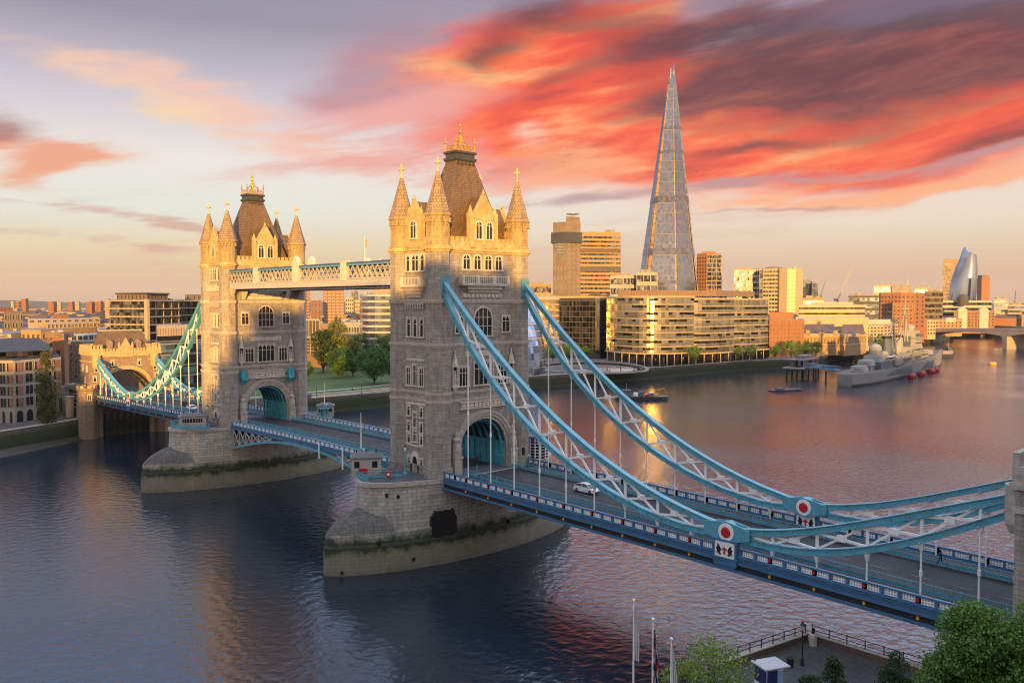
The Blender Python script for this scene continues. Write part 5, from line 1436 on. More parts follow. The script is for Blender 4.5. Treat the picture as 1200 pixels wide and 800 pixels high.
def walker(x, y, z, heading, label, coat, stride=0.35, h=1.75, arm=0.25):
    """a continuous skinned figure, mid-stride; heading = direction of travel"""
    t = thing('person', label, 'person', (x, y, z))
    k = h / 1.75
    J = {'pel': (0, 0, .95), 'sp': (.02, 0, 1.15), 'ch': (.04, 0, 1.36), 'nk': (.06, 0, 1.50), 'hd': (.08, 0, 1.60), 'tp': (.08, 0, 1.72),
         'h1': (0, .09, .90), 'k1': (stride * .6, .09, .52), 'f1': (stride, .09, .08), 't1': (stride + .16, .10, .04), 'h2': (0, -.09, .90), 'k2': (-stride * .15, -.09, .50), 'f2': (-stride * 1.05, -.09, .14), 't2': (-stride * .8, -.10, .03),
         's1': (.04, .19, 1.40), 'e1': (-arm * .5, .24, 1.14), 'w1': (-arm * .2, .24, .90), 'd1': (-arm * .05, .24, .80), 's2': (.04, -.19, 1.40), 'e2': (arm * .3, -.24, 1.13), 'w2': (arm * 1.2, -.22, .95), 'd2': (arm * 1.4, -.21, .87)}
    Rr = {'pel': .16, 'sp': .15, 'ch': .17, 'nk': .06, 'hd': .095, 'tp': .08, 'h1': .10, 'k1': .07, 'f1': .05, 't1': .045, 'h2': .10, 'k2': .07, 'f2': .05, 't2': .045, 's1': .075, 'e1': .055, 'w1': .04, 'd1': .04, 's2': .075, 'e2': .055, 'w2': .04, 'd2': .04}
    E_ = [('pel', 'sp'), ('sp', 'ch'), ('ch', 'nk'), ('nk', 'hd'), ('hd', 'tp'), ('pel', 'h1'), ('h1', 'k1'), ('k1', 'f1'), ('f1', 't1'), ('pel', 'h2'), ('h2', 'k2'), ('k2', 'f2'), ('f2', 't2'), ('ch', 's1'), ('s1', 'e1'), ('e1', 'w1'), ('w1', 'd1'), ('ch', 's2'), ('s2', 'e2'), ('e2', 'w2'), ('w2', 'd2')]
    names = list(J); me = bpy.data.meshes.new('body'); me.from_pydata([tuple(c * k for c in J[n]) for n in names], [(names.index(a), names.index(b)) for a, b in E_], [])
    o = bpy.data.objects.new('body', me); COL.objects.link(o); o.parent = t; t.rotation_euler = (0, 0, heading)
    sm = o.modifiers.new('skin', 'SKIN'); sk = me.skin_vertices[0].data
    for i, n in enumerate(names): sk[i].radius = (Rr[n] * k, Rr[n] * k)
    sk[0].use_root = True
    su = o.modifiers.new('sub', 'SUBSURF'); su.levels = 1; su.render_levels = 1
    me.materials.append(coat)
    hm = MB(); hm.ball((.07 * k, 0, 1.68 * k), .105 * k, 8); ho = hm.mesh('hair', [BLACK]); hb = bpy.data.objects.new('hair', ho); COL.objects.link(hb); hb.parent = t
    return t
CLOTH = mat('dark_clothing', (0.018, 0.018, 0.02), 0.9, var=0.3)
yp = gz(1103, 658, 13.2)
walker(*gz(1102.5, 661.5, 13.25), 13.25, R(100), 'person in dark clothes walking on the far footway near the right edge', CLOTH, .36)

# ================================================================== buildings of the south bank
BRICK = blocks('orange_brick', (0.36, 0.17, 0.085), (0.29, 0.135, 0.07), (0.22, 0.12, 0.08), 0.5, 0.16, stain=0.3, msize=0.02, bump=0.1)
BROWNBR = blocks('brown_brick', (0.26, 0.18, 0.12), (0.21, 0.145, 0.10), (0.16, 0.12, 0.09), 0.5, 0.16, stain=0.3, msize=0.02, bump=0.1)
STOCK = blocks('stock_brick', (0.42, 0.29, 0.15), (0.34, 0.235, 0.125), (0.26, 0.19, 0.11), 0.5, 0.16, stain=0.35, msize=0.02, bump=0.1)
CREAM = mat('cream_render', (0.40, 0.335, 0.235), 0.75, var=0.12, scale=0.15)
CONC = mat('grey_concrete', (0.30, 0.295, 0.285), 0.8, var=0.2, scale=0.15)
WCON = mat('white_concrete', (0.40, 0.385, 0.36), 0.75, var=0.12, scale=0.15)
DKCLAD = mat('dark_cladding', (0.055, 0.058, 0.065), 0.5, var=0.25, scale=0.1)
BLUEROOF = mat('blue_slate', (0.035, 0.042, 0.058), 0.6, var=0.3, scale=0.3)
TILE = mat('brown_roof_tiles', (0.115, 0.075, 0.05), 0.75, var=0.35, scale=0.4)
PLANT = mat('roof_plant_metal', (0.20, 0.19, 0.18), 0.6, var=0.25, scale=0.2)
WGL = glassy('office_glass', (0.28, 0.29, 0.30), cell=(1.5, 3.6), dark_share=0.5, dark=(.03,.032,.035))
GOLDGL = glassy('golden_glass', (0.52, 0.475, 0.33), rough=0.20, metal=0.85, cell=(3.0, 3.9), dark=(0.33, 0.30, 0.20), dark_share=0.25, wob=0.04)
DARKGL = glassy('black_glass', (0.13, 0.115, 0.10), rough=0.07, metal=0.7, cell=(1.6, 3.8), dark=(0.01, 0.01, 0.01), dark_share=0.45, wob=0.02)
BLUEGL = glassy('blue_glass', (0.27, 0.33, 0.42), rough=0.08, metal=0.8, cell=(3, 3.6), dark=(0.12, 0.15, 0.2), dark_share=0.25, wob=.008)
SHGL = glassy('spire_glass', (0.225, 0.265, 0.345), rough=0.16, metal=0.8, cell=(1.5, 3.9), dark=(0.165, 0.20, 0.27), dark_share=0.25, wob=0.015)

class Face:
    """one straight facade: boxes are given by distance along it, height, and how far they stand out"""
    def __init__(s, P0, P1):
        s.P = Vector((P0[0], P0[1])); d = Vector((P1[0] - P0[0], P1[1] - P0[1])); s.L = d.length; s.t = d / s.L; s.n = Vector((s.t.y, -s.t.x)); s.rz = math.atan2(s.t.y, s.t.x)
    def pt(s, u, out=0.0): q = s.P + s.t * u + s.n * out; return (q.x, q.y)
    def box(s, mb, u0, u1, z0, z1, o0, o1, mi=0): mb.prism([s.pt(u0, o1), s.pt(u1, o1), s.pt(u1, o0), s.pt(u0, o0)], z0, z1, mi)

PANES = {}
def pane_mesh(w, h, gm, fm):
    k = (round(w, 2), round(h, 2), gm.name, fm.name)
    if k not in PANES:
        mb = MB(); mb.add([(-w / 2, -.05, 0), (w / 2, -.05, 0), (w / 2, -.05, h), (-w / 2, -.05, h)], [(0, 1, 2, 3)], 0)
        f = max(.06, w * .06)
        for a, b, c, d in ((-w / 2 - f, -w / 2, -f, h + f), (w / 2, w / 2 + f, -f, h + f), (-w / 2, w / 2, -f, 0), (-w / 2, w / 2, h, h + f)): mb.box(a, b, -.16, .02, c, d, 1)
        if w > 1.1: mb.box(-.05, .05, -.12, 0, 0, h, 1)
        PANES[k] = mb.mesh('window', [gm, fm])
    return PANES[k]

def building(name, label, front, top, depth, wall, cat='building', group=None, z0=QZ, roof=None, plant=None, parapet=0.9, ztop=None):
    """front: (column, distance) from left to right; top: (column, row, distance) of a roof edge; returns thing, faces, roof height"""
    F = [at(p, d) for p, d in front]
    zt = ztop if ztop is not None else zat(top[0], top[1], top[2])
    c = Vector((sum(p[0] for p in F) / len(F), sum(p[1] for p in F) / len(F))); vd = (c - Vector(CAM[:2])).normalized()
    back = [(p[0] + vd.x * depth, p[1] + vd.y * depth) for p in F][::-1]
    t = thing(name, label, cat, (c.x + vd.x * depth * .4, c.y + vd.y * depth * .4, z0), group)
    mb = MB(); mb.prism(F + back, z0 - .5, zt); mb.build('wall', wall, t)
    mid = Vector((sum(p[0] for p in F + back), sum(p[1] for p in F + back))) / (2 * len(F))
    ins = [(mid.x + (p[0] - mid.x) * .985, mid.y + (p[1] - mid.y) * .985) for p in F + back]
    mb = MB(); mb.prism(ins, zt + .01, zt + parapet * .4); rf = mb.build('roof', roof or PLANT, t)
    if plant:
        for u0, u1, h in plant:      # plant rooms on the roof, spans along the front, in metres high
            a, b = Vector(F[0]), Vector(F[-1]); p, q = a.lerp(b, u0), a.lerp(b, u1); i, j = depth * .2, depth * .7
            mb = MB(); mb.prism([(p.x + vd.x * i, p.y + vd.y * i), (q.x + vd.x * i, q.y + vd.y * i), (q.x + vd.x * j, q.y + vd.y * j), (p.x + vd.x * j, p.y + vd.y * j)], zt, zt + h); mb.build('plant_room', PLANT, rf)
    for _ in range(4):               # tanks, ducts and housings on the roof
        w0 = rng.uniform(0.1, .9, size=2); p = Vector(F[0]).lerp(Vector(F[-1]), w0[0]) + vd * depth * (.12 + .7 * w0[1]); q = rng.uniform(.8, 2.4, size=3)
        mb = MB(); mb.obox((p.x, p.y), rng.uniform(0, 3), q[0] * 1.6, q[1], zt, zt + .6 + q[2] * .7); mb.build('roof_unit', PLANT if rng.uniform() < .6 else WCON, rf)
    faces = [Face(a, b) for a, b in zip(F[:-1], F[1:])]
    # also the flanks, so the building holds up from the side
    return t, faces, zt, Face(back[-1], F[0]), Face(F[-1], back[0])

def punch(t, fc, z0, z1, cols, rows, wf=.5, hf=.55, gm=None, fm=None, skip=()):
    gm = gm or GLASS; fm = fm or WCON
    pw, ph = fc.L / cols, (z1 - z0) / rows
    me = pane_mesh(pw * wf, ph * hf, gm, fm)
    for r in range(rows):
        for c in range(cols):
            if (r, c) in skip: continue
            x, y = fc.pt(pw * (c + .5), .03)
            inst(me, 'window', t, (x, y, z0 + ph * (r + (1 - hf) / 2)), fc.rz)

def bands(t, faces, z0, z1, n, gm, slab=None, gf=.62, out=.12, slab_out=.4, st=.1, fins=None, u=(0, 1)):
    """n storeys, each with its own strip of glazing and (if asked) a projecting slab edge"""
    ph = (z1 - z0) / n
    for k in range(n):
        a = z0 + ph * k
        mb = MB()
        for fc in faces: fc.box(mb, fc.L * u[0] + .05, fc.L * u[1] - .05, a + ph * (1 - gf) * .5, a + ph * (1 + gf) * .5, -.1, out)
        mb.build('glazing_band', gm, t)
        if slab:
            mb = MB()
            for fc in faces: fc.box(mb, fc.L * u[0], fc.L * u[1], a + ph * (1 + gf) * .5 + .03, a + ph * (1 + gf) * .5 + .03 + ph * st, -.1, slab_out)
            mb.build('floor_slab', slab, t)
    if fins:
        for fc in faces:
            m = max(1, int(fc.L * (u[1] - u[0]) / fins[0]))
            for i in range(m + 1):
                mb = MB(); q = fc.L * u[0] + fc.L * (u[1] - u[0]) * i / m; fc.box(mb, q - fins[1] / 2, q + fins[1] / 2, z0, z1, 0, out + fins[2]); mb.build('fin', fins[3], t)

# ---------------- left bank, behind and beside the far gatehouse
t, fs, zt, sl_, sr_ = building('riverside_offices', 'white framed offices with red brick panels at the left edge', [(-45, 326), (-12, 316), (14, 313), (70, 326)], (40, 421, 316), 30, CONC, roof=BLUEROOF)
for fc, n in ((fs[1], 3), (fs[2], 5)):
    punch(t, fc, 10.5, zt - .3, n, 4, .74, .74, GLASS, CONC)
    for r in range(4):
        for c in range(n):
            if c % 2 == 1: continue
            mb = MB(); pw = fc.L / n; ph = (zt - 10.8) / 4; fc.box(mb, pw * c + pw * .34, pw * c + pw * .82, 10.5 + ph * r + ph * .13, 10.5 + ph * r + ph * .87, -.05, .24); mb.build('brick_panel', BRICK, t)
    for c in range(n):      # arcade
        mb = MB(); pw = fc.L / n; u0, u1 = pw * c + .7, pw * (c + 1) - .7
        ar = tudor((u1 - u0) / 2, 8.4, 9.7, 8); um = (u0 + u1) / 2
        pts = [fc.pt(um + x, .1) + (z,) for x, z in [(-(u1 - u0) / 2, QZ)] + ar + [((u1 - u0) / 2, QZ)]]
        mb.add(pts, [tuple(range(len(pts)))]); mb.build('arcade_opening', BLACK, t)
A, B = at(-20, 319), at(60, 325); C_, D_ = at(60, 344), at(-20, 338)
mb = MB(); z1 = zat(30, 412, 318); mb.prism([A, B, C_, D_], zt, z1); pv = mb.build('roof_storey', DARKGL, t)
mb = MB(); m1 = ((A[0] + D_[0]) / 2, (A[1] + D_[1]) / 2); m2 = ((B[0] * .6 + C_[0] * .4), (B[1] * .6 + C_[1] * .4)); m2 = (m2[0] * .8 + m1[0] * .2, m2[1] * .8 + m1[1] * .2)
ov = Vector((FW.x, FW.y)).normalized() * -1.5
mb.loft([[(A[0] + ov.x, A[1] + ov.y, z1), (B[0] + ov.x, B[1] + ov.y, z1), C_ + (z1,), D_ + (z1,)], [m1 + (zat(20, 398, 318),), m2 + (zat(20, 398, 318),), (m2[0] + .1, m2[1] + .1, zat(20, 398, 318)), (m1[0] + .1, m1[1] + .1, zat(20, 398, 318))]]); mb.build('pitched_roof', BLUEROOF, pv)

t, fs, zt, a_, b_ = building('brick_tower', 'slim orange brick accumulator tower with a wide cap left of the gatehouse', [(60, 350), (74, 347), (79, 352)], (68, 392, 348), 6, BRICK)
punch(t, fs[0], 16, zt - 4, 1, 2, .3, .5, GLASS, BRICK)
mb = MB(); c_ = Vector(at(69, 352)); mb.obox((c_.x, c_.y), fs[0].rz, 6.4, 7.0, zt - 1.2, zt); mb.obox((c_.x, c_.y), fs[0].rz, 6.0, 6.6, zt, zt + .8); mb.build('cap', BROWNBR, t)

t, fs, zt, a_, b_ = building('warehouse_block', 'orange stepped brick block with cream top storeys behind the white offices', [(24, 438), (47, 430), (112, 452)], (47, 387, 430), 45, STOCK)
punch(t, fs[0], 12, zt - 1, 4, 5, .4, .55, GLASS, STOCK); punch(t, fs[1], 12, zt - 1, 9, 5, .4, .55, GLASS, STOCK)
A = [at(54, 440), at(117, 458), at(117, 485), at(54, 468)]; z1 = zat(80, 378, 448)
mb = MB(); mb.prism(A, zt, z1); up = mb.build('setback_storey', CREAM, t)
f1 = Face(A[0], A[1]); punch(up, f1, zt + .4, z1 - .2, 14, 1, .6, .65, WGL, CREAM)
A = [at(32, 452), at(117, 474), at(117, 498), at(32, 480)]; z2 = zat(80, 373.5, 462)
mb = MB(); mb.prism(A, zt, z2); up2 = mb.build('setback_storey', CREAM, t); punch(up2, Face(A[0], A[1]), z1, z2 - .3, 10, 1, .5, .55, GLASS, CREAM)
mb = MB(); mb.prism([at(62, 470), at(80, 474), at(80, 480), at(62, 478)], z2, z2 + 1.8); mb.build('plant_room', BRICK, up2)

t, fs, zt, a_, b_ = building('brown_block', 'shaded brown flats between the brick tower and the gatehouse', [(74, 372), (96, 362), (124, 380)], (90, 401, 366), 25, BROWNBR)
punch(t, fs[0], 9, zt - .5, 4, 7, .45, .6); punch(t, fs[1], 9, zt - .5, 6, 7, .45, .6)
mb = MB(); mb.prism([at(82, 372), at(122, 384), at(122, 396), at(82, 388)], zt, zt + 2.6); pv = mb.build('penthouse', WCON, t); punch(pv, Face(at(82, 372), at(122, 384)), zt + .2, zt + 2.4, 6, 1, .7, .7)

t, fs, zt, a_, b_ = building('apartment_block', 'tall flats with pale slab bands and balconies above the gatehouse', [(129, 446), (172, 424), (209, 452)], (172, 352, 424), 40, BROWNBR)
bands(t, [fs[0]], 12, zt, 9, WGL, CREAM, gf=.78, slab_out=1.3, fins=(3.0, .9, -.1, CREAM)); bands(t, [fs[1]], 12, zt, 9, DARKGL, CREAM, gf=.78, slab_out=1.3, fins=(6.5, .5, .2, CREAM))
mb = MB(); c_ = at(172, 423); mb.obox(c_, .4, 1.6, 1.6, QZ, zt + .6); mb.build('corner_column', CREAM, t)
A = [at(137, 452), at(172, 436), at(197, 452), at(197, 472), at(137, 470)]; z1 = zat(165, 343, 440)
mb = MB(); mb.prism(A, zt, z1 - .6); pv = mb.build('penthouse', BROWNBR, t)
punch(pv, Face(A[0], A[1]), zt + .3, z1 - .8, 8, 1, .6, .75, WGL, BROWNBR); punch(pv, Face(A[1], A[2]), zt + .3, z1 - .8, 5, 1, .6, .75, WGL, BROWNBR)
mb = MB(); mb.prism([at(135, 450), at(172, 433), at(199, 450), at(199, 474), at(135, 472)], z1 - .6, z1); mb.build('roof', DKCLAD, pv)

t, fs, zt, a_, b_ = building('apartment_block', 'dark slate blue flats directly left of the far tower', [(205, 470), (243, 486)], (225, 352, 474), 30, DKCLAD)
bands(t, fs, 12, zt, 9, DARKGL, CONC, gf=.75, slab_out=1.2, fins=(3.4, .5, .1, DKCLAD))
mb = MB(); mb.prism([at(217, 482), at(243, 492), at(243, 505), at(217, 496)], zt, zat(225, 345, 486)); pv = mb.build('penthouse', BROWNBR, t); punch(pv, Face(at(217, 482), at(243, 492)), zt + .3, zat(225, 345, 486) - .3, 4, 1, .5, .7)

t, fs, zt, a_, b_ = building('glass_pavilion_block', 'teal windowed block with a sunlit yellow clad top behind the left chain', [(180, 392), (243, 410)], (210, 400, 398), 22, DKCLAD)
bands(t, fs, 8, zt - .5, 4, glassy('teal_glass', (.20, .32, .32), cell=(2.4, 4), dark_share=.4, metal=.5), CONC, gf=.7)
A = [at(184, 396), at(243, 412), at(243, 430), at(184, 414)]; z1, z2 = zat(210, 393, 402), zat(210, 381, 402)
mb = MB(); mb.prism(A, zt, z1); pv = mb.build('recessed_storey', BLACK, t)
mb = MB(); mb.prism([at(183, 394), at(243, 410), at(243, 432), at(183, 416)], z1, z2); pv = mb.build('clad_storey', CREAM, t)
fc = Face(at(183, 394), at(243, 410))
for k in range(20):
    mb = MB(); q = fc.L * k / 20; fc.box(mb, q + .1, q + .35, z1 + .3, z2 - 1.2, 0, .25); mb.build('fin', STOCK, pv)

t, fs, zt, a_, b_ = building('pavilion', 'low stone pavilion with a lit round pillar at the gatehouse foot', [(57, 322), (79, 327)], (66, 463, 320), 8, BROWNSTONE, cat='pavilion')
punch(t, fs[0], 6.2, zt - .3, 3, 1, .6, .7)
mb = MB(); mb.lathe(at(79, 321), [(1.3, QZ), (1.3, zat(79, 466, 321)), (1.5, zat(79, 466, 321)), (1.5, zat(79, 464, 321))], 12); mb.build('round_pillar', CREAM, t)
t, fs, zt, a_, b_ = building('stair_tower', 'glazed stair tower against the gatehouse left side', [(79, 330), (92, 326)], (86, 456, 328), 5, BROWNSTONE, cat='stair tower')
bands(t, fs, 7, zt, 5, WGL, CREAM, gf=.7)
t, fs, zt, a_, b_ = building('low_building', 'long low white roofed sheds at the left edge behind the slate roofs', [(-20, 470), (12, 462), (26, 470)], (5, 392, 464), 50, CREAM)
punch(t, fs[0], 14, zt - 1, 10, 3, .6, .5)
t, fs, zt, a_, b_ = building('low_building', 'dull blue roofed flats at the left edge over the white offices', [(-30, 372), (20, 364), (28, 372)], (5, 399, 366), 18, DKCLAD, roof=BLUEROOF)
punch(t, fs[0], 12, zt - .5, 12, 4, .5, .5)
t, fs, zt, a_, b_ = building('terrace_houses', 'weathered tan houses with many chimneys, far left', [(4, 640), (26, 650)], (14, 365, 644), 30, STOCK, cat='houses')
punch(t, fs[0], 16, zt - 1, 7, 4, .45, .5)
for k in range(5):
    mb = MB(); q = fs[0].pt(fs[0].L * (k + .5) / 5, -8); mb.obox(q, fs[0].rz, 2.2, 1.2, zt, zt + 2.6); mb.build('chimney', BRICK, t)

# ---------------- between the towers
for i, (a, b, tp, d, lb) in enumerate(((352, 363, 340, 985, 'orange brick tower block half hidden by the far tower'), (364, 377, 352, 960, 'lower orange block between the two brick tower blocks'), (379, 403, 339.5, 1000, 'wide orange brick tower block left of the glass offices'))):
    t, fs, zt, a_, b_ = building('tower_block', lb, [(a, d), (b, d + 8)], (a, tp, d), 22, BRICK, cat='tower block', group='orange brick tower blocks')
    punch(t, fs[0], QZ + 4, zt - 1, 5 if i == 2 else 3, 14, .62, .4, CREAM if i != 1 else WGL, CREAM)
t, fs, zt, a_, b_ = building('balcony_flats', 'sunlit flats with deep balconies and a glass top left of the park trees', [(346, 528), (381, 512)], (370, 396, 518), 26, BROWNBR)
bands(t, fs, 14, zt, 5, WGL, CREAM, gf=.6, slab_out=1.6, fins=(5.0, .6, .1, CREAM))
A = [at(346, 532), at(374, 520), at(374, 540), at(346, 550)]; z1 = zat(360, 374, 524)
mb = MB(); mb.prism(A, zt, z1); pv = mb.build('glass_storey', CREAM, t); bands(pv, [Face(A[0], A[1])], zt, z1, 1, GOLDGL, None, gf=.85, fins=(2.4, .3, .15, CREAM))
t, fs, zt, a_, b_ = building('glass_offices', 'round cornered glass offices with white bands over the park', [(422, 668), (425, 645), (431, 636), (440, 632), (470, 632)], (445, 345, 632), 40, WCON)
bands(t, fs, 9, zt - .6, 9, BLUEGL, WCON, gf=.66, slab_out=.9)
mb = MB(); mb.prism([at(437, 648), at(470, 648), at(470, 668), at(437, 668)], zt, zt + 4.5); mb.build('plant_room', PLANT, t)
t, fs, zt, a_, b_ = building('low_building', 'long pale roofed shed beyond the park trees', [(398, 720), (424, 724)], (410, 378, 720), 40, CONC)
punch(t, fs[0], 10, zt - 2, 8, 2, .6, .5)
for a, b, tp, d, m, lb in ((405, 414, 349, 1500, CREAM, 'small cream block in the gap between brick tower and glass offices'), (412, 420, 341, 1700, BLUEGL, 'distant slim glass tower in the gap above the park trees'), (416, 425, 352, 1300, CREAM, 'bright low cream block left of the glass offices')):
    t, fs, zt, a_, b_ = building('office_block', lb, [(a, d), (b, d)], (a, tp, d), 25, m); punch(t, fs[0], 12, zt - 1, 4, 6, .6, .5)

# ---------------- right of the near tower: glass offices on the plaza
t = thing('leaning_glass_hall', 'sliver of leaning glass hall behind the right side of the near tower', 'city hall', at(596, 455) + (QZ,))
cx_, cy_ = at(597, 462); mb = MB(); rings = []
for k in range(12):
    z = QZ + 42 * k / 11; r = 21 * math.sin(math.acos(max(-1, min(1, (k / 11 - .32) / .78)))) ; r = max(2, r); o = Vector((FW.x, FW.y)) * (k / 11 * 14) - Vector((RT.x, RT.y)) * (k / 11 * 5)
    rings.append([(cx_ + o.x + r * math.cos(a), cy_ + o.y + r * math.sin(a), z) for a in [2 * math.pi * i / 28 for i in range(28)]])
mb.loft(rings); mb.build('glass_shell', BLUEGL, t)
for k in range(1, 11):
    mb = MB(); c0 = rings[k]; mb.loft([[(x, y, z - .15) for x, y, z in c0], [(x, y, z + .15) for x, y, z in c0]]); 
    mb.v = [((x - cx_) * 1.006 + cx_, (y - cy_) * 1.006 + cy_, z) for x, y, z in mb.v]; mb.build('floor_ring', WCON, t)

t, fs, zt, a_, b_ = building('glass_offices', 'gold gridded glass offices just right of the near tower', [(590, 590), (656, 602)], (625, 347, 592), 50, CONC)
bands(t, fs, 12, zt - 2, 9, GOLDGL, STOCK, gf=.7, slab_out=.5, fins=(3.6, .35, .3, STOCK))
t, fs, zt, a_, b_ = building('glass_offices', 'black glass offices with one bright edge column', [(656, 600), (703, 585), (713, 600)], (690, 349, 590), 50, DKCLAD)
bands(t, [fs[0]], 9, zt - 2, 10, DARKGL, DKCLAD, gf=.8, slab_out=.3, fins=(2.6, .2, .15, DKCLAD)); bands(t, [fs[1]], 9, zt - 1, 10, DARKGL, DKCLAD, gf=.8)
mb = MB(); fs[0].box(mb, fs[0].L - 3.2, fs[0].L + .2, 12, zt, -.1, .5); mb.build('edge_column', GOLDGL, t)
mb = MB(); q0, q1 = fs[0].pt(0, .8), fs[0].pt(fs[0].L, .8); fs[0].box(mb, 0, fs[0].L, zt, zt + 1.2, -20, 1.0); mb.build('roof_edge', CREAM, t)

def curved_offices(pts, top, label, zcol, gm, nfl):
    a_ = np.array(pts, float); xs = np.linspace(a_[0, 0], a_[-1, 0], 25 if len(pts) > 6 else 11); co = np.polyfit(a_[:, 0], a_[:, 1], 3); F = [(float(x), float(np.polyval(co, x))) for x in xs]
    t, fs, zt, a_, b_ = building('curved_offices', label, F, top, 60, CONC, group='curved glass offices on the promenade')
    bands(t, fs, zcol, zt - .4, nfl, gm, CREAM, gf=.86, out=.35, slab_out=.8, st=.06)
    ph = (zt - .4 - zcol) / nfl
    for k in range(nfl):             # strips of darker windows under each floor edge
        mb = MB(); on = rng.uniform() < .5
        for fc in list(fs) + [None]:
            if rng.uniform() < .35 or fc is None:
                if mb.v: mb.build('window_strip', DARKGL, t); mb = MB()
                on = not on
            if on and fc: fc.box(mb, 0, fc.L + .02, zcol + ph * (k + .52), zcol + ph * (k + .86), .3, .42)
    mb = MB()
    for fc in fs: fc.box(mb, 0, fc.L, QZ, zcol - .2, -.05, .1)
    mb.build('lobby_glazing', DARKGL, t)
    for fc in fs:
        m = 1
        if int(fs.index(fc)) % 2: continue
        for i in range(m): mb = MB(); x, y = fc.pt(fc.L * (i + .5) / m, .9); mb.lathe((x, y), [(.35, QZ), (.35, zcol)], 8); mb.build('column', CREAM, t)
    mb = MB()
    for fc in fs: fc.box(mb, 0, fc.L, zcol - .2, zcol + .45, -.2, 1.5)
    mb.build('canopy_edge', CREAM, t)
    mb = MB()
    for fc in fs: fc.box(mb, 0, fc.L, zt - .3, zt + .5, -2, 1.3)
    mb.build('roof_edge', CREAM, t)
    return t, fs, zt
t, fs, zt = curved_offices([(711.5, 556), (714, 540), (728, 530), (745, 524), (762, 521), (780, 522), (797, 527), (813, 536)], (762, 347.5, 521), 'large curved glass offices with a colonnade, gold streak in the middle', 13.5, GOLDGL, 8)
A = [at(724, 552), at(770, 545), at(840, 565), at(884, 610), at(884, 640), at(724, 590)]
mb = MB(); mb.prism(A, zt + .5, zt + 4.2); mb.build('roof_storey', BROWNBR, t)
curved_offices([(813, 542), (824, 545), (836, 551), (848, 560), (860, 572)], (836, 350, 551), 'middle bay of the curved glass offices, narrow and golden', 12.5, GOLDGL, 8)
curved_offices([(860, 582), (872, 587), (886, 596), (900, 610)], (880, 350.5, 592), 'rightmost curved glass offices beside the orange brick block', 12.5, GOLDGL, 8)
t, fs, zt, a_, b_ = building('brick_block', 'plain orange brick block right of the curved glass offices', [(899, 640), (902, 628), (943, 650)], (920, 375, 640), 40, BRICK)
punch(t, fs[1], 12, zt - 2, 10, 6, .3, .45, BROWNBR, BRICK); punch(t, fs[0], 12, zt - 2, 2, 6, .3, .45, BROWNBR, BRICK)
mb = MB(); mb.prism([at(902, 650), at(930, 655), at(930, 680), at(902, 672)], zt, zat(915, 366, 652)); mb.build('upper_storey', BRICK, t)

# round-arched riverside arcade of brick with tiled roofs
t, fs, zt, a_, b_ = building('galleria', 'long yellow brick wharf building with arched bays and dark tiled roofs', [(942, 668), (985, 672), (990, 666), (1016, 700)], (960, 391.5, 670), 45, STOCK)
punch(t, fs[0], 14, zt - 3, 11, 3, .42, .6, GLASS, CREAM); punch(t, fs[1], 13, zt - 3, 2, 4, .6, .6, GLASS, CREAM); punch(t, fs[2], 14, zt - 3, 9, 3, .42, .6, GLASS, CREAM)
for z, h in ((13.2, .8), (zt - 1.6, 1.0), (zt - .3, .5)):
    mb = MB()
    for fc in fs: fc.box(mb, 0, fc.L, z, z + h, -.1, .5)
    mb.build('stone_band', CREAM, t)
for a, b in ((942, 980), (986, 1014)):
    mb = MB(); p, q = at(a, 676), at(b, 690 if a > 950 else 678); p2, q2 = at(a, 712), at(b, 726); pm, qm = at(a + 2, 694), at(b - 2, 708); zr_ = zat(970, 380, 690)
    mb.loft([[p + (zt,), q + (zt,), q2 + (zt,), p2 + (zt,)], [pm + (zr_,), qm + (zr_,), (qm[0] + .2, qm[1] + .2, zr_), (pm[0] + .2, pm[1] + .2, zr_)]]); mb.build('tiled_roof', TILE, t)
for u in (.12, .5, .88):
    mb = MB(); x, y = fs[0].pt(fs[0].L * u, .25); mb.obox((x, y), fs[0].rz, 3.0, .5, zt - 1, zt + 3.0); mb.build('gable', STOCK, t)
t, fs, zt, a_, b_ = building('terraced_offices', 'bright yellow offices with two long window strips above the wharf', [(936, 742), (1004, 760), (1014, 772)], (960, 357, 746), 50, CREAM)
bands(t, fs, zt - 9.5, zt - .8, 2, DARKGL, None, gf=.3); 
mb = MB(); mb.prism([at(950, 765), at(1000, 778), at(1000, 800), at(950, 790)], zt, zt + 2.2); mb.build('roof_storey', CREAM, t)
A = [at(934, 712), at(1018, 738), at(1018, 760), at(934, 735)]; mb = MB(); mb.prism(A, QZ, zat(970, 372, 722)); lw = mb.build('lower_terrace', CREAM, t)
t, fs, zt, a_, b_ = building('wharf_offices', 'cream and white stepped offices behind the warship mast', [(1012, 742), (1036, 760), (1053, 800)], (1030, 381, 752), 40, CREAM)
punch(t, fs[0], 12, zt - 1, 6, 5, .55, .5); punch(t, fs[1], 12, zt - 1, 4, 5, .6, .5)
mb = MB(); mb.prism([at(1014, 760), at(1044, 786), at(1044, 810), at(1014, 785)], zt, zt + 4); mb.build('upper_storey', WCON, t)
t, fs, zt, a_, b_ = building('hospital_block', 'big orange brick slab with square windows behind the warship', [(1030, 930), (1032, 905), (1056, 898), (1072, 900), (1084, 925)], (1056, 343, 898), 45, BRICK)
punch(t, fs[1], 20, zt - 2, 6, 8, .4, .4, GLASS, BRICK); punch(t, fs[2], 20, zt - 2, 3, 8, .45, .45, GLASS, BRICK); punch(t, fs[3], 20, zt - 2, 2, 8, .3, .4, GLASS, BRICK)
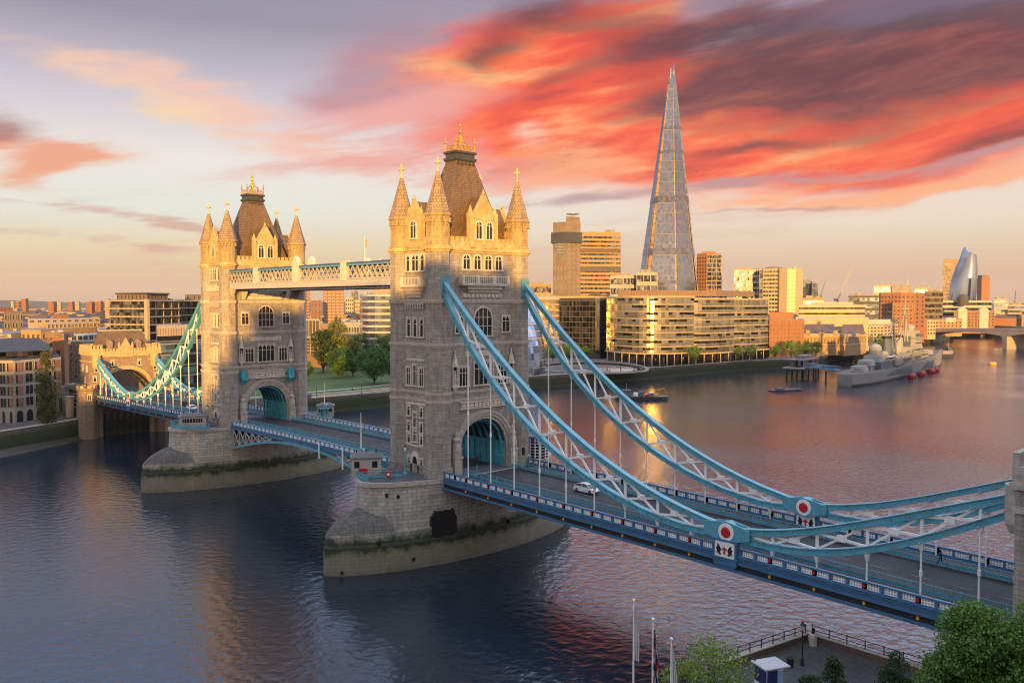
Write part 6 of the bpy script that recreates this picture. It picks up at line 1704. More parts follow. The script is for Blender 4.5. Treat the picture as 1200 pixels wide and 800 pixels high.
mb = MB(); mb.prism([at(1046, 885), at(1070, 888), at(1070, 905), at(1046, 905)], QZ, zat(1056, 354, 888)); lo_ = mb.build('lower_wing', BRICK, t); punch(lo_, Face(at(1046, 885), at(1070, 888)), 20, zat(1056, 354, 888) - 2, 5, 6, .4, .45, GLASS, BRICK)
mb = MB(); mb.prism([at(1045, 920), at(1068, 922), at(1068, 935), at(1045, 932)], zt, zat(1056, 334, 922)); mb.build('plant_room', PLANT, t)

# ---------------- skyline
t = thing('glass_spire_tower', 'very tall tapering glass spire, split at the tip', 'skyscraper', at(784, 985) + (QZ,))
c0 = Vector(at(784, 985)); vF = Vector((FW.x, FW.y)).normalized(); vR = Vector((RT.x, RT.y))
def shp(l, d, z): q = c0 + vR * l + vF * d; return (q.x, q.y, z)
base = [(-42, 6), (-37, -13), (-30, -18), (3.2, -27), (5.8, -27), (31, -18), (36, -13), (41, 8), (30, 33), (-30, 33)]
tipc = (2.0, 2.0)
def taper(p, h, H=322): k = h / H; return (p[0] * (1 - k) + tipc[0] * k, p[1] * (1 - k) + tipc[1] * k)
def facet(i, j, h, name='glass_facet', lab=None, off=0.0, inset=0.0):
    a, b = base[i], base[j]; mb = MB(); a2, b2 = taper(a, h - 6), taper(b, h)
    m = ((a2[0] + b2[0]) / 2, (a2[1] + b2[1]) / 2); nb = Vector((b[1] - a[1], -(b[0] - a[0]))).normalized() * 1.0
    P = [shp(*a, QZ), shp(*b, QZ), shp(*b2, QZ + h), shp(*a2, QZ + h - 6)]; Q = [shp(p[0] - nb.x, p[1] - nb.y, z) for p, z in ((a, QZ), (b, QZ), (b2, QZ + h), (a2, QZ + h - 6))]
    mb.loft([P, Q]); return mb.build(name, SHGL, t)
for i, j, h in ((0, 1, 272), (2, 3, 300), (4, 5, 306), (6, 7, 290), (7, 8, 298), (8, 9, 285), (9, 0, 280)): facet(i, j, h)
mb = MB(); mb.loft([[shp(p[0] * .93, p[1] * .93, QZ) for p in base], [shp(*[q * .93 for q in taper(p, 282)], QZ + 282) for p in base]]); mb.build('inner_core', mat('golden_core', (.34, .21, .085), .5, var=.5, scale=.25), t)
for h in (60, 92, 150, 205, 232):      # darker service storeys
    mb = MB(); mb.loft([[shp(p[0] * 1.012, p[1] * 1.012, QZ + z) for p in [taper(q, z) for q in base]] for z in (h, h + (7 if h in (92, 150) else 3))]); mb.build('service_storey', glassy('service_glass', (.19, .20, .25), cell=(3, 3), dark=(.12, .13, .17), dark_share=.4), t)
mb = MB()
for l, h0, h1 in ((-.5, 280, 300), (3, 284, 297), (1, 270, 290)): mb.bar(shp(l, 0, QZ + h0), shp(l + .4, 0, QZ + h1), .7)
mb.build('tip_frame', STEEL, t)
# floors drawn as fine proud lines on the facets
for k in range(24):
    h = 10 + k * 11.6; mb = MB()
    ring = lambda z, s: [shp(p[0] * s, p[1] * s, QZ + z) for p in [taper(q, z) for q in base]]
    mb.loft([ring(h, 1.004), ring(h + .5, 1.004)], cap0=False, cap1=False); mb.build('floor_line', mat('spandrel_grey', (.16, .165, .18), .4, .3), t)

t, fs, zt, a_, b_ = building('hospital_tower', 'dark concrete tower with a projecting top and mast, left of the glass spire', [(648, 1130), (664, 1120), (680, 1132)], (664, 260, 1120), 30, mat('brown_concrete', (.17, .14, .115), .85, var=.2, scale=.1), cat='tower')
bands(t, [fs[0]], 100, zt - 26, 6, GOLDGL, None, gf=.5, u=(.15, .9)); punch(t, fs[1], 20, zt - 20, 3, 18, .3, .4, GOLDGL, CONC); punch(t, fs[0], 20, 96, 4, 6, .35, .4, GOLDGL, CONC)
A = [at(645.5, 1128), at(664, 1114), at(682, 1128), at(680, 1160), at(648, 1160)]; mb = MB(); mb.prism(A, zat(664, 284, 1120), zat(664, 272, 1120)); mb.build('projecting_storey', DKCLAD, t)
mb = MB(); mb.prism([at(663, 1124), at(679, 1134), at(679, 1150), at(663, 1142)], zt, zat(668, 254, 1130)); mb.build('lift_housing', mat('brown_concrete', (.17, .14, .115)), t)
mb = MB(); c_ = at(671, 1138); mb.lathe(c_, [(.8, zat(668, 256, 1130)), (.8, zat(668, 251, 1130))], 6); mb.lathe(c_, [(9, zat(668, 250.5, 1130)), (9, zat(668, 249.6, 1130))], 12); mb.build('roof_platform', STEEL, t)
t, fs, zt, a_, b_ = building('hospital_wing', 'broad yellow banded tower joined to the dark one', [(680, 1136), (727, 1150)], (700, 272, 1140), 35, STOCK, cat='tower')
bands(t, fs, QZ + 4, zt - 4, 22, WGL, None, gf=.42); bands(t, fs, zat(700, 318, 1140), zat(700, 312, 1140), 1, DKCLAD, None, gf=1, out=.3); bands(t, fs, zat(700, 296, 1140), zat(700, 291, 1140), 1, TILE, None, gf=1, out=.3)
mb = MB(); mb.prism([at(708, 1150), at(720, 1154), at(720, 1165), at(708, 1162)], zt, zt + 4); mb.build('plant_room', PLANT, t)
for a, b, tp, d, m, gl, n, lb in ((715, 746, 323, 900, CONC, WGL, 6, 'pale glazed block in front of the spire, left part'), (746, 770, 319, 890, CONC, WGL, 6, 'taller pale glazed block in front of the spire, right part'),
                                 (617, 646, 333, 1000, STOCK, WGL, 5, 'low ochre roofs just right of the near tower top'), (860, 894, 316, 960, WCON, WGL, 11, 'white gridded office tower right of the spire')):
    t, fs, zt, a_, b_ = building('office_block', lb, [(a, d), (b, d + 5)], (a, tp, d), 30, m, plant=[(.2, .7, 3)]); bands(t, fs, QZ + 4, zt - .8, n, gl, m, gf=.6, slab_out=.3, fins=(6, .6, .2, m))
t, fs, zt, a_, b_ = building('twin_face_tower', 'tower beside the spire foot, tawny on the left and glass on the right', [(816, 1010), (828, 1000), (845, 1010)], (828, 297, 1000), 28, BRICK, cat='tower')
punch(t, fs[0], 40, zt - 3, 4, 14, .5, .5, GLASS, BRICK); bands(t, [fs[1]], 20, zt - 1, 16, WGL, CREAM, gf=.8, fins=(5, .4, .2, CREAM))
mb = MB(); mb.prism([at(822, 1008), at(838, 1010), at(838, 1022), at(822, 1020)], zt, zt + 3); mb.build('plant_room', BRICK, t)
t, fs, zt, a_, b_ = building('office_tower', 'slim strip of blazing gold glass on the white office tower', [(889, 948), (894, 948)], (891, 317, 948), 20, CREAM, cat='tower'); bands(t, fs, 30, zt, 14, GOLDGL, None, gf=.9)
t, fs, zt, a_, b_ = building('curved_office_tower', 'cream drum shaped office tower with fine horizontal joints', [(894, 930), (911.5, 926), (912.5, 926), (922, 921), (932, 923), (940.5, 932)], (922, 314.5, 924), 30, CREAM, cat='tower')
bands(t, [fs[0]], 25, zt - 1, 13, WGL, CREAM, gf=.5, slab_out=.3, fins=(3, .5, .2, CREAM)); bands(t, fs[2:], 25, zt - 1, 13, mat('cream_panel', (.40, .33, .22), .35, var=.08), CREAM, gf=.78, slab_out=.25)
mb = MB(); fs[1].box(mb, -.4, fs[1].L + .4, 20, zt, -.2, .4); mb.build('dark_joint', BLACK, t)
mb = MB(); mb.lathe(at(906, 945), [(9, zt), (9, zt + 1.5), (6, zt + 2.4)], 16); mb.build('roof_crown', BROWNBR, t)
for a, b, tp, d, m, gl, n, lb in ((940, 951, 329, 1350, BLUEGL, BLUEGL, 8, 'pale blue glass tower next to the drum tower'), (951, 958, 332, 1345, BLUEGL, BLUEGL, 8, 'narrow blue glass shaft beside the pale one'),
                                 (941, 965, 349, 1100, STOCK, GOLDGL, 3, 'ochre block at the foot of the blue glass towers'), (994, 1032, 346.5, 1150, BLUEROOF, BLUEGL, 5, 'long blue grey station offices left of the orange slab'),
                                 (1024, 1043, 334, 1250, CREAM, GOLDGL, 5, 'bright cream block peering over the orange slab'), (1083, 1105, 341, 1100, DKCLAD, DARKGL, 7, 'plain dark office block right of the orange slab'),
                                 (1072, 1090, 337.5, 1500, CREAM, GOLDGL, 4, 'low bright crown behind the dark office block'), (1165, 1182, 350, 1500, CONC, BLUEGL, 6, 'grey glass block at the right beyond the bridge'),
                                 (1181, 1212, 357, 1380, CONC, BLUEGL, 5, 'curved grey riverside offices at the right edge')):
    t, fs, zt, a_, b_ = building('office_block', lb, [(a, d), (b, d + 6)], (a, tp, d), 35, m, plant=[(.15, .5, 3), (.6, .85, 2)]); bands(t, fs, QZ + 6, zt - .8, n, gl, None if m == gl else m, gf=.6)
t, fs, zt, a_, b_ = building('banded_offices', 'long white banded office building below the curved glass tower', [(1097, 1260), (1162, 1290)], (1120, 352.5, 1266), 40, WCON); bands(t, fs, 12, zt - .5, 5, DARKGL, WCON, gf=.5, slab_out=.5)
mb = MB(); mb.lathe(at(1128, 1264), [(7, zt - 6), (7, zt + 5), (4, zt + 8), (.5, zt + 9)], 10); mb.build('stair_drum', DKCLAD, t)
t, fs, zt, a_, b_ = building('pedimented_wharf', 'red and white riverside block with two pediments above the road bridge', [(1118, 1215), (1166, 1245)], (1140, 364, 1220), 30, BRICK)
punch(t, fs[0], 14, zt - 2, 12, 5, .55, .55, GLASS, WCON)
for u in (.2, .72):
    mb = MB(); x, y = fs[0].pt(fs[0].L * u, .6); mb.obox((x, y), fs[0].rz, 12, 2, 12, zt + 1); fc = fs[0]
    P = [fc.pt(fc.L * u + q, 1.6) for q in (-6.5, 6.5, 0)]; Q = [fc.pt(fc.L * u + q, -2) for q in (-6.5, 6.5, 0)]
    mb.loft([[P[0] + (zt + 1,), P[1] + (zt + 1,), P[2] + (zt + 5,)], [Q[0] + (zt + 1,), Q[1] + (zt + 1,), Q[2] + (zt + 5,)]]); mb.build('pediment', WCON, t)
t, fs, zt, a_, b_ = building('low_wharf', 'tan wharf building with a white billboard at the end of the road bridge', [(1096, 1090), (1128, 1120)], (1110, 374, 1100), 25, STOCK); punch(t, fs[0], 12, zt - 2, 7, 3, .4, .5)
mb = MB(); fs[0].box(mb, fs[0].L * .38, fs[0].L * .75, zt - 3.5, zt + 1.5, .1, .6); mb.build('billboard', WCON, t)
t, fs, zt, a_, b_ = building('low_wharf', 'small cream and orange houses behind the warship bow', [(1080, 1000), (1097, 1015)], (1085, 375, 1004), 22, CREAM); punch(t, fs[0], 10, zt - 1, 5, 4, .5, .5)
mb = MB(); fs[0].box(mb, 0, fs[0].L * .4, QZ, zt + 1.5, -8, .3); mb.build('brick_end', BRICK, t)

# swelling glass tower, gold neighbour and the square chimney
t = thing('curved_glass_tower', 'blue glass tower that swells and slants at the top', 'skyscraper', at(1131, 1950) + (QZ,))
c1 = Vector(at(1130, 1950)); k_ = 1950 / FPX * 1.13
prof = [(361, 1111.5, 1142), (352, 1111.3, 1143.5), (340, 1112.5, 1144.5), (325, 1115, 1145), (312, 1120, 1144.5), (302, 1124, 1143.5), (296, 1126.5, 1143), (291.5, 1129.5, 1131.5)]
mb = MB(); rings = []
for py, a, b in prof:
    z = zat(1130, py, 1950); A_, B_ = Vector(at(a, 1950)), Vector(at(b, 1950)); m_ = (A_ + B_) / 2; h_ = (B_ - A_) / 2; v_ = (m_ - Vector(CAM[:2])).normalized()
    rings.append([tuple(m_ + h_ * math.cos(q) + v_ * (-h_.length * .55 * math.sin(q))) + (z + (5 * math.cos(q) * -1 if py < 297 else 0),) for q in [2 * math.pi * i / 20 for i in range(20)]])
rings.insert(0, [(x, y, QZ) for x, y, z in rings[0]])
mb.loft(rings); mb.build('glass_shell', mat('swelling_glass', (.26, .32, .42), .12, .85, var=.12, scale=.03, stretch=(1, 1, .1)), t, smooth=True)
for k in range(1, len(rings) - 1):
    pass
for q in range(0, 10, 1):
    mb = MB(); pts = [Vector(r[10 + q]) for r in rings]; mb.beam([tuple(p) for p in pts], .5, .5) if False else [mb.bar(a, b, .5) for a, b in zip(pts[:-1], pts[1:])]; mb.build('glazing_bar', STEEL, t)
t, fs, zt, a_, b_ = building('residential_tower', 'tall golden tower behind the swelling glass one', [(1104, 2080), (1122, 2080)], (1110, 304, 2080), 40, STOCK, cat='tower'); bands(t, fs, 30, zt - 6, 14, GOLDGL, STOCK, gf=.6); 
t = thing('square_chimney', 'lone square brick chimney right of the swelling glass tower', 'chimney', at(1152, 1900) + (QZ,))
c_ = at(1152, 1900); mb = MB(); mb.obox(c_, -YAW, 16, 16, QZ, zat(1152, 326, 1900)); mb.build('shaft', BRICK, t); mb = MB(); mb.obox(c_, -YAW, 14.5, 14.5, zat(1152, 326, 1900), zat(1152, 322.5, 1900)); mb.build('top', BROWNBR, t)

# ---------------- construction cranes
def crane(px, dist, py0, jpx, jpy, label, m):
    b = at(px, dist); t = thing('tower_crane', label, 'crane', b + (QZ,))
    z0 = zat(px, py0, dist); tip = at(jpx, dist) + (zat(jpx, jpy, dist),)
    mb = MB(); mb.obox(b, 0, 2.2, 2.2, QZ, z0); mb.build('mast', m, t)
    mb = MB(); p, q = Vector(b + (z0,)), Vector(tip)
    for o in (Vector((0, 0, 1.1)), Vector((vR.x * 1.1, vR.y * 1.1, -.8)), Vector((-vR.x * 1.1, -vR.y * 1.1, -.8))): mb.bar(p + o, q + o * .4, .45)
    for k in range(16): a, c = p.lerp(q, k / 16), p.lerp(q, (k + 1) / 16); mb.bar(a + Vector((0, 0, 1)), c - Vector((0, 0, .6)), .3); mb.bar(a - Vector((0, 0, .8)), c + Vector((0, 0, .8)), .3)
    mb.build('jib', m, t)
    mb = MB(); w = p - (q - p).normalized() * 9; mb.bar(p, (w.x, w.y, z0 + 1), 2.0, 1.4); mb.box(w.x - 1.6, w.x + 1.6, w.y - 1.6, w.y + 1.6, z0 - 2, z0 + 1.6); mb.build('counterweight', STEEL, t)
CRG = mat('crane_grey', (.30, .28, .26), .6); CRN = mat('crane_green', (.08, .20, .16), .6)
crane(981.5, 1400, 351, 997, 316, 'grey luffing crane with a long raised jib', CRG)
crane(962, 1350, 345, 967, 328, 'green crane beside the blue glass tower', CRN)
crane(1062, 1600, 341, 1064, 328, 'thin white crane far behind the orange slab', WCON)
crane(1189, 2300, 352, 1190, 340, 'thin dark crane at the far right horizon', DKCLAD)

# ---------------- distant tower blocks on the left horizon
for a, b, tp, d, m, lb in ((12.5, 18, 353.5, 2600, CREAM, 'pale stub of a tower block far left'), (19, 24.5, 353.5, 2500, BRICK, 'dull brick tower block far left'), (24.5, 33.5, 350, 2400, BRICK, 'tallest brown twin tower block on the left horizon'),
                           (56, 66.5, 353.5, 2200, BRICK, 'broad pink brick tower block, left horizon'), (67, 73.5, 354, 2500, CREAM, 'pale block right of the broad pink one'), (80, 87.5, 353.5, 2200, BRICK, 'square brick tower block, middle of the left horizon'),
                           (88, 95, 354, 2400, CREAM, 'cream tower block touching the square brick one'), (101.5, 111, 353.5, 2000, BRICK, 'left one of the twin orange tower blocks'), (112, 121.5, 353, 2000, BRICK, 'right one of the twin orange tower blocks'),
                           (123, 130, 351, 1800, CREAM, 'white topped tower block beside the flats'), (1040, 1048, 336, 1900, BRICK, 'small tower block over the cream roofs')):
    t, fs, zt, a_, b_ = building('tower_block', lb, [(a, d), (a + (b - a) * .62, d - 8), (b, d + 6)], (a, tp, d), 22, m, cat='tower block', group='distant tower blocks')
    for f_ in fs: punch(t, f_, QZ + 6, zt - 1, 4, 9, .55, .4, GLASS, m)

# ---------------- low roofs and trees filling the distance
mbs = MB(); ROOFM = [STOCK, BRICK, CREAM, CONC, TILE, BLUEROOF]
r2 = np.random.default_rng(5)
def scatter(n, pxa, pxb, d0, d1, hmin, hmax):
    for _ in range(n):
        px = r2.uniform(pxa, pxb); d = d0 * (d1 / d0) ** r2.uniform(0, 1); x, y = at(px, d)
        L, W_ = r2.uniform(10, 34), r2.uniform(9, 16); h = QZ + r2.uniform(hmin, hmax); yaw = r2.choice([.2, .2 + math.pi / 2, .75, -.4]) + r2.normal(0, .08)
        k = int(r2.choice(4, p=[.4, .28, .2, .12])); mbs.obox((x, y), yaw, L, W_, QZ - 1, h, k)
        cs, sn = math.cos(yaw), math.sin(yaw); P = lambda a, b, z: (x + cs * a - sn * b, y + sn * a + cs * b, z)
        if r2.uniform() < .6:
            mbs.loft([[P(-L / 2, -W_ / 2, h), P(L / 2, -W_ / 2, h), P(L / 2, W_ / 2, h), P(-L / 2, W_ / 2, h)], [P(-L / 2, -.1, h + W_ * .28), P(L / 2, -.1, h + W_ * .28), P(L / 2, .1, h + W_ * .28), P(-L / 2, .1, h + W_ * .28)]], 4 if r2.uniform() < .6 else 5)
        else:
            mbs.obox((x + 1, y + 1), yaw, L * .3, W_ * .4, h, h + 2.2, 3)
scatter(420, -60, 250, 620, 2600, 7, 17)
scatter(260, -60, 260, 1800, 6000, 7, 20)
scatter(90, 330, 480, 760, 2600, 7, 20)
scatter(260, 600, 1260, 1250, 4000, 9, 28)
tag(mbs.build('distant_rooftops', ROOFM), 'low sunlit city rooftops spreading to the horizon', 'rooftops', kind='stuff')

# ---------------- the road bridge and the rail bridge upstream
t = thing('road_bridge', 'pale flat road bridge across the river at the right', 'bridge', (900, 270, 0))
P0, P1 = Vector(at(1092, 1075)), Vector(at(1195.5, 958)); dirv = (P1 - P0).normalized(); nrm = Vector((dirv.y, -dirv.x)); sp_ = (P1 - P0).length
E0 = P0 - dirv * 26; piers_ = [sp_ + 26, sp_ + 150, sp_ + 262]; Lb = sp_ + 300
LBM = mat('pale_granite', (.42, .37, .31), .75, var=.15, scale=.1)
top_ = lambda u: 13.0 + 6.0 * math.sin(min(1, u / (sp_ + 90)) * math.pi / 2)
def soff(u):
    ps = [10] + piers_ + [Lb + 20]
    for a, b in zip(ps[:-1], ps[1:]):
        if a <= u <= b: return top_(u) - 2.6 - 4.2 * abs((u - a) / (b - a) * 2 - 1) ** 2.4
    return top_(u) - 6
us = [i * 6 for i in range(int(Lb / 6))]
W2 = lambda u, o, z: tuple(E0 + dirv * u + nrm * o) + (z,)
mb = MB(); mb.loft([[W2(u, -15, top_(u)), W2(u, 15, top_(u)), W2(u, 15, soff(u)), W2(u, -15, soff(u))] for u in us]); mb.build('deck', LBM, t)
for s in (-1, 1):
    mb = MB(); mb.loft([[W2(u, s * 14.7, top_(u) - .8), W2(u, s * 15.3, top_(u) - .8), W2(u, s * 15.3, top_(u) + 1.2), W2(u, s * 14.7, top_(u) + 1.2)] for u in us]); mb.build('parapet', LBM, t)
for u in piers_:
    mb = MB(); c_ = E0 + dirv * u; mb.obox((c_.x, c_.y), math.atan2(dirv.y, dirv.x), 6, 30, -2, soff(u) + .2); mb.build('pier', CONC, t)
c_ = E0 + dirv * 8; mb = MB(); mb.obox((c_.x, c_.y), math.atan2(dirv.y, dirv.x), 30, 30.4, -1, 9.5); mb.build('abutment', CONC, t)
t = thing('rail_bridge', 'dull green railway bridge showing above the road bridge', 'bridge', (1300, 250, 0))
a, b = Vector(at(1118, 1360)), Vector(at(1250, 1180)); mb = MB(); mb.bar((a.x, a.y, 13), (b.x, b.y, 13), 16, 3.4); mb.build('girder', mat('rail_green', (.07, .12, .09), .6), t)
for k in range(5): p = a.lerp(b, (k + .5) / 5); mb = MB(); mb.lathe((p.x, p.y), [(3, -2), (3, 11.4)], 10); mb.build('pier', CONC, t)

# ================================================================== unseen buildings behind the viewer, added and stepped to shade river and piers
sd, ld = Vector((math.sin(SUN_AZ), math.cos(SUN_AZ))), Vector((math.cos(SUN_AZ), -math.sin(SUN_AZ)))
def behind(name, label, blocks_, s0=-202, dep=16):
    t = thing(name, label, 'building', tuple(sd * s0 + ld * blocks_[0][0]) + (QZ,))
    for i, (l0, l1, h) in enumerate(blocks_):
        P = [sd * s0 + ld * l0, sd * s0 + ld * l1, sd * (s0 - dep) + ld * l1, sd * (s0 - dep) + ld * l0]
        mb = MB(); mb.prism([tuple(p) for p in P], QZ, h); w = mb.build('wall', CONC, t)
        fc = Face(tuple(P[1]), tuple(P[0]))
        for k in range(int((h - QZ) / 6)):
            mb = MB(); fc.box(mb, 1, fc.L - 1, QZ + 3 + 6 * k, QZ + 5 + 6 * k, -.1, .15); mb.build('glazing_band', WGL, t)
    return t
behind('hotel', 'unseen concrete hotel behind the viewpoint, stepped to shape its shadow', [(-64.5, -61, 46), (-61, -57, 52), (-57, -53, 58), (-53, -14, 65.2), (-14, -7, 63.0), (-7, -1, 67.8), (-1, 6, 66.4), (6, 9.4, 68.2), (9.4, 15, 65.2), (15, 84, 66), (84, 160, 60), (160, 230, 64), (230, 305, 60)])
behind('low_shade_block', 'unseen lower block beside the hotel, added to cast shade', [(-127, -64.6, 41.5)])
behind('left_shade_block', 'unseen block behind the viewpoint, left, added to cast shade', [(-190, -127.1, 50.5)])

# ================================================================== trees
def leaf_mesh(name, pts, size, m, flat=0.3):
    n = len(pts); a = rng.normal(size=(n, 3)); a /= np.linalg.norm(a, axis=1)[:, None]
    b = rng.normal(size=(n, 3)); b -= (b * a).sum(1)[:, None] * a; b /= np.linalg.norm(b, axis=1)[:, None]
    s = size * rng.uniform(.6, 1.3, size=(n, 1))
    u, v = a * s * .5, b * s * .36
    c = a * 0 + np.cross(a, b) * s * .12
    V = np.stack([pts - u, pts + v * .9 + c, pts + u, pts - v * .9 + c], 1).reshape(-1, 3)
    me = bpy.data.meshes.new(name); me.vertices.add(4 * n); me.vertices.foreach_set('co', V.astype(np.float32).ravel())
    me.loops.add(4 * n); me.loops.foreach_set('vertex_index', np.arange(4 * n, dtype=np.int32))
    me.polygons.add(n); me.polygons.foreach_set('loop_start', np.arange(0, 4 * n, 4, dtype=np.int32)); me.polygons.foreach_set('loop_total', np.full(n, 4, dtype=np.int32))
    me.materials.append(m); me.update(); me.validate(); return me
BARK = mat('bark', (.075, .055, .04), .9, var=.3, scale=3, bump=.5)
LEAF_G = leafy('leaf_green', (.04, .11, .018), (.11, .23, .04))
LEAF_D = leafy('leaf_dark', (.018, .045, .014), (.05, .09, .024))
LEAF_Y = leafy('leaf_yellow_green', (.09, .125, .018), (.20, .21, .035))
LEAF_B = leafy('leaf_fresh', (.06, .15, .018), (.16, .30, .045))
def tree(name, label, x, y, h, w, leaf, n, size, z0=QZ, base=.28, clumps=26, group=None, cat='tree', shape='round', trunk_r=None):
    t = thing(name, label, cat, (x, y, z0), group)
    tr = trunk_r or max(.12, h * .018)
    cen = []
    for _ in range(clumps):
        if shape == 'column':
            u = rng.uniform(0, 1); rad = w / 2 * (1 - abs(u * 2 - .75) ** 2.2 * .55) * .62; an = rng.uniform(0, 6.283); q = math.sqrt(rng.uniform(0, 1))
            cen.append((x + rad * q * math.cos(an), y + rad * q * math.sin(an), z0 + h * (base + (1 - base) * u * .94), w * rng.uniform(.16, .24)))
        elif shape == 'cone':
            u = rng.uniform(0, 1) ** 1.4; rad = w / 2 * (1 - u) ** .6 * .8; an = rng.uniform(0, 6.283); q = math.sqrt(rng.uniform(.1, 1))
            cen.append((x + rad * q * math.cos(an), y + rad * q * math.sin(an), z0 + h * (base + (1 - base) * u * .93), w * (.24 - .14 * u)))
        else:
            d = rng.normal(size=3); d /= np.linalg.norm(d); q = rng.uniform(.35, 1) ** .6; r = w * rng.uniform(.11, .21)
            zc = z0 + h * (base + 1) / 2; hz = h * (1 - base) / 2
            cen.append((x + d[0] * q * (w / 2 - r * .7), y + d[1] * q * (w / 2 - r * .7), zc + d[2] * q * (hz - r * .7), r))
    mb = MB(); top = z0 + h * (base + .45 * (1 - base))
    mb.tube((x, y, z0), (x + .02 * h * rng.normal() * .3, y, top), tr, tr * .4, 7)
    for cx_, cy_, cz_, r in cen[::max(1, len(cen) // 14)]:
        zz = z0 + h * base * rng.uniform(.75, 1.3); zz = min(zz, cz_ - .2, top); mb.tube((x, y, zz), (cx_, cy_, cz_), tr * .38, tr * .08, 5)
    mb.build('trunk', BARK, t)
    C = np.array(cen); vol = C[:, 3] ** 2; k = rng.choice(len(C), size=n, p=vol / vol.sum())
    d = rng.normal(size=(n, 3)); d /= np.linalg.norm(d, axis=1)[:, None]; rr = rng.uniform(0.25, 1, size=(n, 1)) ** .45 * (1 + .12 * rng.normal(size=(n, 1)))
    P = C[k, :3] + d * rr * C[k, 3:4] * np.array([1.1, 1.1, .85]); P[:, 2] = np.maximum(P[:, 2], z0 + h * base * .6)
    P -= np.array([x, y, z0]); o = bpy.data.objects.new('crown', leaf_mesh('crown', P, size, leaf)); COL.objects.link(o); o.parent = t
    return t
def T(px, d, top, wpx, leaf, label, n=2600, size=.9, **k):
    x, y = at(px, d); tree(k.pop('name', 'park_tree'), label, x, y, zat(px, top, d) - QZ, wpx * d / FPX, leaf, n, size, **k)
# riverside park
T(438, 408, 404, 50, LEAF_G, 'broad dark green tree in front of the others on the lawn', 8000, .85, clumps=50, base=.05)
T(463, 414, 408, 26, LEAF_G, 'green tree touching the near tower left edge', 4000, .85, base=.05)
T(400, 440, 398, 34, LEAF_G, 'green tree with a sunlit top left of the broad one', 5400, .9, clumps=36, base=.05)
T(413, 452, 394, 34, LEAF_Y, 'yellow sunlit tree in the middle of the park', 5000, .9, clumps=36, base=.05)
T(397, 486, 371, 38, LEAF_Y, 'tallest golden topped tree at the back of the park', 5200, 1.0, clumps=36, base=.06)
T(378, 478, 383, 32, LEAF_D, 'dark tree between the balcony flats and the golden tree', 4500, 1.0, clumps=32, base=.05)
T(450, 476, 386, 40, LEAF_G, 'dark green tree under the round cornered offices', 5200, 1.0, clumps=36, base=.05)
T(420, 500, 388, 36, LEAF_D, 'dark tree behind the yellow one in the park', 2600, 1.0, base=.1)
T(357, 432, 421, 22, LEAF_G, 'green tree at the right edge of the far tower', 2000, .8, base=.12)
T(395, 960, 366, 12, LEAF_D, 'little tree at the foot of the brick tower blocks', 700, 1.3, base=.1, name='street_tree')
T(418, 900, 364, 20, LEAF_D, 'line of dark trees beyond the pale shed', 900, 1.4, base=.05, name='street_tree')
# plaza and quay
T(630, 560, 402, 26, LEAF_G, 'clipped tree beside the leaning glass hall', 1800, .9, base=.15, name='plaza_tree')
T(648, 556, 403, 24, LEAF_B, 'second plaza tree, between glass hall and black offices', 1700, .9, base=.15, name='plaza_tree')
T(668, 552, 400, 26, LEAF_B, 'bright plaza tree before the black offices', 1900, .9, base=.15, name='plaza_tree')
T(685, 552, 403, 18, LEAF_G, 'rightmost plaza tree in front of the black offices', 1400, .9, base=.15, name='plaza_tree')
T(815, 528, 402, 15, LEAF_B, 'slim tree between the first two curved offices', 1200, .8, base=.2, name='quay_tree')
T(867, 566, 403, 12, LEAF_B, 'small tree before the rightmost curved offices, left of a pair', 800, .8, base=.2, name='quay_tree')
T(881, 570, 402, 13, LEAF_G, 'small tree before the rightmost curved offices, right of a pair', 800, .8, base=.2, name='quay_tree')
T(909, 612, 403, 14, LEAF_G, 'leafy tree at the left corner of the orange brick block', 900, .9, base=.1, name='quay_tree')
T(928, 618, 396, 20, LEAF_B, 'larger sunlit tree in front of the orange brick block', 1500, .9, base=.1, name='quay_tree')
T(944, 630, 397, 16, LEAF_G, 'tree between the orange brick block and the wharf', 1200, .9, base=.1, name='quay_tree')
T(957, 640, 399, 15, LEAF_D, 'dark tree at the left end of the yellow brick wharf', 1000, .9, base=.1, name='quay_tree')
T(1036, 735, 390, 24, LEAF_G, 'dark green tree behind the warship funnels', 1500, 1.0, base=.05, name='quay_tree')
T(1001, 690, 402, 8, LEAF_D, 'small dark palm-like tree before the wharf', 500, .9, base=.2, name='quay_tree')
# left bank
T(52, 302, 409, 25, leafy('leaf_poplar', (.055, .075, .014), (.12, .125, .028)), 'tall narrow poplar by the white framed offices', 6500, .55, name='poplar', shape='column', clumps=70, base=.06)
T(85, 322, 478, 14, LEAF_D, 'dark shrub at the foot of the gatehouse bastion', 700, .5, name='shrub', cat='shrub', base=.02)
T(3, 560, 384, 22, LEAF_D, 'dark tree at the left edge above the slate roofs', 1500, 1.1, name='street_tree', base=.05)
T(124, 470, 378, 14, LEAF_D, 'dark tree left of the slab banded flats', 1300, .9, name='street_tree', base=.05)
T(26, 520, 392, 10, LEAF_D, 'small dark tree beside the orange stepped block', 700, .9, name='street_tree', base=.05)
T(228, 300, 447, 22, LEAF_D, 'dark bush seen under the far chains, left of the far tower', 900, .6, name='shrub', cat='shrub', base=.02)
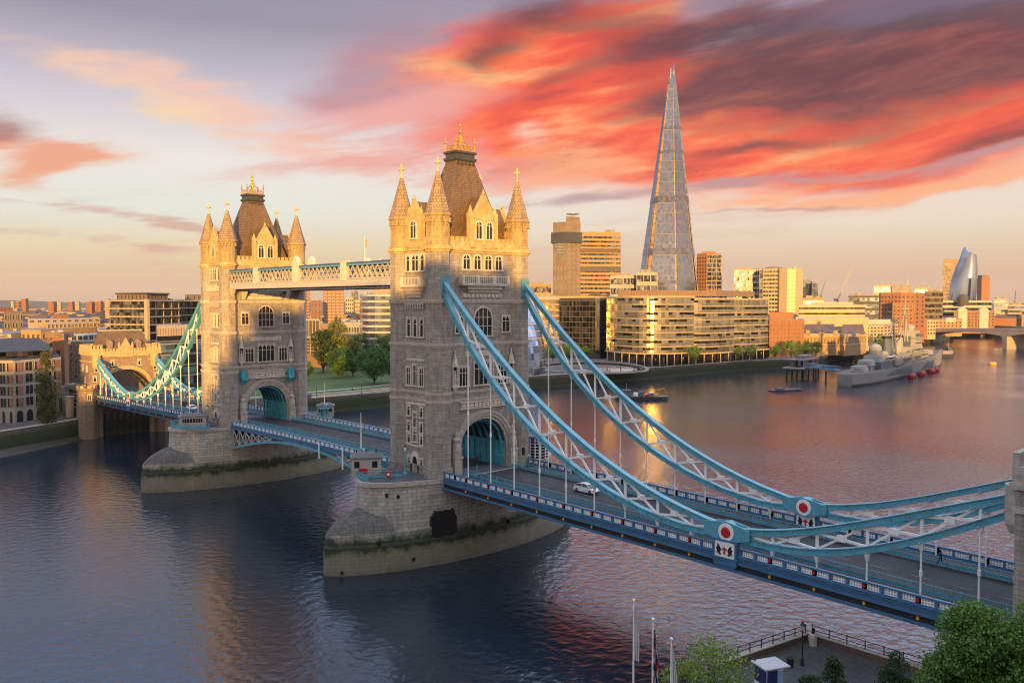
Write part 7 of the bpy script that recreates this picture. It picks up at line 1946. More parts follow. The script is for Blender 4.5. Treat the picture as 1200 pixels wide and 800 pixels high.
# far woods
W = []
for _ in range(240):
    px = rng.choice([rng.uniform(-60, 250), rng.uniform(330, 480), rng.uniform(600, 1260)], p=[.62, .13, .25]); d = 600 * (8 ** rng.uniform(0, 1)) if px < 480 else 1300 * (3 ** rng.uniform(0, 1)); x, y = at(px, d); r = rng.uniform(4, 9)
    q = rng.normal(size=(46, 3)); q /= np.linalg.norm(q, axis=1)[:, None]
    W.append(np.array([x, y, QZ + 5.5]) + q * np.array([r * 1.7, r * 1.7, r * .75]) * rng.uniform(.4, 1, size=(46, 1)))
o = bpy.data.objects.new('distant_trees', leaf_mesh('distant_trees', np.concatenate(W), 3.2, LEAF_D)); COL.objects.link(o); tag(o, 'dark trees among the far rooftops', 'trees', kind='stuff')

# ================================================================== quay furniture
def street_lamp(x, y, z, h, label, group):
    t = thing('street_lamp', label, 'street lamp', (x, y, z), group)
    mb = MB(); mb.lathe((x, y), [(.22, z), (.2, z + .8), (.09, z + 1.0), (.07, z + h - .8), (.14, z + h - .75)], 8); mb.build('post', BLACK, t)
    mb = MB(); mb.lathe((x, y), [(.16, z + h - .75), (.30, z + h - .25)], 8); mb.build('lantern', WHITE, t)
    mb = MB(); mb.lathe((x, y), [(.33, z + h - .25), (.16, z + h), (.03, z + h + .3)], 8); mb.build('cap', BLACK, t)
for px, d, lb in ((370, 349, 'black lamp on the park promenade, nearer the far tower'), (423, 355, 'black lamp on the park promenade, nearer the near tower'), (726, 478, 'lamp beside the white banners of the oval plaza'),
                  (755, 492, 'lamp below the gold streaked glass, left of a close pair'), (769, 500, 'lamp below the gold streaked glass, right of a close pair'), (801, 516, 'lamp in front of the gap between first and middle curved offices'),
                  (836, 540, 'lamp before the middle bay of the curved offices'), (855, 553, 'lamp before the right end of the middle bay'), (877, 568, 'lamp before the rightmost curved offices'), (893, 580, 'last lamp before the orange brick block')):
    x, y = at(px, d); street_lamp(x, y, QZ, 6.0, lb, 'lamps along the south bank')
t = thing('river_railing', 'thin dark railing along the quay in front of the curved offices', 'railing', (250, 191, QZ))
RB = [(x, y + .2) for x, y in BANK[7:13]]
mb = MB()
for dz in (1.2, 1.7): mb.sweep([(x, y, QZ) for x, y in RB], [(-.05, dz - .05), (.05, dz - .05), (.05, dz + .05), (-.05, dz + .05)])
mb.build('rail', BLACK, t)
mb = MB()
for a, b in zip(RB[:-1], RB[1:]):
    n = int(math.dist(a, b) / 4)
    for k in range(n): x, y = a[0] + (b[0] - a[0]) * k / n, a[1] + (b[1] - a[1]) * k / n; mb.box(x - .07, x + .07, y - .07, y + .07, QZ + .6, QZ + 1.75)
mb.build('rail_post', BLACK, t)
# promenade bench wall by the park
t = thing('bench_wall', 'long pale lit bench wall along the park promenade', 'bench', (60, 189, QZ)); mb = MB(); mb.sweep([(22, 188.6, QZ), (106, 191.5, QZ), (186, 199.7, QZ)], [(-.6, 0), (.6, 0), (.6, .8), (-.6, .8)]); mb.build('seat', CREAM, t)
# oval sunken plaza
t = thing('oval_amphitheatre', 'oval stepped amphitheatre on the plaza right of the near tower', 'amphitheatre', at(688, 492) + (QZ,))
c2 = Vector(at(690, 488)); va = (c2 - Vector(CAM[:2])).normalized(); vb = Vector((va.y, -va.x))
ov_ = lambda a, b, z, n=40, a0=0, a1=2 * math.pi: [tuple(c2 + vb * (a * math.cos(a0 + (a1 - a0) * i / n)) + va * (b * math.sin(a0 + (a1 - a0) * i / n))) + (z,) for i in range(n)]
def ovh(a, b, h, n=40): return [(p[0], p[1], QZ + .3 + h * (.18 + .82 * max(0, math.sin(2 * math.pi * i / n)))) for i, p in enumerate(ov_(a, b, 0, n))]
for i, (a, b, z) in enumerate(((34, 29, 3.2), (30.5, 25.5, 2.2), (27.5, 22.5, 1.3))):
    mb = MB(); mb.loft([ov_(a, b, QZ + .01), ovh(a, b, z), ovh(a - 1.6, b - 1.6, z), ov_(a - 1.6, b - 1.6, QZ + .02)], cap0=False, cap1=False); mb.build('step_ring', CONC if i != 1 else DARKGL, t)
mb = MB(); mb.loft([ov_(25, 18.5, QZ + .03), ov_(25, 18.5, QZ + .05)]); mb.build('arena_floor', mat('arena_dark', (.06, .065, .07), .6), t)
for k, (a, b) in enumerate(((698, 712), (713, 727), (728, 742))):
    t = thing('banner_screen', ('white hoarding on the oval plaza, left of three', 'middle white hoarding on the oval plaza', 'white hoarding on the oval plaza, right of three')[k], 'hoarding', at(a, 474) + (QZ,), 'white hoardings on the plaza')
    f_ = Face(at(a, 473 + k), at(b, 474 + k)); mb = MB(); f_.box(mb, 0, f_.L, QZ + .3, QZ + 2.6, 0, .1); mb.build('panel', WHITE, t); mb = MB(); f_.box(mb, 0, f_.L, QZ + 2.1, QZ + 2.35, .1, .12); mb.build('stripe', RED, t)
    mb = MB(); f_.box(mb, .1, .25, QZ, QZ + .3, 0, .1); f_.box(mb, f_.L - .25, f_.L - .1, QZ, QZ + .3, 0, .1); mb.build('foot', STEEL, t)
for px, d, hd, lb in ((757, 497, .3, 'person on the quay near the pair of lamps'), (778, 506, 2.0, 'person on the quay below the gold streak'), (715, 470, 1.0, 'person in front of the white hoardings'), (412, 371, .5, 'person on the park lawn path')):
    x, y = at(px, d); walker(x, y, QZ, hd, lb, CLOTH, .28)

# ================================================================== the warship and other craft
SHIP = mat('warship_grey', (.21, .22, .24), .55, var=.12, scale=.08); SHIPB = mat('warship_blue_grey', (.085, .12, .155), .55, var=.15, scale=.1); SHIPL = mat('warship_pale', (.29, .30, .30), .55, var=.1, scale=.1); DECK = mat('ship_deck', (.14, .12, .10), .8, var=.2)
S0, S1 = Vector((336, 92)), Vector((536, 120)); sx_ = (S1 - S0).normalized(); sy_ = Vector((-sx_.y, sx_.x)); SL = (S1 - S0).length
def S(l, b, z): p = S0 + sx_ * l + sy_ * b; return (p.x, p.y, z)
t = thing('warship', 'grey camouflaged museum warship moored on the right', 'warship', tuple(S0 + sx_ * 100) + (0,))
hb = lambda l: 9.8 * max(.02, min(1, ((l + 6) / 34) ** .5)) * (1 if l < 110 else max(.015, 1 - ((l - 110) / (SL - 108)) ** 1.8))
dk = lambda l: 6.4 if l < 75 else 6.4 + 2.2 * min(1, (l - 75) / 6) + 2.4 * max(0, (l - 120) / 82) ** 1.6
st = [0, 2, 6, 12, 20, 35, 50, 65, 75, 81, 95, 110, 125, 140, 155, 170, 182, 192, 198, SL + 3]
mb = MB(); rings = []
for l in st:
    b, z = hb(l), dk(l); rk = (z / 10) * 3 if l > 190 else 0
    rings.append([S(l - (0 if l > 5 else -1), -b * .82, -1.5), S(l, -b * .95, 1.5), S(l + rk, -b, z), S(l + rk, b, z), S(l, b * .95, 1.5), S(l - (0 if l > 5 else -1), b * .82, -1.5)])
mb.loft(rings); mb.build('hull', SHIP, t)
for l0, l1, m, nm in ((38, 92, SHIPB, 'hull_camouflage'), (118, 150, SHIPB, 'hull_camouflage')):
    mb = MB(); ls = np.linspace(l0, l1, 8)
    lo = [S(l, -hb(l) * .965 - .12, 1.9 + 1.5 * (1 - i / 7)) for i, l in enumerate(ls)]; hi_ = [S(l, -hb(l) - .12, min(dk(l) - .3, 3.2 + 3.2 * min(1, i / 3))) for i, l in enumerate(ls)]
    mb.loft([lo, hi_], cap0=False, cap1=False, closed=False); mb.build(nm, m, t)
mb = MB(); mb.loft([[S(l, -hb(l) * .955 - .1, -.2), S(l, -hb(l) * .962 - .1, .9)] for l in st], cap0=False, cap1=False, closed=False); mb.build('waterline_band', BLACK, t)
mb = MB()
for a, b in zip(st[:-1], st[1:]):
    mb.add([S(a, -hb(a) * .97, dk(a) + .05), S(b, -hb(b) * .97, dk(b) + .05), S(b, hb(b) * .97, dk(b) + .05), S(a, hb(a) * .97, dk(a) + .05)], [(0, 1, 2, 3)])
mb.build('deck', DECK, t)
def sbox(name, l0, l1, b, z0, z1, m, tap=1.0, par=None, boff=0):
    mb = MB(); c = (l0 + l1) / 2; f = lambda l, q: (c + (l - c) * q)
    mb.loft([[S(l0, boff - b, z0), S(l1, boff - b, z0), S(l1, boff + b, z0), S(l0, boff + b, z0)], [S(f(l0, tap), boff - b * tap, z1), S(f(l1, tap), boff - b * tap, z1), S(f(l1, tap), boff + b * tap, z1), S(f(l0, tap), boff + b * tap, z1)]]); return mb.build(name, m, par or t)
for l, z, sgn in ((24, 6.5, -1), (36, 9.2, -1), (150, 10.2, 1), (163, 9.6, 1)):
    tu = sbox('gun_turret', l - 4.2, l + 4.2, 3.9, z, z + 3.0, SHIPL, .82); sbox('barbette', l - 3.6, l + 3.6, 3.4, z - 3, z, SHIP, 1, tu)
    mb = MB()
    for b in (-1.6, 0, 1.6): a = Vector(S(l + sgn * 3.5, b, z + 1.7)); q = Vector(S(l + sgn * 10.5, b, z + 2.6)); mb.tube(a, q, .24, .18, 8)
    mb.build('gun_barrel', SHIPL, tu)
sbox('after_superstructure', 42, 66, 6.2, 6.4, 10.6, SHIPB); sbox('after_superstructure', 45, 62, 4.6, 10.6, 14.0, SHIPL, .94)
mb = MB(); c = S(52, 0, 0); mb.lathe(c, [(3.0, 14), (3.0, 16.5), (3.6, 16.6), (3.4, 18.6), (2.2, 20.2), (.3, 20.8)], 12); mb.build('director_dome', SHIPL, t)
mb = MB(); c = S(61, -2.5, 0); mb.lathe(c, [(2.0, 12), (2.4, 14.2), (1.6, 15.8), (.2, 16.3)], 10); mb.build('director_dome', SHIPL, t)
sbox('midship_house', 66, 122, 7.4, 7.5, 11.4, SHIP); sbox('boat_deck', 70, 104, 6.2, 11.4, 12.2, SHIPB)
for l in (76, 99):
    mb = MB(); mb.loft([[S(l + 3.6 * math.cos(a) - dz * .10, 2.6 * math.sin(a), z) for a in [2 * math.pi * i / 14 for i in range(14)]] for z, dz in ((11.4, 0), (23.5, 12), (24.2, 12.7))]); fn = mb.build('funnel', SHIPB if l < 90 else SHIPL, t)
    mb = MB(); mb.loft([[S(l + 3.7 * math.cos(a) - 1.25, 2.7 * math.sin(a), z) for a in [2 * math.pi * i / 14 for i in range(14)]] for z in (22.9, 24.4)]); mb.build('funnel_cap', BLACK, fn)
for l, b in ((82, -5.5), (88, -6), (94, -5.5), (108, -6), (72, -6)):
    tu = sbox('secondary_gun', l - 2, l + 2, 1.8, 11.6, 13.8, SHIPL, .8, boff=b); mb = MB(); mb.tube(S(l, b - 1.4, 13), S(l, b - 5, 14.6), .14, .1, 6); mb.build('gun_barrel', SHIPL, tu)
for l in (86, 92, 112):
    mb = MB(); mb.loft([[S(l - 4, -8.4, 9.6), S(l + 4, -8.4, 9.6), S(l + 4, -6.2, 9.6), S(l - 4, -6.2, 9.6)], [S(l - 4.6, -8.8, 10.9), S(l + 4.6, -8.8, 10.9), S(l + 4.6, -5.8, 10.9), S(l - 4.6, -5.8, 10.9)]]); mb.build('ship_boat', SHIPB, t)
for k, (l, b, z) in enumerate(((128, -6.6, 12.6), (106, -6.4, 12.6), (120, -6.8, 12.6), (68, -5.6, 10.6), (57, -5.2, 10.6), (112, 6, 12.6))):
    o = sbox('gun_platform', l - 2.4, l + 2.4, 2.2, z, z + .9, SHIP, 1, boff=b)
    mb = MB(); mb.tube(S(l, b, z + .9), S(l, b, z + 2.2), .5, .4, 8); mb.tube(S(l, b, z + 2), S(l + 1.5, b - 2.6, z + 3.4), .14, .1, 6); mb.build('light_gun', SHIPB, o)
for l in (80, 88, 96, 104):
    mb = MB(); mb.bar(S(l, -6.5, 11.4), S(l, -8.6, 14.2), .25); mb.bar(S(l, -8.6, 14.2), S(l, -9.4, 13.6), .2); mb.build('davit', SHIPL, t)
mb = MB(); mb.bar(S(86, 0, 13), S(98, -3, 27), .4); mb.build('derrick', SHIPL, t)
for l in (140, 146, 172, 180): o = sbox('deck_fitting', l - .9, l + .9, .9, dk(l), dk(l) + 1.3, SHIPL, .8, boff=-2.5 if l % 4 else 2)
sbox('canvas_awning', 60, 74, 5.5, 12.6, 13.0, WHITE)
for l0, l1, b, z0, z1, m in ((104, 140, 7.4, 9, 12.6, SHIPL), (110, 133, 5.6, 12.6, 16.6, SHIPL), (116, 132, 5.2, 16.6, 21.4, SHIPL), (118, 131, 6.4, 21.4, 22.0, SHIP), (119, 130, 4.4, 22.0, 26.4, SHIPL), (112, 117, 2.4, 16.6, 23.0, SHIPB)):
    o = sbox('bridge_superstructure', l0, l1, b, z0, z1, m, .97)
    mb = MB(); mb.loft([[S(l0 + 1, -b * .98 - .12, z0 + 1.7), S(l1 - 1, -b * .98 - .12, z0 + 1.7), S(l1 - 1, -b * .98 + .1, z0 + 1.7), S(l0 + 1, -b * .98 + .1, z0 + 1.7)], [S(l0 + 1, -b * .98 - .12, z0 + 2.5), S(l1 - 1, -b * .98 - .12, z0 + 2.5), S(l1 - 1, -b * .98 + .1, z0 + 2.5), S(l0 + 1, -b * .98 + .1, z0 + 2.5)]]); mb.build('window_strip', DKCLAD, o)
mb = MB(); c = S(124, 0, -.6); mb.lathe(c, [(2.2, 26.4), (2.2, 27), (2.6, 28), (2.6, 29.6), (.4, 30.4)], 10); mb.build('director_dome', SHIPL, t)
def tripod(l, z0, zt_, m):
    mb = MB(); top = S(l, 0, zt_ * .72 + z0 * .28)
    for a, b in ((0, 0), (-5, -3), (-5, 3)): mb.tube(S(l + a, b, z0), top, .42, .3, 6)
    mb.tube(top, S(l, 0, zt_), .28, .12, 6)
    for z, w_ in ((zt_ * .62 + z0 * .38, 5), (zt_ * .8 + z0 * .2, 7), (zt_ * .92 + z0 * .08, 4)): mb.bar(S(l, -w_, z), S(l, w_, z), .3)
    mb.box(top[0] - 1.4, top[0] + 1.4, top[1] - 1.4, top[1] + 1.4, top[2] - .4, top[2] + 1.2); mb.build('mast', m, t)
tripod(112, 20, 48, SHIPL); tripod(88, 12, 41, SHIPB)
mb = MB(); mb.tube(S(14, 0, 6.4), S(14, 0, 13), .1, .06, 6); mb.build('ensign_staff', SHIPL, t)
mb = MB()
for i in range(20):
    l = 2 + i * 3.6
    for s in (-1, 1): mb.tube(S(l, s * (hb(l) - .2), 6.4), S(l, s * (hb(l) - .2), 7.6), .07, .07, 4)
for z in (7.0, 7.55): mb.sweep([S(l, -(hb(l) - .2), z) for l in np.linspace(2, 72, 16)], [(-.05, -.05), (.05, -.05), (.05, .05), (-.05, .05)])
mb.build('guard_rail', SHIPL, t)
for k, l in enumerate((78, 100, 124, 138)):
    p = S(l, -hb(l) - 3.6, 0); t2 = thing('red_pontoon', ('red float nearest the stern of the warship', 'second red float along the warship side', 'third red float along the warship side', 'red float nearest the bow of the warship')[k], 'pontoon', p, 'red floats beside the warship')
    mb = MB(); ax = Vector((sx_.x, sx_.y, 0)); c = Vector((p[0], p[1], 1.1)); mb.tube(c - ax * 3.2, c + ax * 3.2, 1.7, 1.7, 14); mb.tube(c + ax * 3.2, c + ax * 4.2, 1.7, .8, 14); mb.tube(c - ax * 4.2, c - ax * 3.2, .8, 1.7, 14); mb.build('drum', mat('faded_red', (.30, .02, .015), .55), t2, smooth=True)
    mb = MB(); mb.tube(c + Vector((0, 0, 2)), c + Vector((0, 0, 2.7)), .3, .3, 8); mb.build('mooring_post', BLACK, t2)
# landing pavilion and gangway
pb = Vector(at(942, 538)); t = thing('pier_pavilion', 'glazed landing pavilion on piles at the end of the gangway', 'pavilion', (pb.x, pb.y, 0))
yw = math.atan2(sx_.y, sx_.x); mb = MB(); mb.obox(pb, yw, 30, 13, 5.6, 6.4); mb.build('platform', CONC, t)
for a in (-12, -4, 4, 12):
    for b in (-5, 5): mb = MB(); q = pb + sx_ * a + sy_ * b; mb.lathe((q.x, q.y), [(.5, -2), (.5, 5.6)], 8); mb.build('pile', PILE, t)
mb = MB(); mb.obox(pb + sx_ * 1, yw, 22, 8, 6.4, 10.4); mb.build('glazing', WGL, t)
mb = MB(); mb.obox(pb, yw, 26, 11, 10.4, 11.0); mb.obox(pb + sx_ * 2, yw, 14, 6, 11.0, 13.0); mb.build('roof', PLANT, t)
for k in range(12): mb = MB(); q = pb + sx_ * (-10 + k * 2) - sy_ * 4.15; mb.obox(q, yw, .3, .3, 6.4, 10.4); mb.build('mullion', WCON, t)
mb = MB(); mb.obox(pb + sx_ * 3 - sy_ * 5.6, yw, 14, .2, 10.2, 10.9); mb.build('red_sign_strip', RED, t)
t = thing('gangway', 'pale blue footbridge from the pavilion to the stern of the warship', 'gangway', (pb.x, pb.y, 6))
g0, g1 = Vector((pb.x - 7, pb.y - 5, 6.6)), Vector((347, 101, 7.4)); mb = MB(); mb.bar(g0, g1, 3.2, .35)
gs = Vector((g1 - g0).normalized()); gn = Vector((-gs.y, gs.x, 0)) * 1.5
for s in (-1, 1):
    for dz in (.3, 2.0): mb.bar(g0 + gn * s + Vector((0, 0, dz)), g1 + gn * s + Vector((0, 0, dz)), .3)
    for k in range(14): a, b = g0.lerp(g1, k / 14), g0.lerp(g1, (k + 1) / 14); mb.bar(a + gn * s, b + gn * s + Vector((0, 0, 2)), .16)
mb.build('truss', MIDBLUE, t)
for k in range(2): mb = MB(); c = g0.lerp(g1, .35 + .3 * k); mb.lathe((c.x, c.y), [(.5, -2), (.5, 6.2)], 8); mb.build('pile', PILE, t)
# small craft
def hull(t, c, yaw, L, Bm, zd, m, name='hull', bow=.3):
    cs, sn = math.cos(yaw), math.sin(yaw); P = lambda a, b, z: (c[0] + cs * a - sn * b, c[1] + sn * a + cs * b, z)
    mb = MB(); rings = []
    for u in (-.5, -.46, 0, .5 - bow, .5 - bow * .4, .5): q = 1 if u <= .5 - bow else max(.06, 1 - ((u - .5 + bow) / bow) ** 1.7); rings.append([P(u * L, -Bm / 2 * q * .85, -.5), P(u * L, -Bm / 2 * q, zd), P(u * L, Bm / 2 * q, zd), P(u * L, Bm / 2 * q * .85, -.5)])
    mb.loft(rings); mb.build(name, m, t); return P
YEL = mat('yellow_paint', (.62, .36, .04), .5)
c = Vector(at(753, 394)); t = thing('work_barge', 'dark work barge with a yellow crane and cluttered deck', 'barge', (c.x, c.y, 0)); yw = math.atan2(-RT.y * -1, RT.x) * 0 + math.atan2(119 - 130, 215 - 204); P = hull(t, c, yw, 24, 7, 1.6, DKCLAD, bow=.12)
for nm, a0, a1, b0, b1, z0, z1, m in (('deck_house', -9, -5, -2, 2, 1.6, 4.4, SHIPB), ('cargo_box', -4, -2, -2.4, .2, 1.6, 3.2, WHITE), ('cargo_box', -1.5, .6, -1, 2, 1.6, 3.6, SHIPB), ('cargo_box', 1.2, 3.0, -2.6, -.6, 1.6, 2.7, RED), ('cargo_box', 3.4, 5.2, -.5, 2.2, 1.6, 3.0, BLUE), ('winch', 5.8, 7.2, -1.5, .8, 1.6, 2.6, YEL)):
    mb = MB(); mb.prism([P(a0, b0, 0)[:2], P(a1, b0, 0)[:2], P(a1, b1, 0)[:2], P(a0, b1, 0)[:2]], z0, z1); mb.build(nm, m, t)
mb = MB(); mb.bar(P(5, 0, 1.6), P(6, 0, 4.2), .4); mb.bar(P(6, 0, 4.2), P(10, 0, 5.2), .35); mb.bar(P(10, 0, 5.2), P(10.8, 0, 3.2), .25); mb.build('crane_arm', YEL, t)
mb = MB(); mb.tube(P(-7, 0, 4.4), P(-7, 0, 7.6), .12, .06, 6); mb.build('mast', STEEL, t)
c = Vector(at(923, 449)); t = thing('mooring_raft', 'low dark mooring raft on open water left of the warship', 'raft', (c.x, c.y, 0)); P = hull(t, c, .35 - YAW, 19, 4, .7, DKCLAD, 'float', bow=.1)
mb = MB(); mb.bar(P(-8, 0, 1.5), P(8, 0, 1.5), .15)
for k in range(5): mb.bar(P(-8 + 4 * k, 0, .7), P(-8 + 4 * k, 0, 1.6), .18)
mb.build('handrail', STEEL, t); mb = MB(); mb.prism([P(-6, -1.2, 0)[:2], P(-2, -1.2, 0)[:2], P(-2, 1.2, 0)[:2], P(-6, 1.2, 0)[:2]], .7, 1.7); mb.build('locker', SHIPB, t)
c = Vector(at(1112, 785)); t = thing('tug_boat', 'dark tug moored just beyond the warship bow', 'boat', (c.x, c.y, 0)); P = hull(t, c, yw + .9, 26, 8, 2.6, DKCLAD)
for a0, a1, b, z0, z1, m in ((-5, 5, 2.6, 2.6, 5.2, SHIPL), (-1, 4, 2.0, 5.2, 7.6, SHIPB)): mb = MB(); mb.prism([P(a0, -b, 0)[:2], P(a1, -b, 0)[:2], P(a1, b, 0)[:2], P(a0, b, 0)[:2]], z0, z1); mb.build('wheelhouse', m, t)
mb = MB(); mb.tube(P(-3, 0, 5), P(-3, 0, 8.6), .9, .8, 10); mb.build('funnel', BLACK, t); mb = MB(); mb.tube(P(1, 0, 7.6), P(1, 0, 12), .15, .08, 6); mb.build('mast', STEEL, t)
c = at(1165, 702); t = thing('mooring_buoy', 'yellow mooring buoy alone on the water at the right', 'buoy', c + (0,)); mb = MB(); mb.lathe(c, [(2.2, -.5), (2.6, .4), (2.4, 1.4), (1.0, 1.9)], 14); mb.build('float', YEL, t); mb = MB(); mb.lathe(c, [(.35, 1.9), (.35, 2.5)], 8); mb.build('ring_post', BLACK, t)

# ================================================================== the near terrace
RAILM = mat('dark_iron', (.018, .018, .02), .5)
WALLB = blocks('terrace_brick', (.16, .085, .06), (.12, .065, .05), (.08, .06, .05), .45, .16, stain=.4, msize=.02)
cor = [(-23, -71.7), (-9.75, -73.75), (-9.95, -92.5)]
for (a, b), lb in zip(zip(cor[:-1], cor[1:]), ('iron railing on the brick wall, left side of the terrace corner', 'iron railing on the brick wall running back under the bridge')):
    t = thing('terrace_wall', lb, 'wall', a + (QZ,)); f_ = Face(b, a) if False else Face(a, b)
    mb = MB(); f_.box(mb, 0, f_.L, QZ, QZ + .75, -.55, -.05); mb.build('brick_wall', WALLB, t); mb = MB(); f_.box(mb, 0, f_.L, QZ + .75, QZ + .85, -.62, .02); mb.build('coping', TRIM, t)
    mb = MB()
    for z in (1.25, 1.75): mb.bar(f_.pt(.2, -.3) + (QZ + z,), f_.pt(f_.L - .2, -.3) + (QZ + z,), .06)
    n = max(2, int(f_.L / 1.9))
    for k in range(n + 1): u = .2 + (f_.L - .4) * k / n; x, y = f_.pt(u, -.3); mb.box(x - .045, x + .045, y - .045, y + .045, QZ + .85, QZ + 1.85)
    mb.build('railing', RAILM, t)
t = thing('stone_bollard', 'stubby stone block in the corner of the terrace', 'bollard', (-10.6, -74.6, QZ)); mb = MB(); mb.lathe((-10.6, -74.7), [(.42, QZ), (.42, QZ + 1.2), (.3, QZ + 1.35)], 8); mb.build('block', TRIM, t); mb = MB(); mb.lathe((-10.6, -74.7), [(.16, QZ + 1.35), (.2, QZ + 1.9), (.05, QZ + 2.0)], 8); mb.build('cap', BLACK, t)
lx, ly = gz(940, 779, QZ)
t = thing('street_lamp', 'black lantern lamp post on the near terrace', 'street lamp', (lx, ly, QZ))
mb = MB(); mb.lathe((lx, ly), [(.2, QZ), (.18, QZ + .7), (.09, QZ + .9), (.065, QZ + 3.7), (.12, QZ + 3.75)], 8); mb.bar((lx - .3, ly, QZ + 3.5), (lx + .3, ly, QZ + 3.5), .05); mb.build('post', RAILM, t)
mb = MB(); mb.lathe((lx, ly), [(.14, QZ + 3.75), (.27, QZ + 4.25)], 6); mb.build('lantern', mat('frosted_glass', (.42, .42, .40), .4), t); mb = MB(); mb.lathe((lx, ly), [(.3, QZ + 4.25), (.14, QZ + 4.5), (.03, QZ + 4.75)], 6); mb.build('cap', RAILM, t)
# information kiosk
kx, ky = at(907, 85); yk = -YAW + .35
t = thing('ticket_kiosk', 'blue and white ticket kiosk with a pale roof on the terrace', 'kiosk', (kx, ky, QZ))
cs, sn = math.cos(yk), math.sin(yk); P = lambda a, b: (kx + cs * a - sn * b, ky + sn * a + cs * b)
kb = mat('kiosk_navy', (.02, .03, .13), .4); ks = mat('kiosk_sky', (.25, .42, .62), .4)
def kbox(nm, a0, a1, b0, b1, z0, z1, m, par=None): mb = MB(); mb.prism([P(a0, b0), P(a1, b0), P(a1, b1), P(a0, b1)], QZ + z0, QZ + z1); return mb.build(nm, m, par or t)
kbox('booth', -.95, .95, -.95, .95, 0, 3.0, WHITE); kbox('upper_panel', -1.0, -.95, -.9, .9, 1.4, 2.9, kb); kbox('upper_panel', -.9, .25, -1.0, -.95, 1.5, 2.9, kb); kbox('poster', .32, .9, -1.0, -.95, 1.1, 2.7, ks); kbox('lower_panel', .3, .92, -1.0, -.95, .1, 1.0, kb); kbox('side_panel', .95, 1.0, -.9, .9, .1, 2.9, DKCLAD); kbox('roof', -1.25, 1.6, -1.2, 1.2, 3.0, 3.15, mat('kiosk_roof', (.42, .43, .46), .5))
# litter bins / bench along the wall
bx, by_ = gz(926, 781, QZ); t = thing('litter_bin', 'dark bin between kiosk and railing', 'bin', (bx, by_, QZ)); mb = MB(); mb.lathe((bx, by_), [(.32, QZ), (.36, QZ + .9)], 10); mb.build('body', RAILM, t); mb = MB(); mb.lathe((bx, by_), [(.38, QZ + .9), (.3, QZ + 1.05), (.05, QZ + 1.1)], 10); mb.build('lid', RAILM, t)
# flagpoles
FL = mat('white_flag_cloth', (.66, .66, .68), .8, var=.06)
def flag(px, d, top, label, union=False):
    x, y = at(px, d); zt_ = zat(px, top, d); t = thing('flagpole', label, 'flagpole', (x, y, QZ), 'flagpoles at the bottom edge')
    mb = MB(); mb.lathe((x, y), [(.11, QZ), (.05, zt_ - .2)], 8); mb.build('pole', WHITE, t); mb = MB(); mb.ball((x, y, zt_ - .08), .14, 8); mb.build('finial', WHITE, t)
    # cloth hanging limp in folds
    n, m = 22, 26; zt2 = zt_ - (.55 if not union else 1.0); hgt = 4.9 if not union else 4.6
    V = []; 
    for i in range(m + 1):
        z = zt2 - hgt * i / m; wd = .13 + .34 * min(1, i / m * 1.6) * (1 if not union else .85)
        for k in range(n + 1):
            a = k / n; fold = math.sin(a * 17 + i * .12) * .10 * (.4 + i / m); V.append((x + RT.x * (wd * a + .05) + FW.x * fold, y + RT.y * (wd * a + .05) + FW.y * fold, z - .25 * a * (i / m)))
    F_ = []; MI = []
    for i in range(m):
        for k in range(n):
            F_.append((i * (n + 1) + k, i * (n + 1) + k + 1, (i + 1) * (n + 1) + k + 1, (i + 1) * (n + 1) + k))
            if union:
                u, v = k / n, i / m      # furled banner: the crossing bands wind down the folds
                w = (v * 2.3 + u * .8) % 1.0; dgn = (v * 2.3 - u * 1.3 + .3) % 1.0
                MI.append(1 if w < .22 or abs(u - .5) < .08 else 0 if (w < .42 or dgn < .16 or dgn > .84) else 2)
            else: MI.append(0)
    mb = MB(); mb.add(V, F_); mb.m = MI; mb.build('flag', [FL, mat('flag_red', (.42, .02, .03), .8), mat('flag_blue', (.012, .02, .12), .8)], t, smooth=True)
flag(745, 76, 702, 'flagpole with a limp white flag, left of three and tallest in the picture')
flag(768, 71, 724, 'flagpole with a furled red, white and blue flag, middle of three', True)
flag(790, 66.5, 747, 'flagpole with a limp white flag, right of three by the sparse tree')
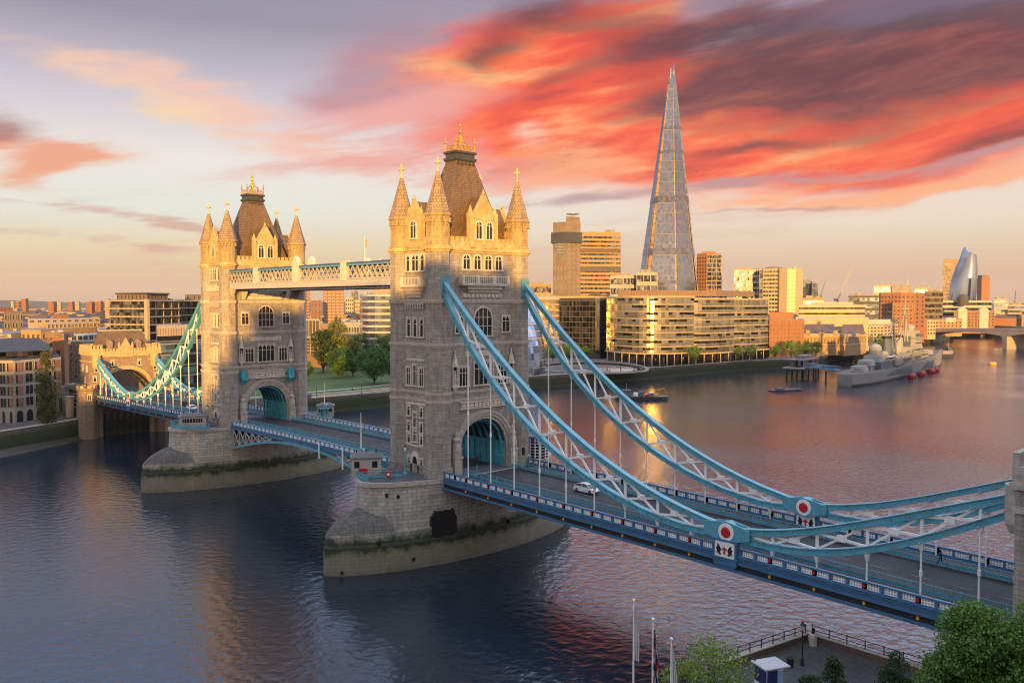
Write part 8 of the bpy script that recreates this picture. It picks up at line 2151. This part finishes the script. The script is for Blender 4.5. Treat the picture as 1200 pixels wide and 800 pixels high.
# small flag on the high walkway
fy = 42.8 - 18.9; t = thing('flagpole', 'thin pole with a small red flag on top of the high walkway', 'flagpole', (-7.7, 19.5, 51.9)); mb = MB(); mb.lathe((-7.7, 19.5), [(.07, 51.9), (.04, 56.6)], 6); mb.build('pole', WHITE, t)
mb = MB(); mb.loft([[(-7.7 + q * .42, 19.5 - q * .3, z - q * .4), (-7.7 + q * .42, 19.5 - q * .3 + .03, z - q * .4)] for q in (0, .35, .7) for z in ()] or [[(-7.68, 19.48, 56.4), (-7.3, 19.2, 55.9), (-7.25, 19.25, 55.9), (-7.66, 19.52, 56.4)], [(-7.68, 19.48, 54.4), (-7.45, 19.3, 54.6), (-7.4, 19.35, 54.6), (-7.66, 19.52, 54.4)]]); mb.build('flag', RED, t)

# ================================================================== near trees
def near_tree(px, d, top, w, h, leaf, label, n, size, **k):
    x, y = at(px, d); z1 = zat(px, top, d); tree(k.pop('name', 'broadleaf_tree'), label, x, y, z1 - QZ, w, leaf, n, size, **k)
LEAF_S = leafy('leaf_spring', (.10, .19, .02), (.28, .36, .05))
near_tree(1158, 63, 702, 7.2, 0, LEAF_B, 'big dense green tree in the bottom right corner, its left half', 42000, .24, clumps=90, base=.30)
near_tree(1207, 62, 699, 6.6, 0, LEAF_B, 'big dense green tree cut by the right edge of the picture', 32000, .24, clumps=80, base=.30)
near_tree(842, 79, 740, 7.4, 0, LEAF_S, 'sparse light green tree left of the kiosk', 2300, .27, clumps=38, base=.2)
near_tree(804, 74, 764, 4.8, 0, LEAF_S, 'low yellowish tree among the flagpoles', 2600, .24, clumps=26, base=.2)
near_tree(985, 76, 763, 4.8, 0, LEAF_D, 'dark conifer on the terrace, left of two', 20000, .2, shape='cone', clumps=60, base=.04, name='conifer', cat='conifer')
near_tree(1060, 78, 759, 5.6, 0, LEAF_D, 'dark conifer near the big green tree, right of two', 22000, .2, shape='cone', clumps=70, base=.04, name='conifer', cat='conifer')
near_tree(956, 72, 772, 2.6, 0, LEAF_D, 'dark shrub beside the left conifer, loose outline', 6000, .17, clumps=26, base=.05, name='shrub', cat='shrub')

# ================================================================== the morning air: one even box of thin haze
HAZE = bpy.data.materials.new('morning_haze'); HAZE.use_nodes = True; ht = HAZE.node_tree; ht.nodes.clear()
hv = ht.nodes.new('ShaderNodeVolumePrincipled'); hv.inputs['Color'].default_value = (0.80, 0.80, 0.82, 1); hv.inputs['Density'].default_value = 0.00003; hv.inputs['Anisotropy'].default_value = 0.0
ho_ = ht.nodes.new('ShaderNodeOutputMaterial'); ht.links.new(hv.outputs[0], ho_.inputs['Volume'])
mb = MB(); mb.box(-9500, 16500, -3200, 18500, -5, 345); tag(mb.build('haze', HAZE), kind='stuff')
